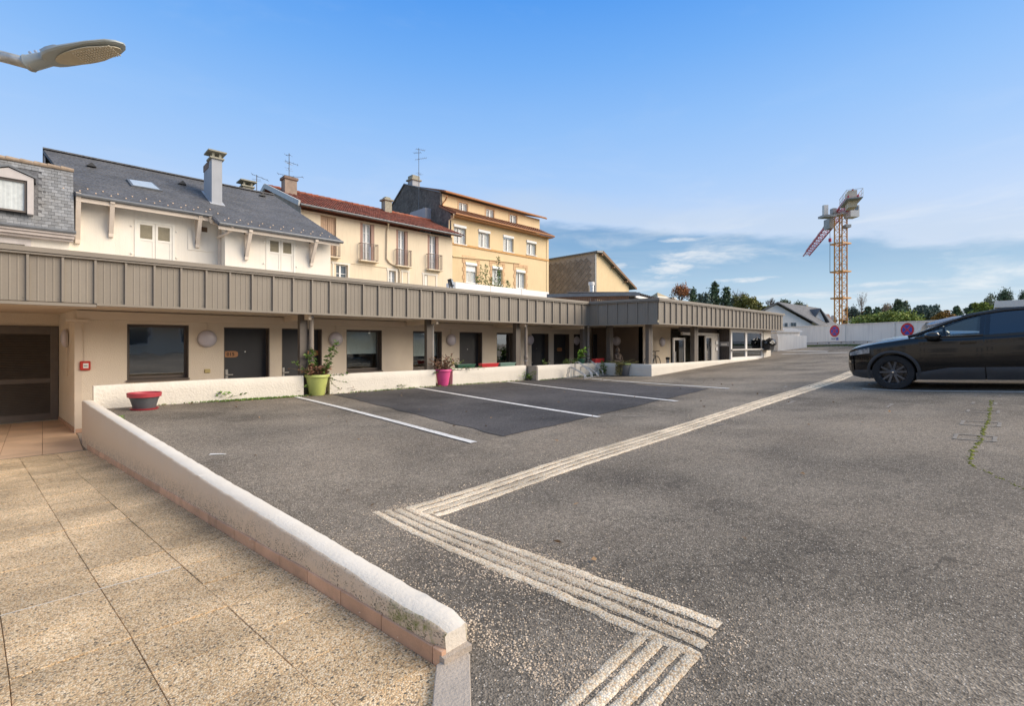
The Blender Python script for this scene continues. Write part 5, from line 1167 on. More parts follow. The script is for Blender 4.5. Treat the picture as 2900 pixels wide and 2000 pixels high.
MB().tube([onY(1285, 606, 27.45), onY(1284, 616, 27.6), onY(1272, 624, 27.92), onY(1271, 660, 27.92)], .05, 8).build('downpipe', m_hyel, yh)
MB().box(X1 - .28, X1 - .02, yy - .04, yy - .002, GZ, 9.0 + CAMZ).build('pilaster', m_hyel, yh)
gab = [(28.06, 3), (28.06, 9.35), (29.36, 10.15), (29.36, 11.14), (34.2, 12.86), (36.5, 11.5), (39, 9.6), (39, 3)]
MB().prism([(X0 - .012, a, b + CAMZ) for a, b in gab], (.16, 0, 0)).build('gable_wall', m_eter, yh)
# gable shingles: one field of small slates laid proud of the wall
m = MB(); rnd2 = random.Random(5)
def in_gab(y, z):
    if y < 28.12 or y > 38.5: return False
    if y < 29.36: return z < 9.35 + (y - 28.06) * .6
    t = 11.08 + (y - 29.36) * (1.70 / 4.84) if y < 34.2 else 12.8 - (y - 34.2) * .6
    return z < t
for r in range(40):
    for c in range(48):
        y0 = 28.14 + c * .235 + (r % 2) * .117; z0 = 6.3 + r * .17; h = .26
        if in_gab(y0 + .06, z0 + .24) and in_gab(y0 + .2, z0 + .24):
            x = X0 - .014; o = rnd2.uniform(.012, .03); m.add([(x - o, y0 + .112, z0 - .09 + CAMZ), (x - o, y0 + .225, z0 + .05 + CAMZ), (x - .002, y0 + .225, z0 + h + CAMZ), (x - .002, y0 + .01, z0 + h + CAMZ), (x - o, y0 + .01, z0 + .05 + CAMZ)], [(0, 1, 2, 3, 4)])
m.build('gable_slates', m_eter, yh, kind='stuff')
m = MB(); m.bar((X0 - .05, 29.30, 11.17 + CAMZ), (X0 - .05, 34.2, 12.92 + CAMZ), .12, .08); m.bar((X0 - .05, 34.2, 12.92 + CAMZ), (X0 - .05, 39, 9.7 + CAMZ), .12, .08); m.build('verge', m_zinc, yh)
MB().box(X0 - .55, X0 - .02, onX(1190, 600, X0).y - 1.5, onX(1190, 600, X0).y + .6, 8 + CAMZ, zv(1190, 602, 32)).build('chimney', m_cgrey, yh)
c2 = onX(1172, 530, X0 + .6); ck = stack(yh, X0 + .25, X0 + .95, c2.y - .35, c2.y + .35, 12 + CAMZ, zv(1172, 514, c2.y), m_cgrey, cap=False); zt_ = zv(1172, 514, c2.y)
MB().bbox(X0 + .12, X0 + 1.08, c2.y - .46, c2.y + .46, zt_, zt_ + .12, .02).bbox(X0 + .25, X0 + .95, c2.y - .35, c2.y + .35, zt_ + .121, zt_ + .42, .02).build('chimney_cap', m_cstone, ck)
ba = onX(1186, 597, X0 - .25); antenna('tall thin mast aerial rising along the dark slate gable', tuple(ba), 4.85, [(4.75, -.3, .7, 6, 0), (4.5, 2.2, .6, 5, 0), (4.0, -.4, .9, 6, .3), (2.9, .5, .5, 3, 0)])

# ---------------------------------------------------------------- shed with diamond tiles
sh = thing('gabled_shed', 'yellow outbuilding whose near side is hung with brown diamond tiles', 'outbuilding', (38, 26, GZ))
sx_ = 35.6
MB().box(sx_, sx_ + .2, 26.0, 34, GZ, 8.22 + CAMZ).build('side_wall', M('diamond_edge_highlight', (.40, .35, .29), .9), sh)  # paler backing shows through the gaps as painted highlights on the tile edges
MB().prism([(sx_ + .201, 26.0, GZ), (41.2, 26.0, GZ), (41.2, 26.0, 5.6 + CAMZ), (sx_ + .7, 26.0, 8.22 + CAMZ), (sx_ + .201, 26.0, 8.22 + CAMZ)], (0, .3, 0)).build('wall', m_hyel, sh)
MB().prism([(sx_ - .15, 25.6, 8.26 + CAMZ), (sx_ + .75, 25.6, 8.38 + CAMZ), (42.0, 25.6, 5.46 + CAMZ), (42.0, 25.6, 5.30 + CAMZ), (sx_ + .72, 25.6, 8.16 + CAMZ), (sx_ - .15, 25.6, 8.12 + CAMZ)], (0, 8.6, 0)).build('roof', m_zinc, sh)
m_raf = M('rafter_wood', (.25, .15, .09), .8, var=.15)
for (x, z) in ((36.3, 8.0), (38.2, 7.1), (40.4, 5.95)): MB().bar((x, 25.62, z + CAMZ), (x, 26.0, z + CAMZ), .16, .16, (1, 0, 0)).build('rafter', m_raf, sh)
MB().prism([(sx_ + .76, 25.58, 8.36 + CAMZ), (42.0, 25.58, 5.44 + CAMZ), (42.0, 25.58, 5.24 + CAMZ), (sx_ + .70, 25.58, 8.12 + CAMZ)], (0, .018, 0)).build('verge_board', m_raf, sh)
dwid, dh = .62, .56; cnt = 0; d0 = None
for r in range(13):
    for c in range(14):
        yc = 26.3 + c * dwid + (r % 2) * dwid / 2; zcn = 4.2 + r * dh / 2 + CAMZ
        if zcn + dh / 2 > 8.2 + CAMZ or yc + dwid / 2 > 33.6 or yc - dwid / 2 < 26.0: continue
        if d0 is None:
            m = MB(); a, b = dwid / 2 - .022, dh / 2 - .020
            m.add([(-.035, 0, -b), (-.022, a, 0), (-.006, 0, b), (-.022, -a, 0), (-.012, 0, -b), (-.004, a, 0), (-.002, 0, b), (-.004, -a, 0)], [(0, 1, 2, 3), (0, 4, 5, 1), (0, 3, 7, 4)])
            d0 = m.build('diamond_tile', m_diam, sh, local=True); d0.location = Vector((sx_, yc, zcn)) - WL[sh]
        else:
            q = d0.copy(); COL.objects.link(q); q.parent = sh; q.location = Vector((sx_ - random.uniform(0, .006), yc, zcn)) - WL[sh]
MB().box(sx_ - .05, sx_ + .19, 25.93, 25.998, GZ, 8.15 + CAMZ).build('corner_strip', m_zinc, sh)

# ---------------------------------------------------------------- things on and behind the flat roof
RZ = 1.415 + CAMZ
rp = thing('roof_upstand', 'long white boxed upstand on the flat roof below the yellow house', 'roof upstand', (14, 15, RZ))
for k in range(3):
    xa, xb = 11.5 + k * 1.83, 11.5 + (k + 1) * 1.83 - .012; MB().bbox(xa, xb, 15, 15.6, RZ, 2.38 + CAMZ, .01).build('panel', m_whitep, rp)
MB().prism([(11.49, 15.02, RZ), (11.49, 15.02, 2.36 + CAMZ), (11.1, 15.5, 1.95 + CAMZ), (11.1, 15.5, RZ)], (-.015, .01, 0)).build('end_panel', m_whitep, rp)
fl = thing('floodlight', 'black floodlight on a bracket standing on the metal roof edge', 'floodlight', tuple(onY(1277, 813, 10.75)))
b = onY(1277, 813, 10.75); cF = onY(1277, 801, 10.75); uF = Vector((.50, -.62, .2)).normalized(); rF = uF.cross(Vector((0, 0, 1))).normalized(); vF = rF.cross(uF)
def obx(c, a, bb, d, ha, hb, hd): return MB().add([c + a * (i * ha) + bb * (j * hb) + d * (k * hd) for i in (-1, 1) for j in (-1, 1) for k in (-1, 1)], [(0, 1, 3, 2), (4, 6, 7, 5), (0, 4, 5, 1), (2, 3, 7, 6), (0, 2, 6, 4), (1, 5, 7, 3)])
obx(cF, rF, vF, uF, .125, .09, .05).build('housing', m_black, fl); obx(cF + uF * .052, rF, vF, uF, .105, .07, .003).build('lens', M('lens', (.35, .36, .36), .15), fl)
m = MB(); m.bar(cF - rF * .14, Vector((cF.x - rF.x * .14, cF.y - rF.y * .14, b.z - .05)), .02, .03); m.bar(cF + rF * .14, Vector((cF.x + rF.x * .14, cF.y + rF.y * .14, b.z - .05)), .02, .03); m.build('bracket', m_black, fl)
fp = thing('flue_pipe', 'shiny metal flue pipe in front of the diamond tiled wall', 'flue', tuple(onD(1675, 838, 24)))
c = onD(1675, 838, 24); MB().tube([(c.x, c.y, RZ - .3), (c.x, c.y, zv(1675, 806, c.y))], .13, 16).build('pipe', m_galv, fp, smooth=40); zt_ = zv(1675, 806, c.y); MB().lathe([(.15, zt_ - .04), (.16, zt_), (.15, zt_ + .12), (.0001, zt_ + .13)], 16, (c.x, c.y, 0)).build('cowl', m_whitep, fp, smooth=40)
tf = thing('timber_screen', 'weathered brown board screen under a grey metal capping on the flat roof', 'board screen', tuple(onD(1680, 850, 19.5)))
A = onD(1556, 834, 20.0); B = onD(1782, 829.5, 19.35); dv = (B - A); Ld = dv.length; dv.z = 0; dv.normalize(); nv = Vector((dv.y, -dv.x, 0)); m_oldb = M('weathered_board', (.20, .105, .06), .9, var=.3, scale=2, streak=(.4, (.10, .06, .04)))
nb = 44
for k in range(nb):
    p = A + dv * (Ld * k / nb); q = A + dv * (Ld * (k + 1) / nb - .008); h0 = RZ - .02; o = nv * random.uniform(0, .012)
    MB().prism([Vector((p.x, p.y, h0)) + o, Vector((q.x, q.y, h0)) + o, Vector((q.x, q.y, A.z - .10)) + o, Vector((p.x, p.y, A.z - .10)) + o], -nv * .025).build('board', m_oldb, tf)
MB().bar(A + Vector((0, 0, -.06)) + nv * .03 - dv * .1, B + Vector((0, 0, -.06)) + nv * .03 + dv * .4, .16, .13).build('capping', m_zinc, tf)
cr_ = thing('corrugated_canopy', 'dark corrugated roof edge above the metal roof corner', 'canopy', tuple(onD(1850, 845, 24)))
A2 = onD(1800, 829.5, 19.5); B2 = onD(1912, 859, 27); dv2 = (B2 - A2); m = MB()
back = Vector((-dv2.y, dv2.x, 0)).normalized() * 3.0 + Vector((0, 0, .15))
def cfn(i, j): return A2 + dv2 * i + back * j + Vector((0, 0, .05 * math.sin(i * 2 * PI * 22)))
MB().grid(cfn, 176, 2).build('sheet', M('corrugated_brown', (.09, .075, .065), .8, var=.2), cr_); MB().bar(A2 - Vector((0, 0, .14)), B2 - Vector((0, 0, .14)), .05, .10).build('edge_board', m_whitep, cr_)
bb_ = thing('flat_roofed_block', 'distant beige flat roofed block behind the corrugated canopy', 'building', tuple(onD(1862, 850, 60)))
A3, B3, C3 = onD(1838, 834, 62), onD(1862, 828.5, 56), onD(1915, 834, 66)
MB().prism([(A3.x, A3.y, GZ), (B3.x, B3.y, GZ), (C3.x, C3.y, GZ), (C3.x + 6, C3.y + 6, GZ)], (0, 0, B3.z - .0 - GZ)).build('wall', M('beige_block', (.46, .40, .28), .9), bb_); bbn = (C3 - B3).normalized()
MB().bar(B3 + Vector((0, 0, -.55)), C3 + Vector((0, 0, -.55)), .1, .25).build('band', m_whitep, bb_)
# ================================================================ parapet at the far end, signs, utility block
m_par = M('parapet_paint', (.90, .835, .74), .8, var=.05, scale=.8, streak=(.35, (.42, .39, .35), 1.6), fine=.03)
PA, PB = Vector((32.3, 9.6, 0)), Vector((25.0, -1.55, 0)); pd = (PB - PA).normalized(); pn = Vector((pd.y, -pd.x, 0))
if pn.dot(PA) > 0: pn = -pn
pw = thing('far_parapet', 'long pale grey parapet wall with flat pilasters closing the far end of the car park', 'wall', (29, 5.4, 1.1))
pt = .95 + CAMZ
def P3(s, o, z): c = PA + pd * s + pn * o; return Vector((c.x, c.y, z))
LP = (PB - PA).length; m = MB(); V = []
for i in range(41):
    s = LP * i / 40; q = P3(s, 0, 0); zb = G(q.x, q.y) - .2
    V += [P3(s, 0, zb), P3(s, 0, pt), P3(s, -.2, pt), P3(s, -.2, zb)]
m.add(V, [(4 * i + j, 4 * i + 4 + j, 4 * i + 4 + (j + 1) % 4, 4 * i + (j + 1) % 4) for i in range(40) for j in range(4)] + [(0, 1, 2, 3), (163, 162, 161, 160)]); m.build('wall_body', m_par, pw)
def su(u, v=950):
    p = onPl(u, v, PA, pn); return (Vector((p.x, p.y, 0)) - PA).dot(pd)
for (a, b) in ((2386, 2396), (2525, 2536), (2668, 2682)):
    s0, s1 = su(a), su(b); q = P3(s0, 0, 0); z0 = G(q.x, q.y) - .1; m = MB(); m.prism([P3(s0, .002, z0), P3(s1, .002, z0), P3(s1, .002, pt - .02), P3(s0, .002, pt - .02)], pn * .06); m.build('pilaster', m_par, pw)
m = MB(); m.prism([P3(0, .03, pt + .003), P3(LP, .03, pt + .003), P3(LP, -.23, pt + .003), P3(0, -.23, pt + .003)], (0, 0, .035)); m.build('coping', m_par, pw)
s0, s1 = su(2290), su(2700); q0, q1 = P3(s0, .12, 0), P3(s1, .12, 0); m = MB(); pts = [P3(s0 + (s1 - s0) * i / 10, .12, G(*(P3(s0 + (s1 - s0) * i / 10, .12, 0).xy)) + .16) for i in range(11)]; m.tube(pts, .018, 6)
m.build('low_rail', M('rusty_rail', (.22, .15, .10), .8, var=.3, scale=5), pw)
for i in range(11): p = pts[i]; MB().box(p.x - .018, p.x + .018, p.y - .018, p.y + .018, p.z - .2, p.z - .001).build('rail_post', MATS['rusty_rail'], pw)
MB().prism([P3(s0, .004, 0), P3(s0, .35, 0), P3(s1, .35, 0), P3(s1, .004, 0)], (0, 0, 1)) 
m = MB(); V = []
for i in range(21):
    s = s0 - 1.5 + (s1 - s0 + 1.5) * i / 20; a = P3(s, .004, 0); b = P3(s, .45, 0); V += [(b.x, b.y, G(b.x, b.y) - .02), (b.x, b.y, G(b.x, b.y) + .07), (a.x, a.y, G(a.x, a.y) + .09)]
m.add(V, [(3 * i, 3 * i + 3, 3 * i + 4, 3 * i + 1) for i in range(20)] + [(3 * i + 1, 3 * i + 4, 3 * i + 5, 3 * i + 2) for i in range(20)]); m.build('base_kerb', m_conc, pw)
# round no stopping signs
m_sred, m_sblue, m_back = M('sign_red', (.62, .02, .025), .4, var=.02), M('sign_blue', (.025, .07, .42), .4, var=.02), M('sign_back', (.5, .5, .5), .5)
m_swhite = M('sign_white', (.80, .79, .77), .45, var=.02)
def sign(u, v, dpx, label, plate_v):
    c = onPl(u, v, PA, pn) + pn * .05; R_ = .32
    t = thing('no_stopping_sign', label, 'road sign', tuple(c), 'no stopping signs on the parapet'); ex = pd; up = Vector((0, 0, 1))
    def disc(r, o, name, mat, par, n=40): MB().prism([c + pn * o + ex * (r * math.cos(2 * PI * k / n)) + up * (r * math.sin(2 * PI * k / n)) for k in range(n)], pn * .004).build(name, mat, par)
    disc(R_, -.046, 'backing', m_swhite, t); disc(R_ * .955, -.040, 'red_ring', m_sred, t); disc(R_ * .70, -.034, 'blue_field', m_sblue, t)
    for a in (PI / 4, -PI / 4):
        d = ex * math.cos(a) + up * math.sin(a); w = ex * -math.sin(a) + up * math.cos(a); L_ = R_ * .74; h = R_ * .085; o = -.029 if a > 0 else -.028
        MB().prism([c + pn * o - d * L_ - w * h, c + pn * o + d * L_ - w * h, c + pn * o + d * L_ + w * h, c + pn * o - d * L_ + w * h], pn * .003).build('red_bar', m_sred, t)
    z = onPl(u, plate_v, PA, pn).z; pc = Vector((c.x, c.y, z)); hw, hh = .25, .085
    pl = MB().prism([pc + pn * -.045 + ex * a * hw + up * b * hh for a, b in ((-1, -1), (1, -1), (1, 1), (-1, 1))], pn * .006).build('plate', m_swhite, t)
    plate_text(pl, 'SAUF', pc + pn * -.0385 - ex * (-.07 if False else .07), .085, m_ink, ex, up)
    q = pc + ex * .165; MB().prism([q + pn * -.038 + ex * a * .065 + up * b * .07 for a, b in ((-1, -1), (1, -1), (1, 1), (-1, 1))], pn * .002).build('blue_square', m_sblue, pl)
    m = MB(); w_ = pn * -.034
    m.lathe([(.0001, 0), (.012, 0)], 8) if False else None
    m.bar(q + w_ + up * .035 - ex * .008, q + w_ - up * .005 - ex * .008, .012, .002, pn); m.bar(q + w_ - up * .005 - ex * .008, q + w_ - up * .005 + ex * .022, .012, .002, pn); m.bar(q + w_ - up * .005 + ex * .022, q + w_ - up * .04 + ex * .034, .012, .002, pn)
    n = 10; pr = [q + w_ + ex * (-.006 + .032 * math.cos(PI * 1.1 + k * PI * 1.1 / n)) + up * (-.02 + .032 * math.sin(PI * 1.1 + k * PI * 1.1 / n) - .0) for k in range(n + 1)]
    for a, b in zip(pr, pr[1:]): m.bar(a, b, .008, .002, pn)
    m.prism([q + w_ + ex * (-.008 + .011 * math.cos(2 * PI * k / 8)) + up * (.05 + .011 * math.sin(2 * PI * k / 8)) for k in range(8)], pn * .002)
    m.build('wheelchair_symbol', m_swhite, pl)
if pd.dot(Vector((SXV, -CXV, 0))) < 0: pd_sign = -pd
else: pd_sign = pd
_pd = pd; 
def with_dir():
    pass
pd = pd_sign
sign(2364, 938, 34, 'round red and blue no stopping sign near the crane tower, plate below clear', 960)
sign(2570, 934, 36, 'round red and blue no stopping sign above the bonnet of the black car', 957)
pd = _pd
ub = thing('masonry_block', 'white masonry block with rounded cap at the building end of the parapet', 'masonry block', tuple(onD(2245, 987, 25.5)))
rX = Vector((SXV, -CXV, 0)); fY = Vector((CXV, SXV, 0)); c0 = onD(2245, 987, 25.5); zb = c0.z - .3
def pr2(x0, x1, d0, d1, z0, z1, mb=None): 
    o = Vector((0, 0, 0)) + rX * 0; P_ = [rX * x + fY * d for x, d in ((x0, d0), (x1, d0), (x1, d1), (x0, d1))]; return (mb or MB()).prism([Vector((p.x, p.y, z0)) for p in P_], (0, 0, z1 - z0))
Xc = lambda u, d: (u - CXP) / FPX * d
pr2(Xc(2203, 25.5), Xc(2285, 25.5), 25.5, 26.6, zb, onD(0, 951, 25.5).z).build('body', m_par, ub)
pr2(Xc(2203, 25.5), Xc(2268, 25.5), 25.6, 26.4, onD(0, 951, 25.5).z + .001, onD(0, 941, 25.5).z).build('upper_body', m_par, ub)
m = MB(); x0_, x1_ = Xc(2200, 25.5), Xc(2273, 25.5); zc0 = onD(0, 941, 25.5).z + .002; arc = [(x0_, zc0), (x1_, zc0)] + [(x1_ + (x0_ - x1_) * k / 12, zc0 + .06 + .16 * math.sin(PI * k / 12) ** .8) for k in range(13)]
m.prism([rX * x + fY * 25.5 + Vector((0, 0, z)) for x, z in arc], fY * 1.0); m.build('rounded_cap', m_whitep, ub)
# strip of grass between the car park and the parapet
m_grass = M('grass', (.10, .15, .03), .9, var=.3, scale=9, island=.3)
gm = MB(); rg = random.Random(11)
for _ in range(2600):
    t = rg.random(); p = onG(2190 + 340 * t, 989 + rg.uniform(-1.5, 2)) if False else None
    s = rg.uniform(su(2290) - 1.5, su(2480)); q = P3(s, .5 + abs(rg.gauss(0, .3)), 0); z = G(q.x, q.y); a = rg.random() * 6.28; h = rg.uniform(.03, .08)
    gm.add([(q.x - .008 * math.cos(a), q.y - .008 * math.sin(a), z), (q.x + .008 * math.cos(a), q.y + .008 * math.sin(a), z), (q.x + rg.uniform(-.03, .03), q.y + rg.uniform(-.03, .03), z + h)], [(0, 1, 2)])
gm.build('grass', m_grass, kind='stuff')

# ================================================================ pots, plants, boxes
def leaf(m, p, d, w, L_, rr, fold=.2):
    d = Vector(d).normalized(); s = d.cross(Vector((rr.uniform(-1, 1), rr.uniform(-1, 1), rr.uniform(.2, 1)))).normalized(); n = s.cross(d)
    m.add([p, p + d * L_ * .45 + s * w / 2 + n * fold * w, p + d * L_, p + d * L_ * .45 - s * w / 2 + n * fold * w, p + d * L_ * .5], [(0, 1, 4), (1, 2, 4), (2, 3, 4), (3, 0, 4)])
def plant(name, label, cat, base, stems, mat, stem_mat, seed, grp=None):
    """stems: (dx,dy,height,lean x,lean y,leaf count,leaf len,leaf width)"""
    rr = random.Random(seed); t = thing(name, label, cat, base, grp); lm = MB(); sm = MB()
    for dx, dy, h, lx, ly, n, ll, lw_ in stems:
        p0 = Vector(base) + Vector((dx, dy, 0)); pts = [p0 + Vector((lx * k * k * .11, ly * k * k * .11, h * k / 3)) for k in range(4)]
        sm.tube(pts, [.007, .006, .004, .002], 5, False)
        for k in range(n):
            f = rr.uniform(.12, 1); i = min(2, int(f * 3)); p = pts[i].lerp(pts[i + 1], f * 3 - i); a = rr.random() * 6.28; leaf(lm, p + Vector((rr.gauss(0, .012), rr.gauss(0, .012), 0)), (math.cos(a), math.sin(a), rr.uniform(-.5, .7)), lw_ * rr.uniform(.6, 1.2), ll * rr.uniform(.6, 1.25), rr)
    sm.build('stem', stem_mat, t); lm.build('foliage', mat, t, kind='stuff'); return t
m_stem = M('plant_stem', (.12, .085, .045), .8); m_gl = M('green_leaf', (.10, .17, .03), .55, var=.3, scale=8, island=.4); m_bl = M('bronze_leaf', (.21, .105, .06), .6, var=.3, scale=8, island=.45); m_ol = M('olive_leaf', (.17, .16, .045), .6, var=.3, scale=8, island=.4)
m_soilp = M('potting_soil', (.05, .036, .025), .95, var=.3, scale=30, bump=.5)
def pot(name, label, c, r0, r1, h, mat, rim=.05, rimt=.015, soil=True, rim_mat=None, saucer=None, n=32, grp=None):
    t = thing(name, label, 'planter', c, grp); x, y, z = c; zs = z + .012 if saucer else z
    ri = r1 + rimt
    b = MB().lathe([(.0001, zs + .004), (r0 * .96, zs), (r0, zs + .01), (r0 + (r1 - r0) * .62, zs + h * .58), (r1 - .004, zs + h - rim)] + ([(ri, zs + h - rim + .002), (ri, zs + h - .006), (ri - .004, zs + h), (ri - .02, zs + h), (ri - .024, zs + h - .006), (r1 - .03, zs + h - .09)] if not rim_mat else [(r1 - .008, zs + h - rim + .01), (r1 - .03, zs + h - .07)]), n, (x, y, 0)).build('pot_body', mat, t, smooth=35)
    if rim_mat: MB().lathe([(r1 - .004, zs + h - rim), (ri, zs + h - rim), (ri + .006, zs + h - .008), (ri, zs + h), (ri - .02, zs + h), (ri - .026, zs + h - .01), (r1 - .028, zs + h - rim + .012)], n, (x, y, 0)).build('rim', rim_mat, t, smooth=35)
    if saucer: MB().lathe([(.0001, z), (r0 + .03, z), (r0 + .05, z + .03), (r0 + .035, z + .03), (r0 + .02, z + .014), (.0001, z + .010)], n, (x, y, 0)).build('saucer', saucer, t, smooth=35)
    if soil: MB().lathe([(r1 - .022, zs + h - .085), (r1 * .5, zs + h - .075), (.0001, zs + h - .08)], n, (x, y, 0)).build('soil', m_soilp, t, smooth=True)
    return t
m_lime = M('lime_plastic', (.47, .52, .15), .5, var=.14, scale=4, stain=(5, .55, .8, .3, (.34, .38, .12)), fine=.04)
m_pink = M('pink_plastic', (.70, .085, .26), .48, var=.1, scale=4, stain=(6, .55, .8, .3, (.6, .2, .3)))
m_greyp = M('grey_plastic', (.10, .105, .115), .5, var=.1, scale=4, stain=(6, .5, .75, .4, (.2, .19, .18)))
m_rimr = M('faded_red_plastic', (.42, .045, .06), .5, var=.1, scale=4)
m_gpl = M('green_plastic', (.025, .10, .06), .5, var=.1); m_mossg = M('limed_rim', (.27, .33, .12), .7, var=.2, scale=9)
c = onG(409, 1160); pot('planter_bowl', 'wide grey bowl with faded red rim and saucer, empty, in the wall corner', tuple(c), .15, .215, .27, m_greyp, .07, .015, True, m_rimr, m_rimr, 40)
c = Vector((xu(898, 10.50), 10.50, 0)); c.z = G(c.x, c.y) + .004; pl_c = c.copy(); pot('flower_pot', 'big lime green pot at the foot of the first brown post', tuple(c), .155, .235, .45, m_lime, .055, .02)
rr = random.Random(2); st = [(rr.uniform(-.2, .2), rr.uniform(-.15, .1), rr.uniform(.15, .32), rr.uniform(-.35, .35), rr.uniform(-.3, .1), 26, .08, .05) for _ in range(20)]
plant('potted_shrub', 'rose like shrub with green and bronze leaves in the lime green pot', 'plant', (c.x, c.y, c.z + .40), st + [(-.14, 0, .22, -.5, -.1, 24, .06, .04)], m_bl, m_stem, 3)
t = plant('potted_shrub', 'tall leafy green shoots rising from the lime green pot beside the pipe', 'plant', (c.x + .03, c.y, c.z + .40), [(-.18, .0, .34, -.4, -.1, 40, .085, .05), (.0, -.1, .3, .1, -.3, 40, .085, .05), (-.05, .02, .62, -.12, 0, 60, .09, .055), (-.1, .02, .5, -.15, 0, 40, .09, .055), (.10, 0, .78, .32, -.05, 60, .095, .06), (.16, 0, .60, .3, .1, 50, .08, .05), (.02, .05, .5, -.3, .05, 26, .075, .048), (.2, -.1, -.15, .35, -.2, 18, .06, .04), (.18, -.15, -.28, .12, -.25, 14, .06, .04), (.24, 0, .04, .5, 0, 18, .07, .045)], m_gl, m_stem, 4)
c = Vector((xu(1255, 10.56), 10.56, 0)); c.z = G(c.x, c.y) + .004; pot('flower_pot', 'bright pink pot in the gap of the low white wall', tuple(c), .135, .205, .44, m_pink, .05, .02)
st = [(rr.uniform(-.18, .18), rr.uniform(-.12, .1), rr.uniform(.2, .5), rr.uniform(-.45, .45), rr.uniform(-.3, .1), 24, .06, .035) for _ in range(20)]
plant('potted_shrub', 'bushy bronze leaved plant with drying stems in the pink pot', 'plant', (c.x, c.y, c.z + .40), st, m_bl, m_stem, 5)
plant('potted_shrub', 'green trailing shoots hanging off the right of the pink pot', 'plant', (c.x + .12, c.y, c.z + .42), [(0, 0, .22, .6, 0, 20, .07, .045), (.08, 0, .05, 1.3, -.1, 24, .075, .05), (-.3, -.05, -.08, -.3, -.1, 18, .07, .045), (.05, .05, .3, .2, .1, 18, .07, .045), (.1, -.05, -.02, .9, -.1, 16, .07, .045)], m_gl, m_stem, 6)
c = onG(1767, 1065); pot('flower_pot', 'dark grey pot with a limed rim beside the bike rack', tuple(c), .155, .21, .43, m_greyp, .05, .02, True, m_mossg)
st = [(sx * rr.uniform(.16, .26), rr.uniform(-.2, .15), .05 + rr.uniform(-.1, .1), sx * rr.uniform(.2, .5), rr.uniform(-.2, .1), 70, .045, .014) for sx in (-1, 1) for _ in range(12)]
st2 = [(sx * rr.uniform(.24, .36), rr.uniform(-.2, .12), -.36, sx * .05, 0, 60, .05, .016) for sx in (-1, 1) for _ in range(9)]
plant('trailing_plant', 'feathery trailing plant spilling down both sides of the dark grey pot', 'plant', (c.x, c.y, c.z + .40), st + st2, m_ol, m_stem, 7)
yw = YW + .10
def trough(u0, u1, label, mat, y, h=.10, z=None, grp='planter boxes standing on the low walls'):
    x0, x1 = xu(u0, y), xu(u1, y); z = z or ZTOPW + .008; t = thing('planter_box', label, 'planter box', ((x0 + x1) / 2, y, z), grp); b = .02
    m = MB(); w = .085; V = [(x0 + b, y - w + b, z), (x1 - b, y - w + b, z), (x1 - b, y + w - b, z), (x0 + b, y + w - b, z), (x0, y - w, z + h), (x1, y - w, z + h), (x1, y + w, z + h), (x0, y + w, z + h), (x0 + .015, y - w + .015, z + h), (x1 - .015, y - w + .015, z + h), (x1 - .015, y + w - .015, z + h), (x0 + .015, y + w - .015, z + h), (x0 + .025, y - w + .025, z + h - .03), (x1 - .025, y - w + .025, z + h - .03), (x1 - .025, y + w - .025, z + h - .03), (x0 + .025, y + w - .025, z + h - .03)]
    F = [(0, 3, 2, 1), (12, 13, 14, 15)] + [(a + k, a + (k + 1) % 4, a + 4 + (k + 1) % 4, a + 4 + k) for a in (0, 4, 8) for k in range(4)]
    m.add(V, F); m.build('box', mat, t); MB().bbox(x0 - .008, x1 + .008, y - w - .008, y - w + .004, z + h - .025, z + h + .004, .003).build('rim', mat, t)
    MB().box(x0 + .03, x1 - .03, y - w + .03, y + w - .03, z + h - .035, z + h - .02).build('soil', m_soilp, t); return t
m_gpl2 = M('pale_green_plastic', (.16, .26, .21), .5, var=.1)
trough(1292, 1341, 'dark green planter box on the low wall just right of the pink pot', m_gpl, yw)
trough(1360, 1407, 'red planter box on the low wall below the wall between door and window', m_redp, yw)
trough(1412, 1455, 'pale green planter box on the low wall below the last window', m_gpl2, yw)
trough(1681, 1706, 'red planter box on the second low wall behind the bike rack', m_redp, 10.2, .14)
m_pg = pot('flower_pot', 'small dark green pot standing on the second low wall', tuple(Vector((xu(1646, 10.22), 10.22, ZTOPW + .006))), .10, .14, .16, m_gpl, .03, .01)
plant('potted_plant', 'bright green leafy plant in the small dark green pot', 'plant', (xu(1646, 10.22), 10.22, ZTOPW + .13), [(rr.uniform(-.06, .06), rr.uniform(-.05, .05), rr.uniform(.25, .5), rr.uniform(-.2, .3), rr.uniform(-.2, .1), 12, .13, .075) for _ in range(7)], M('bright_leaf', (.20, .36, .03), .5, var=.25, scale=8, island=.35), m_stem, 8)
plant('wall_weed', 'low green herbs growing along the second wall top', 'plant', (xu(1614, 10.2), 10.2, ZTOPW), [(rr.uniform(-.35, .35), rr.uniform(-.05, .05), rr.uniform(.08, .2), rr.uniform(-.2, .2), 0, 26, .05, .018) for _ in range(18)], m_gl, m_stem, 9)
plant('wall_weed', 'single green seedling on the second wall top by its end', 'plant', (xu(1541, 10.2), 10.2, ZTOPW), [(0, 0, .18, 0, 0, 16, .07, .05), (.04, 0, .14, .3, 0, 8, .06, .04)], m_gl, m_stem, 10)
plant('wall_weed', 'dark leafy shrub growing behind the loops of the bike rack', 'plant', (xu(1713, 9.75), 9.75, G(12.8, 9.7) + .05), [(rr.uniform(-.25, .3), rr.uniform(-.1, .1), rr.uniform(.2, .55), rr.uniform(-.2, .2), 0, 26, .07, .035) for _ in range(16)], m_gl, m_stem, 12)
rb = pot('flower_pot', 'small red pot on the ground behind the bike rack', tuple(onG(1690, 1061)), .10, .15, .2, m_redp, .03, .01)
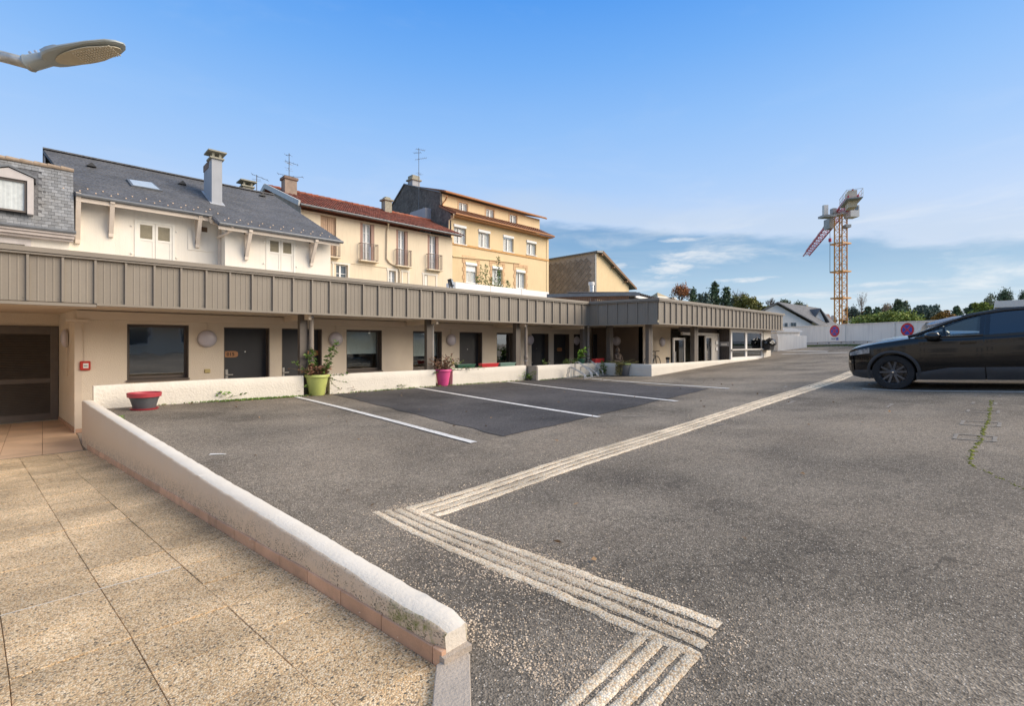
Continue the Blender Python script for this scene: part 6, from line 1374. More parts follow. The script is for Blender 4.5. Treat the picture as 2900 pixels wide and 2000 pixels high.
# weeds at the foot of the walls
def weed(u, v, label, n, h, ll, mat, seed, sp=.08):
    c = onG(u, v); r2 = random.Random(seed); plant('wall_weed', label, 'weed', tuple(c), [(r2.uniform(-sp, sp), r2.uniform(-.03, .03), h * r2.uniform(.5, 1.1), r2.uniform(-.5, .5), r2.uniform(-.4, .2), 9, ll, ll * .5) for _ in range(n)], mat, m_stem, seed, 'weeds at the foot of the walls')
weed(625, 1136, 'spiky green weed at the wall foot left of the lime green pot', 9, .24, .09, m_leafg, 21)
weed(797, 1122, 'upright seedling at the wall foot just left of the lime green pot', 5, .18, .06, m_leafg, 22)
weed(864, 1118, 'bright green clump tucked against the left side of the lime green pot', 16, .24, .085, M('fresh_leaf', (.20, .34, .03), .5, var=.2, island=.3), 23, .13)
weed(1083, 1104, 'small weed at the wall foot between the lime and pink pots', 9, .13, .06, m_leafg, 24)
weed(945, 1114, 'dried brown weed on the ground right of the lime green pot', 8, .14, .06, m_bl, 25, .15)
weed(1443, 1078, 'low weed at the wall foot left of the wall gap', 8, .10, .06, m_leafg, 26)
weed(1482, 1078, 'yellow green weed at the very end of the long low wall', 8, .26, .08, MATS['fresh_leaf'], 27, .05)
weed(1505, 1077, 'weed growing against the grey wall end panel', 9, .22, .07, m_leafg, 28, .10)
weed(1530, 1076, 'yellow green weed right of the grey wall end panel', 7, .26, .08, MATS['fresh_leaf'], 29, .05)
weed(1608, 1066, 'dark weed at the wall foot beside the bike rack', 7, .24, .08, m_gl, 30, .06)
gm = MB(); rg = random.Random(4)
def tuft(x, y, h, w):
    z = G(x, y); a = rg.random() * 6.28; d = Vector((math.cos(a), math.sin(a), rg.uniform(.4, 1.5))); leaf(gm, Vector((x, y, z + .004)), d, w, h, rg)
for _ in range(1500):
    f = rg.random(); 
    if f < .55: x = rg.gauss(3.05, .42)
    elif f < .8: x = rg.uniform(1.2, 10.6)
    else: x = rg.uniform(5, 10.6)
    tuft(x, YW - .02 - abs(rg.gauss(0, .035)) * (1.8 if abs(x - 3.05) < .7 else 1), rg.uniform(.02, .06), rg.uniform(.012, .028))
for _ in range(60): tuft(rg.gauss(wx(9.0) + .2, .04), rg.gauss(9.05, .12), .04, .02)
for _ in range(300): x = rg.uniform(11, 14); tuft(x, 10.10 - abs(rg.gauss(0, .03)), rg.uniform(.02, .05), .018)
gm.build('ground_weeds', m_leafg, kind='stuff')
lv = MB()
for _ in range(260):
    x = rg.uniform(1.3, 14); y = YW - .05 - abs(rg.gauss(0, .12)) if rg.random() < .55 else rg.uniform(1, 10); z = G(x, y) + .008; a = rg.random() * 6.28; leaf(lv, Vector((x, y, z)), (math.cos(a), math.sin(a), rg.uniform(-.05, .25)), rg.uniform(.015, .035), rg.uniform(.03, .06), rg)
lv.build('fallen_leaves', M('dead_leaf', (.30, .19, .10), .8, var=.3, island=.4), kind='stuff')

# ================================================================ bike rack
bk = thing('bike_rack', 'galvanised steel bike rack with rows of stepped wheel loops', 'bike rack', tuple(onG(1690, 1072)))
b0 = onG(1622, 1069); b1 = onG(1655, 1075); e0 = onG(1745, 1061)
base = onG(1655, 1074); rowd = (Vector((13.35, 9.35, 0)) - Vector((base.x, base.y, 0))); 
ra = Vector((base.x, base.y, 0)); rb_ = Vector((base.x + 2.0, base.y + .42, 0)); rd = (rb_ - ra).normalized(); rn = Vector((-rd.y, rd.x, 0)); L_ = (rb_ - ra).length
def RP(s, o, h): p = ra + rd * s + rn * o; return Vector((p.x, p.y, G(p.x, p.y) + h))
for o in (0, .62): MB().bar(RP(-.05, o, .02), RP(L_ + .05, o, .02), .05, .035).build('base_rail', m_galv, bk)
for k in range(5):
    s = .08 + k * (L_ - .16) / 4; hh = .52 if k % 2 else .36
    for dx in (-.045, .045):
        pts = [RP(s + dx, 0, .03), RP(s + dx, .02, hh * .30), RP(s + dx, .10, hh * .48), RP(s + dx, .42, hh * .92), RP(s + dx, .50, hh), RP(s + dx, .57, hh * .97), RP(s + dx, .60, hh * .82), RP(s + dx, .60, hh * .55), RP(s + dx, .64, .35 * hh), RP(s + dx, .62, .03)]
        MB().tube(pts, .013, 7).build('wheel_loop', m_galv, bk, smooth=40)
# seated statue, bin, bicycle, ashtray post in the covered entrance
m_stone = M('dark_stone', (.12, .085, .06), .7, var=.25, scale=9)
st_ = thing('seated_statue', 'small dark seated statue with crossed legs below the round lamp', 'statue', (15.5, 10.9, ZTOPW + .0))
c = onD(1749, 1034, 17.2); x, y, z = c.x, c.y, -.72 + CAMZ
m = MB().lathe([(.0001, z), (.19, z), (.21, z + .04), (.17, z + .10), (.12, z + .14), (.125, z + .24), (.135, z + .31), (.06, z + .36), (.045, z + .385), (.07, z + .41), (.085, z + .46), (.07, z + .52), (.035, z + .545), (.03, z + .575), (.0001, z + .59)], 16, (x, y, 0)); m.build('body', m_stone, st_, smooth=40)
m = MB(); m.tube([(x - .13, y - .01, z + .29), (x - .18, y - .06, z + .18), (x - .05, y - .16, z + .13)], [.045, .04, .03], 8); m.tube([(x + .13, y - .01, z + .29), (x + .18, y - .06, z + .18), (x + .05, y - .16, z + .13)], [.045, .04, .03], 8); m.tube([(x - .22, y - .02, z + .07), (x, y - .2, z + .06), (x + .22, y - .02, z + .07)], [.06, .065, .06], 8); m.build('limb', m_stone, st_, smooth=40)
MB().box(x - .26, x + .26, y - .26, y + .26, FL, z).build('plinth', m_stone, st_)
bn = thing('litter_bin', 'dark wall bin with a black bag bulging over its rim beside the bay window', 'bin', (25.4, 8.0, 1.0))
xa = xu(2169, 8.0); xb = xu(2192, 7.85); z0 = zv(2180, 992, 8.0); z1 = zv(2180, 963, 8.0)
b_ = MB().prism([(xa, 8.15, z0), (xa + .50, 8.15, z0), (xa + .50, 7.86, z0 + .04), (xa, 7.86, z0 + .04)], (0, 0, .005)); V = [(xa + .03, 8.155, z0), (xa + .62, 8.155, z0), (xa + .62, 7.86, z0), (xa + .03, 7.86, z0), (xa, 8.155, z1), (xa + .66, 8.155, z1), (xa + .66, 7.78, z1), (xa, 7.78, z1)]
MB().add(V, [(0, 1, 2, 3), (4, 7, 6, 5), (0, 4, 5, 1), (1, 5, 6, 2), (2, 6, 7, 3), (3, 7, 4, 0)]).build('bin_body', m_black, bn)
m = MB()
def bag(i, j):
    a = i * 2 * PI; r = 1 + .16 * mnoise.noise((math.cos(a) * 2.2, math.sin(a) * 2.2, j * 4)) + .10 * math.sin(a * 7 + j * 3); hh = j; k = math.sin(min(1, .25 + hh * .85) * PI) ** .6
    return (xa + .36 + .42 * k * r * math.cos(a), 7.94 + .23 * k * r * math.sin(a), z1 - .28 + hh * .42 + .03 * mnoise.noise((a * 2, j * 6, 1)))
m.grid(bag, 36, 10); m.build('bin_bag', M('bag_film', (.012, .012, .013), .22, var=.1, bump=.6, bscale=14), bn, smooth=30)
by = thing('bicycle', 'small dark bicycle half hidden behind the low wall by the entrance', 'bicycle', (15.5, 9.0, FL))
m_bike = M('bicycle_black', (.03, .03, .03), .5)
bxx, byy, bz = 15.75, 9.15, -1.05 + CAMZ
for dx in (0, .62):
    MB().lathe([(.29, -.015), (.31, 0), (.29, .015), (.275, 0), (.29, -.015)], 26, (bxx + dx, byy, bz + .27), 'y', cap=False).build('wheel', m_bike, by)
m = MB()
for a, b in (((0, .27), (.22, .62)), ((.22, .62), (.54, .58)), ((.22, .62), (.32, .25)), ((.32, .25), (.54, .58)), ((.54, .58), (.62, .27)), ((0, .27), (.32, .25)), ((.54, .58), (.52, .74)), ((.22, .62), (.20, .72))): m.tube([(bxx + a[0], byy, bz + a[1]), (bxx + b[0], byy, bz + b[1])], .017, 6)
m.build('frame', m_bike, by); MB().tube([(bxx + .46, byy - .2, bz + .76), (bxx + .52, byy, bz + .74), (bxx + .46, byy + .2, bz + .76)], .014, 6).build('handlebar', m_bike, by); MB().bbox(bxx + .10, bxx + .30, byy - .06, byy + .06, bz + .71, bz + .75, .015).build('saddle', m_bike, by)
ap = thing('ashtray_post', 'short pale ashtray post with a dark head by the glazed door', 'ashtray', (17.0, 8.9, FL)); c = onY(1891, 1020, 8.9); MB().tube([(c.x, c.y, FL), (c.x, c.y, zv(1891, 1018, 8.9))], .055, 12).build('post', m_alu, ap); MB().tube([(c.x, c.y, zv(1891, 1018, 8.9)), (c.x, c.y, zv(1891, 1012, 8.9))], .075, 12).build('head', m_black, ap)
# ================================================================ cars
def build_car(label, paint, loc, rot, grp):
    car = thing('parked_car', label, 'car', loc, grp); car.rotation_euler = rot
    W2 = .915
    def lerp(x, tab): return float(np.interp(x, [a for a, b in tab], [b for a, b in tab]))
    wid = lambda s: W2 * lerp(s, [(0, .44), (.04, .58), (.12, .72), (.25, .85), (.5, .955), (.9, 1), (3.3, 1), (3.9, .975), (4.2, .93), (4.38, .85), (4.45, .74)])
    top = lambda s: lerp(s, [(0, .60), (.02, .72), (.06, .80), (.14, .845), (.3, .89), (.6, .945), (.9, .985), (1.12, 1.02), (1.3, 1.035), (2.0, 1.025), (3.0, 1.065), (3.8, 1.12), (4.1, 1.12), (4.25, 1.02), (4.38, .92), (4.45, .72)])
    bot = lambda s: lerp(s, [(0, .40), (.08, .26), (.3, .215), (.9, .20), (3.6, .20), (4.2, .25), (4.45, .42)])
    crown = lambda s: lerp(s, [(0, .03), (.3, .06), (.9, .085), (1.15, .06), (1.3, .0), (3.9, .0), (4.45, .02)])
    rows = [(0, 'b', 0), (.80, 'b', 0), (.955, 'b', .05), (.985, 'f', .22), (1.0, 'f', .42), (1.0, 'f', .58), (.985, 'f', .74), (.972, 'f', .84), (.965, 'f', .93), (.93, 't', 0), (.80, 'c', .35), (.45, 'c', .85), (0, 'c', 1)]
    def pt(s, k):
        w = wid(s); q, mode, f = rows[k]; b, t = bot(s), top(s)
        z = b + f if mode == 'b' else (b + (t - b) * f if mode == 'f' else (t if mode == 't' else t + crown(s) * f))
        return (q * w, z)
    def side(s, z):
        p = [pt(s, k) for k in range(2, 10)]
        return float(np.interp(z, [b for a, b in p], [a for a, b in p]))
    S = [0, .02, .05, .1, .17, .26, .36, .48, .6, .72, .85, 1.0, 1.12, 1.22, 1.3, 1.45, 1.6, 1.8, 2.0, 2.25, 2.5, 2.75, 3.0, 3.25, 3.5, 3.7, 3.85, 4.0, 4.12, 4.22, 4.3, 4.37, 4.42, 4.45]
    n = len(rows); V = []; ring = 2 * n - 2
    YO = 2.2                                                       # local y of the nose
    for s in S:
        L = [(-pt(s, k)[0], YO - s, pt(s, k)[1]) for k in range(n)]; R = [(pt(s, k)[0], YO - s, pt(s, k)[1]) for k in range(n - 2, 0, -1)]; V += L + R
    F = [(i * ring + j, (i + 1) * ring + j, (i + 1) * ring + (j + 1) % ring, i * ring + (j + 1) % ring) for i in range(len(S) - 1) for j in range(ring)]
    F += [tuple(range(ring))[::-1], tuple((len(S) - 1) * ring + j for j in range(ring))]
    body = MB().add(V, F).build('body', paint, car, local=True)
    fw, rw_ = .84, .84 + 2.675; zw = .35
    cut = MB()
    for s in (fw, rw_):
        for sg in (-1, 1): cut.lathe([(.395, sg * .60), (.395, sg * 1.1)], 40, (0, YO - s, zw), 'x')
    me = bpy.data.meshes.new('cut'); me.from_pydata(cut.v, [], cut.f); fix_normals(me); co = bpy.data.objects.new('cut', me); COL.objects.link(co)
    md = body.modifiers.new('b', 'BOOLEAN'); md.operation = 'DIFFERENCE'; md.solver = 'EXACT'; md.object = co
    pm, body.parent = body.parent, None
    dg = bpy.context.evaluated_depsgraph_get(); nm = bpy.data.meshes.new_from_object(body.evaluated_get(dg)); body.modifiers.clear(); body.data = nm; body.parent = pm; bpy.data.objects.remove(co)
    smooth_by(body.data, 28)
    def skin(s0, s1, z0, z1f, off, name, mat, ns=12, nz=10, sg=-1, parent=None):
        m = MB(); 
        def f(i, j):
            s = s0 + (s1 - s0) * i; zt = z1f(s) if callable(z1f) else z1f; zb = z0(s) if callable(z0) else z0; z = zb + (zt - zb) * j; e = off if 0 < i < 1 and 0 < j < 1 else off * .1
            return (sg * (side(s, z) + e), YO - s, z)
        m.grid(f, ns, nz); return m.build(name, mat, parent or car, local=True, smooth=True)
    blk = MATS.get('car_trim') or M('car_trim', (.042, .042, .044), .55, var=.1, scale=6)
    gls = MATS.get('car_gl') or glass_mat('car_glass', (.90, .96, .94), .0); MATS['car_gl'] = gls
    prv = MATS.get('car_prv') or glass_mat('privacy_glass', (.035, .035, .04), .06); MATS['car_prv'] = prv
    gloss = MATS.get('gloss_black') or M('gloss_black', (.006, .006, .007), .08, var=.0, coat=.5)
    tyre = MATS.get('tyre') or M('tyre', (.022, .021, .021), .85, var=.15, scale=8, bump=.3, bscale=40)
    rim = MATS.get('dark_rim') or M('dark_rim', (.10, .10, .105), .35, .35, var=.06); disc_ = MATS.get('brake') or M('brake', (.10, .09, .085), .5, .6)
    chrome = MATS.get('chrome') or M('chrome', (.7, .7, .7), .15, 1.0, var=0)
    for sg in (-1, 1):
        d1 = skin(1.27, 2.185, .47, lambda s: top(s) - .015, .010, 'door', paint, 14, 14, sg); d2 = skin(2.20, 3.12, .47, lambda s: top(s) - .015, .010, 'door', paint, 14, 14, sg)
        for d, s in ((d1, 1.98), (d2, 2.93)):
            x = sg * (side(s, .90) + .012); MB().bar((x + sg * .022, YO - s + .11, .90), (x + sg * .022, YO - s - .11, .905), .02, .035).box(min(x, x + sg * .02), max(x, x + sg * .02), YO - s + .08, YO - s + .11, .885, .915).box(min(x, x + sg * .02), max(x, x + sg * .02), YO - s - .11, YO - s - .08, .89, .92).build('handle', gloss, d, local=True)
        skin(1.20, 2.18, .205, lambda s: .34 + .10 * min(1, (s - 1.20) / .5), .022, 'sill_trim', blk, 12, 4, sg); skin(2.20, 3.10, .205, lambda s: .44, .022, 'sill_trim', blk, 10, 4, sg)
        for s in (fw, rw_):
            m = MB(); na = 30; V = []
            for k in range(na + 1):
                a = math.radians(-18 + 216 * k / na); 
                for r, e in ((.385, -.02), (.390, .016), (.438, .014), (.446, .0)):
                    ss = s - r * math.cos(a); z = zw + r * math.sin(a); z = max(z, .2); V.append((sg * (side(min(max(ss, .1), 4.35), min(z, top(ss) - .02)) + e), YO - ss, z))
            m.add(V, [(4 * k + j, 4 * k + 4 + j, 4 * k + 5 + j, 4 * k + 1 + j) for k in range(na) for j in range(3)]); m.build('wheel_arch', blk, car, local=True, smooth=True)
            steer = .0
            x = sg * .78; c = (x, YO - s, zw)
            ty = MB().lathe([(.225, sg * -.11), (.33, sg * -.115), (.348, sg * -.085), (.3525, sg * -.05), (.3525, sg * .05), (.348, sg * .085), (.335, sg * .108), (.27, sg * .115), (.238, sg * .108), (.228, sg * .095)], 44, c, 'x', cap=False).build('wheel', tyre, car, local=True, smooth=40)
            MB().lathe([(.236, sg * .106), (.232, sg * .100), (.222, sg * .085), (.216, sg * .0), (.216, sg * -.08), (.0001, sg * -.08)], 40, c, 'x', cap=False).build('rim', rim, ty, local=True, smooth=40)
            MB().lathe([(.0001, sg * .01), (.155, sg * .01), (.155, sg * -.01)], 30, c, 'x', cap=False).build('brake_disc', disc_, ty, local=True)
            sp = MB()
            for k in range(5):
                for da in (-.17, .17):
                    a = 2 * PI * k / 5 + .3 + da; a2 = 2 * PI * k / 5 + .3 + da * 1.55; ca, sa = math.cos(a2), math.sin(a2); c1, s1_ = math.cos(a), math.sin(a)
                    p0 = Vector((c[0] + sg * .078, c[1] + .045 * c1, c[2] + .045 * s1_)); p1 = Vector((c[0] + sg * .094, c[1] + .222 * ca, c[2] + .222 * sa)); sp.bar(p0, p1, .036, .022, (1, 0, 0))
            sp.lathe([(.0001, sg * .098), (.03, sg * .096), (.06, sg * .086), (.062, sg * .06)], 20, c, 'x', cap=False); sp.build('spokes', rim, ty, local=True)
            MB().lathe([(.0001, sg * .102), (.018, sg * .1005), (.02, sg * .097)], 14, c, 'x', cap=False).build('hub_cap', chrome, ty, local=True)
        MB().lathe([(.39, sg * .55), (.39, sg * .62)], 8, (0, YO - fw, zw), 'x') 
        # mirrors
        mx = sg * 1.0; mm = MB(); mm.lathe([(.0001, -.115), (.05, -.105), (.075, -.06), (.08, 0), (.07, .06), (.045, .10), (.0001, .108)], 16, (0, 0, 0), 'x', 1, 1); mm.v = [(mx + a * 1.1, YO - 1.50 + b * 1.55 - .05 * abs(a), 1.055 + c * 1.1) for a, b, c in mm.v]
        mr_ = mm.build('wing_mirror', gloss, car, local=True, smooth=True); MB().bar((sg * .86, YO - 1.50, .99), (mx, YO - 1.50, 1.0), .07, .03).build('mirror_arm', blk, mr_, local=True)
        # headlight, daytime light, fog recess
        m = MB(); 
        def hl(i, j): s = .075 + .40 * i; z0_, z1_ = .70 + .055 * i, .795 + .07 * i - .03 * (1 - i) ** 2; z = z0_ + (z1_ - z0_) * j; z = min(z, top(s) - .018); return (sg * (side(s, z) + .006), YO - s + .006, z)
        m.grid(hl, 10, 4); m.build('headlight', MATS.get('lamp_gl') or M('lamp_gl', (.40, .42, .43), .08, .3, var=.5, scale=14), car, local=True, smooth=True)
        m = MB(); m.grid(lambda i, j: (sg * (side(.06 + .10 * i, .70 - .33 * j) + .012), YO - (.06 + .10 * i) + .010, .70 - .33 * j), 2, 8); m.build('light_strip', gloss, car, local=True)
        skin(.10, .52, lambda s: bot(s) + .02, lambda s: .40, .012, 'bumper_trim', blk, 8, 4, sg)
        # glasshouse side
        R_ = lambda s: lerp(s + .17, [(1.34, 1.04), (1.62, 1.165), (1.87, 1.275), (2.07, 1.345), (2.3, 1.40), (2.65, 1.44), (3.0, 1.45), (3.4, 1.43), (3.75, 1.38), (4.0, 1.31), (4.15, 1.20)])
        gx = lambda s, z: sg * (side(s, top(s) - .002) - .012 - (z - top(s)) * (.40 + .10 * max(0, s - 3)))
        def pane(s0, s1, name, mat): 
            m = MB(); m.grid(lambda i, j: (lambda s: (lambda z: (gx(s, z), YO - s, z))(top(s) - .01 + (R_(s) - top(s) + .005) * j))(s0 + (s1 - s0) * i), 14, 5); m.build(name, mat, car, local=True, smooth=True)
        pane(1.22, 2.19, 'side_window', gls); pane(2.19, 3.2, 'side_window', prv); pane(3.2, 3.95, 'side_window', prv)
        def post(a, b, w, name, mat, o=.012):
            m = MB(); k = 8; V = []
            for i in range(k + 1):
                s = a[0] + (b[0] - a[0]) * i / k; z = a[1] + (b[1] - a[1]) * i / k
                V += [(gx(s, z) + sg * o, YO - s + w / 2, z), (gx(s, z) + sg * o, YO - s - w / 2, z)]
            m.add(V, [(2 * i, 2 * i + 1, 2 * i + 3, 2 * i + 2) for i in range(k)]); m.build(name, mat, car, local=True)
        post((2.165, top(2.2)), (2.20, 1.40), .06, 'door_pillar', gloss); post((2.235, top(2.25)), (2.27, 1.41), .06, 'door_pillar', gloss); post((3.17, top(3.1)), (3.13, 1.435), .07, 'door_pillar', gloss)
        pts = [(gx(s, R_(s)), YO - s, R_(s)) for s in (1.11, 1.25, 1.45, 1.70, 1.90, 2.13, 2.48, 2.83, 3.23, 3.6, 3.85, 4.05)]
        m = MB().tube([(a + (-sg * .015), b, c + .015) for a, b, c in pts], [.032, .032, .030, .030, .030, .030, .030, .032, .04, .06, .08, .09], 10); m.build('roof_frame', paint, car, local=True, smooth=True)
        m = MB().tube([(gx(s, R_(s)) - sg * .07, YO - s, R_(s) + .055) for s in (1.90, 2.0, 2.45, 2.95, 3.45, 3.6)], [.008, .014, .015, .015, .014, .008], 8); m.build('roof_rail', gloss, car, local=True, smooth=True)
        m = MB().bar((sg * (side(1.35, 1.02) - .005), YO - 1.22, top(1.22) + .004), (sg * (side(2.19, 1.02)), YO - 2.19, top(2.19) + .002), .02, .016); m.build('belt_trim', gloss, car, local=True)
    gxr = lambda s, z: (side(s, top(s) - .002) - .012 - (z - top(s)) * (.40 + .10 * max(0, s - 3)))
    rz = lambda s: lerp(s + .17, [(2.05, 1.375), (2.2, 1.42), (2.6, 1.465), (3.0, 1.475), (3.5, 1.46), (3.9, 1.41), (4.12, 1.34)])
    m = MB()
    def roof(i, j):
        s = 1.89 + 2.09 * i; e = gxr(s, R_(s)) - .03; q = 2 * j - 1; zz = R_(s) + .03 + (rz(s) - R_(s) - .005) * (1 - abs(q) ** 2.6); return (q * e, YO - s, zz)
    m.grid(roof, 20, 14); m.build('roof', paint, car, local=True, smooth=True)
    def ws(i, j): 
        q = 2 * i - 1; s = 1.03 + .87 * j + .14 * q * q * (1 - .35 * j); zz = 1.050 + .345 * j + .02 * math.sin(j * PI); e = (.80 - .22 * j); return (q * e, YO - s, zz - .03 * q * q * (1 - j))
    MB().grid(ws, 12, 8).build('windscreen', gls, car, local=True, smooth=True)
    MB().grid(lambda i, j: ((2 * i - 1) * (.60 + .1 * j), YO - 4.10 - .22 * j, 1.35 - .29 * j), 6, 6).build('rear_window', prv, car, local=True, smooth=True)
    m = MB(); m.bar((-.55, YO - 1.14, 1.075), (.05, YO - 1.22, 1.085), .02, .012); m.bar((.5, YO - 1.10, 1.075), (-.1, YO - 1.17, 1.08), .02, .012); m.build('wiper', blk, car, local=True)
    g = MB(); g.grid(lambda i, j: ((2 * i - 1) * .50, YO - .005 - .06 * (2 * i - 1) ** 2 + .01, .42 + .30 * j), 10, 4); gg = g.build('grille', gloss, car, local=True)
    for k in range(5): MB().bar((-.48, YO + .014 - .05, .46 + k * .055), (.48, YO + .014 - .05, .46 + k * .055), .012, .012).build('grille_bar', blk, gg, local=True)
    MB().bbox(-.26, .26, YO + .005, YO + .02, .44, .55, .004).build('number_plate', m_swhite, car, local=True)
    # cabin
    cab = MATS.get('cabin') or M('cabin', (.035, .034, .034), .8, var=.2)
    for sg in (-1, 1):
        m = MB(); m.bbox(sg * .38 - .24, sg * .38 + .24, YO - 2.45, YO - 1.93, .50, .74, .06); m.add(*_tilt(sg * .38 - .23, sg * .38 + .23, YO - 2.41, .72, 1.24)); m.bbox(sg * .38 - .12, sg * .38 + .12, YO - 2.63, YO - 2.55, 1.24, 1.37, .03); m.build('seat', cab, car, local=True)
    m = MB(); m.bbox(-.62, .62, YO - 3.55, YO - 3.38, .70, 1.22, .05); m.bbox(-.78, .78, YO - 1.40, YO - 1.15, .80, 1.05, .05); m.build('dashboard', cab, car, local=True)
    MB().lathe([(.18, -.012), (.195, 0), (.18, .012), (.168, 0), (.18, -.012)], 24, (-.38, YO - 1.62, 1.02), 'y', cap=False).build('steering_wheel', cab, car, local=True)
    return car
def _tilt(x0, x1, y, z0, z1):
    return ([(x0, y, z0), (x1, y, z0), (x1, y + .12, z0), (x0, y + .12, z0), (x0, y - .20, z1), (x1, y - .20, z1), (x1, y - .10, z1), (x0, y - .10, z1)], [(0, 3, 2, 1), (4, 5, 6, 7), (0, 1, 5, 4), (1, 2, 6, 5), (2, 3, 7, 6), (3, 0, 4, 7)])
m_pblack = M('black_car_paint', (.008, .008, .0085), .16, var=.05, coat=.35, spec=.3)
m_psilver = M('silver_car_paint', (.42, .43, .46), .25, .5, var=.03, coat=.8)
YO_ = 2.2; fwy = 2.2 - .84
cxp = 12.50 + .79; cyp = 1.64 - fwy
gz = lambda x, y: G(x, y)
pit = math.atan2(G(cxp, 1.67) - G(cxp, -1.0), 2.675); rol = math.atan2(G(cxp + .8, .5) - G(cxp - .8, .5), 1.6)
build_car('black sport utility car with dark alloy wheels parked behind the white line', m_pblack, (cxp, cyp, G(cxp, 1.67) - math.sin(pit) * fwy + .0), (pit, -rol, 0), None)
x2 = 16.35; y2 = -.50; pit2 = math.atan2(G(x2, 1.0) - G(x2, -1.6), 2.6)
build_car('silver car backed in beyond the black car, only its tail and roof showing', m_psilver, (x2, y2, G(x2, y2) - .07), (-pit2, 0, PI), None)

# ================================================================ street lamp head, top left
lp = thing('street_lamp', 'grey street lamp head on a curved arm reaching in from the left edge', 'street lamp', tuple(onD(-260, 1500, 3.6)))
D_ = 3.6; m_lgrey = M('lamp_grey', (.34, .38, .385), .45, .2, var=.06); m_arm = M('galvanised_arm', (.45, .45, .43), .45, .6, var=.25, scale=20)
pb = onD(-300, 200, D_ + .3); g0 = PZ(max(pb.y, -8)) - .2
MB().tube([Vector((pb.x, pb.y, g0)), Vector((pb.x, pb.y, pb.z - .25)), Vector((pb.x, pb.y, pb.z)) + rX * .04 + Vector((0, 0, .04)), onD(-200, 128, D_ + .2), onD(-80, 138, D_ + .1), onD(20, 163, D_), onD(98, 184, D_)], .041, 14).build('pole', m_arm, lp, smooth=True)
ea = (onD(352, 130, D_ + .05) - onD(78, 186, D_)); La_ = ea.length; ea.normalize(); eb = ea.cross(Vector((0, 0, 1))).normalized()
if eb.dot(fY) < 0: eb = -eb
ec = ea.cross(eb)
if ec.z < 0: ec = -ec
hb = onD(78, 181, D_)
def HP(a, b, c): return hb + ea * a + eb * b + ec * c
m = MB(); hd = []
Lh = La_
def ring_at(a, w, zt, zb, n=16): return [HP(a, w * math.cos(2 * PI * k / n), (zt if math.sin(2 * PI * k / n) > 0 else -zb) * abs(math.sin(2 * PI * k / n)) ** .7) for k in range(n)]
def loft(rs, name, mat, par): 
    n = len(rs[0]); V = [p for r in rs for p in r]; F = [(i * n + j, i * n + (j + 1) % n, (i + 1) * n + (j + 1) % n, (i + 1) * n + j) for i in range(len(rs) - 1) for j in range(n)] + [tuple(range(n))[::-1], tuple((len(rs) - 1) * n + j for j in range(n))]
    return MB().add(V, F).build(name, mat, par, smooth=35)
loft([ring_at(0, .056, .058, .05), ring_at(.012, .060, .062, .054), ring_at(.03, .054, .056, .048), ring_at(Lh * .24, .055, .05, .03)], 'collar', m_lgrey, lp)
loft([ring_at(Lh * .20, .055, .045, .03), ring_at(Lh * .24, .085, .062, .03), ring_at(Lh * .30, .10, .064, .026), ring_at(Lh * .385, .108, .058, .024), ring_at(Lh * .43, .112, .034, .022), ring_at(Lh * .7, .108, .024, .018), ring_at(Lh * .88, .088, .02, .016), ring_at(Lh * .96, .055, .016, .012), ring_at(Lh, .014, .010, .006)], 'housing', m_lgrey, lp)
for k in range(3): a = .045 + k * .04; MB().tube([HP(a, 0, .055), HP(a - .008, 0, .085)], .010, 8).build('bolt', m_galv, lp)
m = MB(); V = []; nn = 28
for k in range(nn): t = 2 * PI * k / nn; V.append(HP(Lh * .62 + Lh * .33 * math.cos(t), .088 * math.sin(t) * (1 if math.cos(t) < .3 else .92), -.024))
ln = MB().prism(V, -ec * .006).build('lens_panel', M('lens_panel', (.50, .45, .33), .35, var=.08, scale=20), lp)
led = MB()
for i in range(14):
    for j in range(6):
        p = HP(Lh * (.52 + i * .028), -.058 + j * .023, -.0303); led.lathe([(.009, 0), (.007, -.004), (.0001, -.005)], 6); led.v[-18:] = [tuple(p + ea * q[0] + eb * q[1] + ec * q[2]) for q in led.v[-18:]]
led.build('led_lenses', M('led_lens', (.58, .53, .42), .2), ln, kind='stuff')

# ================================================================ far houses, crane, trees on the right
def fD(u, v, d): return onD(u, v, d)
m_fw = M('far_white_wall', (.70, .67, .63), .9, var=.05); m_fr = M('far_slate', (.12, .12, .125), .8, var=.2, scale=.6, fine=.3, fscale=4)
gh = thing('gabled_house', 'white gabled house with dark slate roof left of the crane', 'house', tuple(fD(2230, 960, 50)))
A = fD(2197.5, 862, 50); E1 = fD(2305, 922, 50); E0 = fD(2100, 915, 50)
back = Vector((SXV * .55 + CXV * .85, -CXV * .55 + SXV * .85, 0)).normalized() * 11
zb = -3.0
MB().prism([Vector((E0.x, E0.y, zb)), Vector((E1.x, E1.y, zb)), E1, A, E0], fY * .3).build('gable_wall', m_fw, gh)
Bk = fD(2317, 879, 50 * (972 - 862) / (972 - 879)); bv = Bk - A
rfA = A + Vector((0, 0, .12)) - fY * .3; MB().prism([rfA, rfA + bv, E1 + bv * .55 + rX * .3, E1 + rX * .3 - fY * .3], (0, 0, .12)).build('roof', m_fr, gh)
MB().prism([rfA, rfA + bv, E0 + bv, E0 - rX * .3 - fY * .3], (0, 0, .12)).build('roof', m_fr, gh)
G2 = [fD(2292, 926, 53), fD(2338, 914, 53), fD(2321, 879, 53)]; MB().prism([Vector((G2[0].x, G2[0].y, zb)), Vector((G2[1].x, G2[1].y, zb)), G2[1], G2[2], G2[0]], fY * .3).build('wing_gable', m_fw, gh)
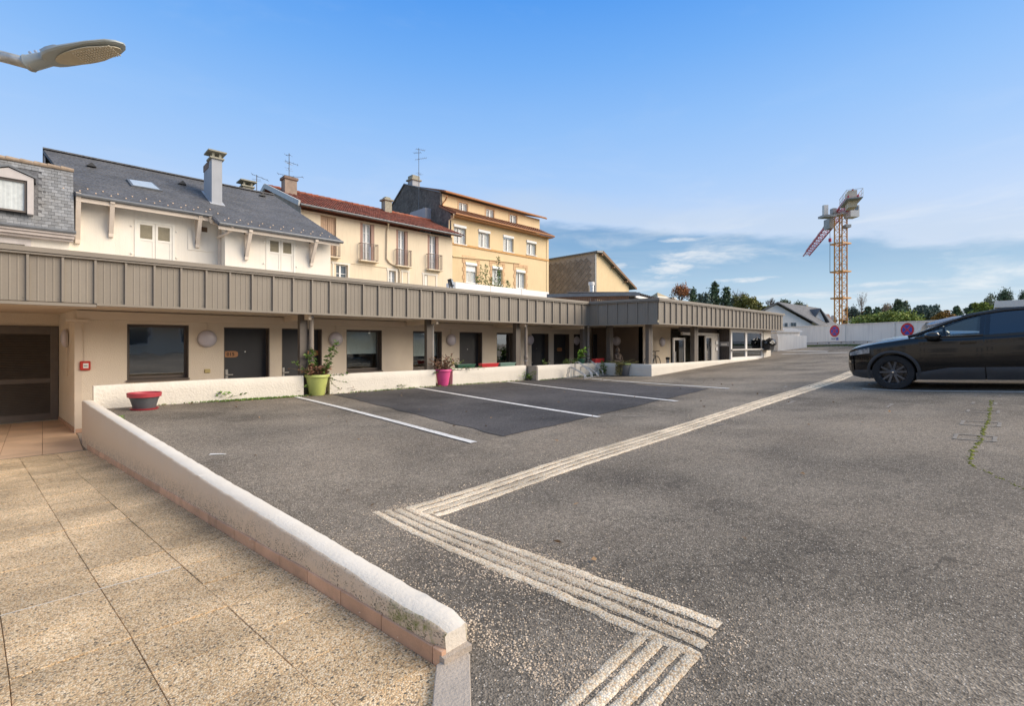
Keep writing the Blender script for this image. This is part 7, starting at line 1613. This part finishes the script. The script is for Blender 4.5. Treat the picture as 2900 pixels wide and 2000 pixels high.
ap2 = G2[2] + Vector((0, 0, .1)) - fY * .2; MB().prism([ap2, G2[1] + rX * .3 - fY * .2, G2[1] + rX * .3 + fY * 6, ap2 + fY * 6], (0, 0, .12)).build('roof', m_fr, gh); MB().prism([ap2, G2[0] - rX * .1 - fY * .2, G2[0] + fY * 4, ap2 + fY * 6], (0, 0, .12)).build('roof', m_fr, gh)
c = fD(2277, 880, 56); MB().bbox(c.x - .35, c.x + .35, c.y - .35, c.y + .35, c.z - 1, fD(0, 864, 56).z, .02).build('chimney', m_cstone, gh)
def fwin(par, u0, u1, v0, v1, d, nm='window'):
    a, b = fD(u0, v1, d), fD(u1, v0, d); MB().prism([Vector((a.x, a.y, a.z)), Vector((b.x, b.y, a.z)), Vector((b.x, b.y, b.z)), Vector((a.x, a.y, b.z))], -fY * .05).build(nm, m_hglass, par)
for (u0, u1, v0, v1, d) in ((2223, 2230, 915, 926, 49.98), (2240, 2246, 914, 924, 49.98), (2248, 2254, 914, 924, 49.98), (2194, 2207, 888, 932, 49.98), (2318, 2321, 914, 920, 52.98), (2324, 2327, 913, 919, 52.98)): fwin(gh, u0, u1, v0, v1, d)
def far_block(name, label, cat, u0, u1, v0, d, mat, depth=8, roof=None, rise=0):
    t = thing(name, label, cat, tuple(fD((u0 + u1) / 2, 975, d))); a, b = fD(u0, v0, d), fD(u1, v0, d); fY = ray((u0 + u1) / 2, HYP).normalized()
    MB().prism([Vector((a.x, a.y, zb)), Vector((b.x, b.y, zb)), b, a], fY * depth).build('wall', mat, t)
    if roof:
        r = (a + b) / 2 + Vector((0, 0, rise)); m = MB(); f0 = -fY * .3
        m.add([a + f0 - rX * .3, b + f0 + rX * .3, b + fY * depth + rX * .3, a + fY * depth - rX * .3, a + fY * depth / 2 + Vector((0, 0, rise)) + rX * .2, b + fY * depth / 2 + Vector((0, 0, rise)) - rX * .2], [(0, 1, 5, 4), (2, 3, 4, 5), (1, 2, 5), (3, 0, 4), (0, 3, 2, 1)]); m.build('roof', roof, t)
    return t
m_tan = M('far_tan_wall', (.42, .33, .24), .9, var=.1); m_frr = M('far_tile', (.25, .13, .08), .9, var=.2)
far_block('distant_house', 'distant tan house with pale gable left of the crane mast', 'house', 2336, 2351, 905, 90, m_tan, 8, m_frr, 1.2)
far_block('distant_house', 'distant tan house directly beside the crane mast foot', 'house', 2352, 2368, 908, 95, m_tan, 8, m_fr, 1.2)
far_block('distant_house', 'distant brown house seen through the foot of the crane', 'house', 2383, 2398, 908, 98, m_frr, 8, m_tan, 1.2)
far_block('distant_house', 'distant grey and white house right of the crane foot', 'house', 2400, 2424, 905, 96, m_fw, 8, m_fr, 1.0)
wb = far_block('long_white_building', 'long low white flat roofed building behind the parapet', 'building', 2424, 2506, 899, 70, m_fw, 10); fwin(wb, 2430, 2445, 905, 912, 69.95); fwin(wb, 2455, 2470, 904, 911, 69.95)
fb = thing('flat_roofed_house', 'brown house with a pale flat roof edge at the right behind the black car', 'house', tuple(fD(2860, 970, 34)))
sv = ray(2800, HYP).normalized(); a, b = fD(2822, 874, 34), fD(2990, 862, 30); t1 = Vector((0, 0, fD(0, 852, 34).z - a.z)); MB().prism([Vector((a.x, a.y, zb)), Vector((b.x, b.y, zb)), b, a], sv * 6).build('wall', m_frr, fb)
a2, b2 = fD(2817, 853, 33.6), fD(2990, 843, 29.6); MB().prism([a2, b2, b2 - Vector((0, 0, .45)), a2 - Vector((0, 0, .45))], sv * 7).build('roof_edge', m_fw, fb)
# crane
cr = thing('tower_crane', 'yellow lattice tower crane with red jib and grey cabin against the sky', 'crane', tuple(fD(2381, 985, 80)))
m_cy = M('crane_yellow', (.54, .25, .055), .5, var=.1, scale=1); m_crd = M('crane_red', (.50, .035, .06), .5, var=.1, scale=1); m_cgr = M('crane_grey', (.34, .34, .33), .6, var=.12, scale=1); m_cwh = M('crane_white', (.66, .64, .60), .6, var=.06); m_cst = M('ballast_concrete', (.72, .60, .45), .9, var=.1, scale=1)
dC = 80.0; cb = fD(2381, 972, dC); mz0 = -3; mz1 = fD(0, 610, dC).z; hw = .62
q1 = (rX * .92 + fY * .38).normalized(); q2 = Vector((-q1.y, q1.x, 0))
def CP(a, b, z): p = cb + q1 * a + q2 * b; return Vector((p.x, p.y, z))
m = MB()
for a in (-hw, hw):
    for b in (-hw, hw): m.bar(CP(a, b, mz0), CP(a, b, mz1), .17, .17, (1, 0, 0))
mt = m.build('mast', m_cy, cr)
lat = MB(); nb_ = 22; hz = (mz1 - mz0) / nb_
for i in range(nb_):
    z0, z1 = mz0 + i * hz, mz0 + (i + 1) * hz
    for (p, q) in (((-hw, -hw), (hw, -hw)), ((hw, -hw), (hw, hw)), ((hw, hw), (-hw, hw)), ((-hw, hw), (-hw, -hw))):
        if i % 2: p, q = q, p
        lat.bar(CP(*p, z0), CP(*q, z1), .06, .06); lat.bar(CP(*p, z0), CP(*q, z0), .055, .055)
lat.build('lattice', m_cy, mt, kind='stuff')
for v in (691, 770, 845): z = fD(0, v, dC).z; MB().add([CP(a * 1.05, b * 1.05, z + k) for k in (-.12, .12) for a, b in ((-1, -1), (1, -1), (1, 1), (-1, 1))], [(0, 1, 5, 4), (1, 2, 6, 5), (2, 3, 7, 6), (3, 0, 4, 7)]).build('mast_collar', m_cy, mt)
z = mz1; MB().prism([CP(a, b, z) for a, b in ((-.8, -.8), (.8, -.8), (.8, .8), (-.8, .8))], (0, 0, .7)).build('slewing_ring', m_cwh, cr)
zj = fD(0, 603, dC).z
tip = fD(2283, 725, 118); root = Vector((cb.x, cb.y, zj)); jd = tip - root; jd.z = 0; Lj = jd.length; jd.normalize(); js = Vector((-jd.y, jd.x, 0)); zt_j = tip.z
def JP(s, w, h): p = root + jd * s + js * w; return Vector((p.x, p.y, zj + (zt_j - zj) * max(0, s) / Lj + h))
def truss(s0, s1, n, w, h, parent, name, mat):
    m = MB(); 
    for (a, b) in ((-w, 0), (w, 0), (0, h)): m.bar(JP(s0, a, b), JP(s1, a, b), .17, .17)
    o = m.build(name, mat, parent); l = MB()
    for i in range(n):
        a, b = s0 + (s1 - s0) * i / n, s0 + (s1 - s0) * (i + 1) / n; mid = (a + b) / 2
        for x in (-w, w): l.bar(JP(a, x, 0), JP(mid, 0, h), .065, .065); l.bar(JP(mid, 0, h), JP(b, x, 0), .065, .065)
        l.bar(JP(a, -w, 0), JP(a, w, 0), .08, .08); l.bar(JP(a, -w, 0), JP(b, w, 0), .07, .07)
    l.build('lattice', mat, o, kind='stuff'); return o
truss(1.2, Lj, 14, .65, 1.25, cr, 'jib', m_crd)
for k in range(5): MB().bar(JP(8 + k * 6.5, 0, 1.27), JP(10.6 + k * 6.5, 0, 1.27), .30, .20).build('white_band', m_cwh, cr)

truss(-9.0, 1.2, 6, .75, 1.3, cr, 'counter_jib', m_crd)
for w in (-.62, .62): MB().bar(JP(-9.4, w, .25), JP(-4.5, w, .25), .10, .30).build('red_beam', m_crd, cr)
MB().prism([JP(-10.2, -1.0, -.35), JP(-4.8, -1.0, -.35), JP(-4.8, 1.0, -.35), JP(-10.2, 1.0, -.35)], (0, 0, .14)).build('platform', m_cgr, cr)
for k in range(2): s = -8.8 + k * 1.15; MB().prism([JP(s, -.55, -1.25), JP(s + .95, -.55, -1.25), JP(s + .95, .55, -1.25), JP(s, .55, -1.25)], (0, 0, 2.5)).build('ballast_block', m_cst, cr)
m = MB()
for w in (-1, 1):
    for s in (-10.2, -9.2, -8.2, -7.2, -6.2, -5.2): m.bar(JP(s, w, -.2), JP(s, w, 1.0), .05, .05, (1, 0, 0))
    m.bar(JP(-10.2, w, 1.0), JP(-4.8, w, 1.0), .05, .05); m.bar(JP(-10.2, w, .4), JP(-4.8, w, .4), .04, .04)
m.bar(JP(-10.2, -1, 1.0), JP(-10.2, 1, 1.0), .05, .05); m.build('guard_rail', m_cwh, cr)
def cbox(u0, u1, v0, v1, d, dep, name, mat): a, b = fD(u0, v1, d), fD(u1, v0, d); return MB().prism([Vector((a.x, a.y, a.z)), Vector((b.x, b.y, a.z)), Vector((b.x, b.y, b.z)), Vector((a.x, a.y, b.z))], fY * dep).build(name, mat, cr)
cbox(2334, 2346, 580, 607, 78.5, .5, 'panel_box', m_cwh); cbox(2334, 2368, 607, 613, 78.4, 1.6, 'service_deck', m_cgr); cbox(2359, 2370, 589, 603, 79, .8, 'motor', m_cgr)
cab_ = cbox(2409, 2434, 580, 613, 78.2, 1.6, 'cabin', m_cwh); a, b = fD(2422, 594, 78.19), fD(2431, 583, 78.19); MB().prism([Vector((a.x, a.y, a.z)), Vector((b.x, b.y, a.z)), Vector((b.x, b.y, b.z)), Vector((a.x, a.y, b.z))], -fY * .04).build('cabin_window', m_hglass, cab_)
cbox(2397, 2411, 635, 643, 78.6, 1.2, 'ladder_platform', m_cgr); cbox(2349, 2361, 618, 646, 81.5, 1.5, 'winch_housing', m_cgr)
hk = fD(2350.5, 663, 86); hk2 = fD(2350.5, 773, 86); m = MB().bar(Vector((hk.x, hk.y, hk2.z)), Vector((hk.x, hk.y, hk.z + 2.5)), .07, .07, (1, 0, 0)); m.build('hoist_rope', m_black, cr); MB().bbox(hk.x - .2, hk.x + .2, hk.y - .2, hk.y + .2, fD(0, 685, 86).z, fD(0, 675, 86).z, .03).build('hook_block', m_crd, cr)

# ---------------------------------------------------------------- trees
LEAF = {}
def leafmat(k, c, isl=.45):
    if k not in LEAF: LEAF[k] = M('leaf_' + k, c, .7, var=.35, scale=.5, island=isl, spec=.3)
    return LEAF[k]
m_bark = M('bark', (.13, .105, .085), .9, var=.2, scale=2)
def tree(name, label, u, vt, vb, hw, d, kind, col, seed, grp='trees beyond the car park'):
    rr = random.Random(seed); p = fD(u, 972, d); zt = fD(u, vt, d).z; zbm = -3.0; w = hw / FPX * d; cb_ = fD(u, vb, d).z; H = zt - cb_
    if kind == 'conifer': w *= 1.55; cb_ -= H * .4; H = zt - cb_
    elif kind in ('round', 'broad'): w *= 1.25
    t = thing(name, label, 'tree', (p.x, p.y, zbm), grp); tr = MB(); cr_ = MB()
    def quad(c, s, up=.3):
        a = Vector((rr.gauss(0, 1), rr.gauss(0, 1), rr.gauss(0, 1))).normalized(); b = a.cross(Vector((rr.gauss(0, 1), rr.gauss(0, 1), rr.gauss(0, 1)))).normalized(); a *= s * rr.uniform(.6, 1.2); b *= s * rr.uniform(.4, .8)
        cr_.add([c - a, c + b * .8 - a * .1, c + a, c - b * .8 + a * .1], [(0, 1, 2, 3)])
    s0 = .0062 * d / 2.2
    if kind in ('conifer',):
        tr.tube([(p.x, p.y, zbm), (p.x, p.y, zt)], [.25, .03], 6)
        nl = int(14 + H * 2.6)
        for k in range(nl):
            f = k / nl; z = cb_ + H * f; r = w * (1 - f) ** .62 * rr.uniform(.75, 1.12) + .1; nbh = max(4, int(9 * (1 - f) + 3))
            for j in range(nbh):
                a = rr.random() * 6.28; L_ = r * rr.uniform(.6, 1.1); dr = rr.uniform(.15, .4)
                for q in range(int(8 + L_ * 9)):
                    g = rr.uniform(.12, 1); c = Vector((p.x + math.cos(a) * L_ * g, p.y + math.sin(a) * L_ * g, z - dr * L_ * g * .8 + rr.gauss(0, .12))); quad(c + Vector((rr.gauss(0, .08 + .12 * g), rr.gauss(0, .08 + .12 * g), 0)), s0 * 1.15)
    elif kind in ('round', 'broad'):
        tr.tube([(p.x, p.y, zbm), (p.x, p.y, cb_ + H * .5)], [.3, .12], 6); ncl = 46 if kind == 'round' else 40
        for k in range(ncl):
            while True:
                q = Vector((rr.uniform(-1, 1), rr.uniform(-1, 1), rr.uniform(-1, 1)))
                if .25 < q.length < 1: break
            c = Vector((p.x + q.x * w * .85, p.y + q.y * w * .85, cb_ + H * .5 + q.z * H * .46)); R_ = min(w, H) * rr.uniform(.16, .30)
            if k < 12: tr.tube([(p.x, p.y, cb_ + H * .2), c], [.09, .02], 5, False)
            for _ in range(95): 
                v = Vector((rr.gauss(0, 1), rr.gauss(0, 1), rr.gauss(0, 1))).normalized() * R_ * rr.uniform(.55, 1.05); quad(c + v, s0)
    else:                                                         # bare or thin-leaved: fans of branches
        up = kind == 'poplar'; tips = []
        def br(a, d_, L_, r, lv):
            b = a + d_ * L_; tr.tube([a, (a + b) / 2 + Vector((rr.gauss(0, .04), rr.gauss(0, .04), 0)) * L_, b], [r, r * .8, r * .6], 4, False)
            if lv == 0: tips.append(b); return
            for _ in range(3 if lv > 1 else 4):
                v = (d_ * (2.6 if up else 1.1) + Vector((rr.gauss(0, .75), rr.gauss(0, .75), rr.gauss(.35, .4)))).normalized(); br(a.lerp(b, rr.uniform(.45, 1)), v, L_ * rr.uniform(.6, .82), max(.012, r * .55), lv - 1)
        tr.tube([(p.x, p.y, zbm), (p.x, p.y, cb_)], [.22, .16], 6)
        for _ in range(6):
            v = Vector((rr.gauss(0, .14 if up else .6), rr.gauss(0, .14 if up else .6), 1)).normalized(); br(Vector((p.x, p.y, cb_ + H * rr.uniform(0, .25))), v, H * (.40 if up else .32), .09, 3)
        lo_, hi_ = min(q.z for q in tips), max(q.z for q in tips); 
        for q in tips:
            if kind == 'poplar' and rr.random() < .5: continue
            for _ in range({'thin': 7, 'bare': 0, 'poplar': 1}[kind]): quad(q + Vector((rr.gauss(0, .2), rr.gauss(0, .2), rr.gauss(0, .2))), s0 * .75)
        xs = max(abs((Vector((q.x, q.y, 0)) - Vector((p.x, p.y, 0))).length) for q in tips); fx = w / xs * 1.25; fz = H / (hi_ - cb_)
        for mb in (tr, cr_): mb.v = [(p.x + (a - p.x) * (fx if c > cb_ else 1), p.y + (b - p.y) * (fx if c > cb_ else 1), cb_ + (c - cb_) * fz if c > cb_ else c) for a, b, c in mb.v]
    tr.build('trunk', m_bark if kind != 'poplar' else (MATS.get('pale_bark') or M('pale_bark', (.30, .25, .20), .9, var=.2)), t)
    if cr_.v: cr_.build('crown', leafmat(*col), t)
DKG = ('dark_green', (0.085, 0.125, 0.065)); BLG = ('blue_green', (0.1, 0.135, 0.105)); OLV = ('olive', (0.19, 0.18, 0.045)); AUT = ('autumn', (.33, .135, .05)); YEL = ('yellow_green', (0.24, 0.28, 0.06)); ORG = ('ochre', (.30, .17, .04)); GRY = ('grey_green', (0.155, 0.18, 0.11)); BEI = ('beige', (.34, .26, .17))
TR = [('autumn_tree', 'sparse rust leaved tree behind the beige flat block', 1925, 806, 872, 27, 62, 'thin', AUT),
 ('conifer_tree', 'slim dark conifer just right of the rust leaved tree', 1963, 818, 885, 15, 60, 'conifer', DKG), ('conifer_tree', 'short dark conifer in the dip left of the tallest conifer', 1984, 834, 885, 11, 64, 'conifer', BLG), ('conifer_tree', 'low blue green conifer in front of the tallest conifer', 2002, 832, 890, 14, 58, 'conifer', BLG),
 ('conifer_tree', 'tallest dark conifer above the metal roof edge', 2024, 798, 890, 23, 66, 'conifer', DKG), ('conifer_tree', 'dark conifer with a brownish top right of the tallest one', 2056, 813, 890, 20, 63, 'conifer', DKG), ('conifer_tree', 'broad low conifer between the tall conifers and the olive tree', 2080, 838, 895, 16, 60, 'conifer', GRY),
 ('bare_tree', 'fine bare tree standing behind the olive domed tree', 2098, 817, 880, 22, 75, 'bare', BEI), ('domed_tree', 'olive green domed tree over the metal roof edge', 2112, 838, 905, 34, 55, 'round', OLV), ('domed_tree', 'smaller olive tree right of the olive domed tree', 2160, 868, 915, 26, 57, 'round', OLV),
 ('bare_tree', 'dark bare tree above the gabled house roof', 2182, 842, 885, 15, 70, 'bare', GRY), ('bare_tree', 'thin twiggy tree behind the ridge of the gabled house', 2212, 856, 885, 20, 80, 'thin', GRY), ('bare_tree', 'grey bare tree near the house chimney', 2262, 862, 895, 16, 84, 'thin', GRY), ('bare_tree', 'hazy bare tree right of the house chimney', 2300, 868, 900, 20, 88, 'bare', GRY),
 ('bare_tree', 'dark twiggy tree right of the crane mast', 2416, 870, 925, 17, 84, 'thin', BLG), ('poplar_tree', 'tall bare poplar standing out right of the crane', 2439, 826, 915, 12, 88, 'poplar', BEI), ('autumn_tree', 'small ochre tree at the foot of the poplar', 2449, 876, 920, 9, 84, 'round', ORG), ('conifer_tree', 'dark pointed conifer right of the poplar', 2459, 868, 915, 13, 82, 'conifer', DKG), ('conifer_tree', 'dark conifer beside the pale bare tree', 2482, 871, 915, 15, 80, 'conifer', DKG),
 ('bare_tree', 'pale beige leafless tree between the conifers', 2508, 864, 915, 17, 84, 'thin', BEI), ('conifer_tree', 'big dark conifer above the second sign', 2543, 848, 915, 24, 76, 'conifer', DKG), ('conifer_tree', 'dark conifer leaning against the big one', 2561, 853, 915, 18, 78, 'conifer', GRY),
 ('cedar_tree', 'broad blue green cedar right of the big conifer', 2600, 866, 918, 34, 80, 'broad', BLG), ('cedar_tree', 'second blue green cedar with a flat top', 2634, 862, 918, 30, 82, 'broad', BLG), ('autumn_tree', 'orange shrub tree above the silver car', 2676, 880, 922, 24, 76, 'round', ORG),
 ('conifer_tree', 'small lone dark conifer over the black car roof', 2711, 868, 905, 11, 84, 'conifer', DKG), ('bare_tree', 'bare grey tree over the black car roof', 2735, 872, 905, 14, 88, 'bare', GRY), ('domed_tree', 'dark green tree over the black car roof', 2762, 862, 905, 20, 72, 'round', DKG), ('domed_tree', 'yellow green tree over the black car roof', 2782, 858, 905, 24, 66, 'round', YEL),
 ('bare_tree', 'tall grey green feathery tree left of the pale flat roof', 2806, 836, 900, 20, 70, 'thin', GRY), ('domed_tree', 'dark leafy treetop above the pale flat roof', 2846, 822, 880, 17, 62, 'thin', DKG), ('domed_tree', 'dark treetop at the right edge of the picture', 2897, 828, 870, 10, 60, 'thin', DKG)]
for k, a in enumerate(TR): tree(*a[:8], a[8], 100 + k)
def bush(label, u, vt, vb, hw, d, col, seed):
    rr = random.Random(seed); p = fD(u, 972, d); zt, z0 = fD(0, vt, d).z, -3.0; w = hw / FPX * d; t = thing('hedge_bush', label, 'bush', (p.x, p.y, z0)); m = MB(); zb2 = fD(0, vb, d).z
    for k in range(60):
        q = rr.uniform(-1, 1); c = p + rX * (q * w) + fY * rr.uniform(-1.5, 1.5); hh = zb2 + (zt - zb2) * (1 - q * q) ** .5 * rr.uniform(.3, 1)
        for _ in range(80):
            v = Vector((rr.gauss(0, 1), rr.gauss(0, 1), rr.gauss(0, 1))).normalized() * rr.uniform(.3, .9); cc = Vector((c.x, c.y, hh)) + v; s = .16; a = Vector((rr.gauss(0, 1), rr.gauss(0, 1), rr.gauss(0, 1))).normalized() * s; b = a.cross(Vector((rr.gauss(0, 1), rr.gauss(0, 1), 1))).normalized() * s * .5; m.add([cc - a, cc + b, cc + a, cc - b], [(0, 1, 2, 3)])
    m.build('foliage', leafmat(*col), t); MB().tube([(p.x, p.y, z0), (p.x, p.y, zb2)], .15, 6).build('trunk', m_bark, t)
bush('spreading yellow green bush over the parapet below the cedars', 2530, 895, 915, 48, 58, YEL, 5)
bush('low green hedge left of the yellow green bush', 2470, 908, 918, 36, 60, YEL, 6)
# shoots growing on the flat roof in front of the yellow house
for k, (u, vt, h_) in enumerate(((1362, 747, 1), (1376, 745, 1), (1411, 722, 1.2), (1413, 760, .8), (1352, 780, .5), (1437, 790, .5), (1392, 782, .6))):
    p = onY(u, 815, 17.0); h = zv(u, vt, 17.0) - p.z
    lab = ['leafy upright shoot at the left of the roof shrubs', 'tall twin shoot beside the left roof shoot', 'tallest spire like shoot before the yellow house', 'bushy shoot at the foot of the tallest spire', 'small low shoot at the far left of the roof shrubs', 'small thin shoot at the right of the roof shrubs', 'low bushy shoot between the roof spires'][k]
    r3 = random.Random(40 + k); t = thing('roof_shrub', lab, 'shrub', (p.x, p.y, RZ), 'shrubs growing on the flat roof'); lm = MB(); MB().tube([(p.x, p.y, RZ), (p.x + r3.uniform(-.05, .05), p.y, p.z + h)], [.012, .004], 5).build('stem', m_stem, t)
    for _ in range(int(130 * h_)):
        f = r3.random() ** 1.3; w = .16 * (1 - f) + .03; c = Vector((p.x + r3.gauss(0, w * .7), p.y + r3.gauss(0, w * .7), p.z - .1 + h * f)); a = r3.random() * 6.28; leaf(lm, c, (math.cos(a), math.sin(a), r3.uniform(-.2, .8)), .055, .10, r3)
    lm.build('foliage', m_gl, t, kind='stuff')

# ---------------------------------------------------------------- court building mirrored in the panes, and an added unseen wing bouncing warm light
m_ob = M('court_render', (.72, .64, .53), .9, var=.06, scale=.6, streak=(.2, (.45, .39, .31)))
ob = thing('offscreen_building', 'pale beige building with a dark red awning, mirrored in the corridor panes', 'building', (10, -17, 0))
wl = [(x, x + 1.3, z, z + 1.4) for z in (1.2, 4.0) for x in range(-8, 34, 3)]
house_wall('wall', m_ob, ob, -17.35, -12, 36, -1, 6.5, [])
for r in wl:
    w = MB().bbox(r[0], r[1], -17.05, -16.98, r[2], r[3], .02).build('window', m_pvc, ob); MB().box(r[0] + .1, r[1] - .1, -16.979, -16.97, r[2] + .1, r[3] - .1).build('pane', m_hglass, w)
MB().prism([(-1, -17.04, 3.4), (9, -17.04, 3.4), (9, -15.6, 2.9), (-1, -15.6, 2.9)], (0, 0, .06)).build('awning', m_sred if False else M('awning_red', (.30, .02, .025), .8), ob)
MB().prism([(-12, -17.8, 6.5), (36, -17.8, 6.5), (36, -16.8, 6.5), (-12, -16.8, 6.5)], (0, 0, .35)).build('roof_edge', m_frr, ob)
bounce_wing = thing('offscreen_building', 'unseen pale beige wing added left of the paved ramp to bounce warm light', 'building', (-9, 0, 0))
MB().box(-9.4, -9, -12, 16, -1.5, 6.0).build('wall', m_ob, bounce_wing)
for y in range(-10, 14, 3):
    for z in (.6, 3.4): w = MB().bbox(-8.999, -8.95, y, y + 1.2, z, z + 1.4, .02).build('window', m_pvc, bounce_wing); MB().box(-8.949, -8.94, y + .1, y + 1.1, z + .1, z + 1.3).build('pane', m_hglass, w)
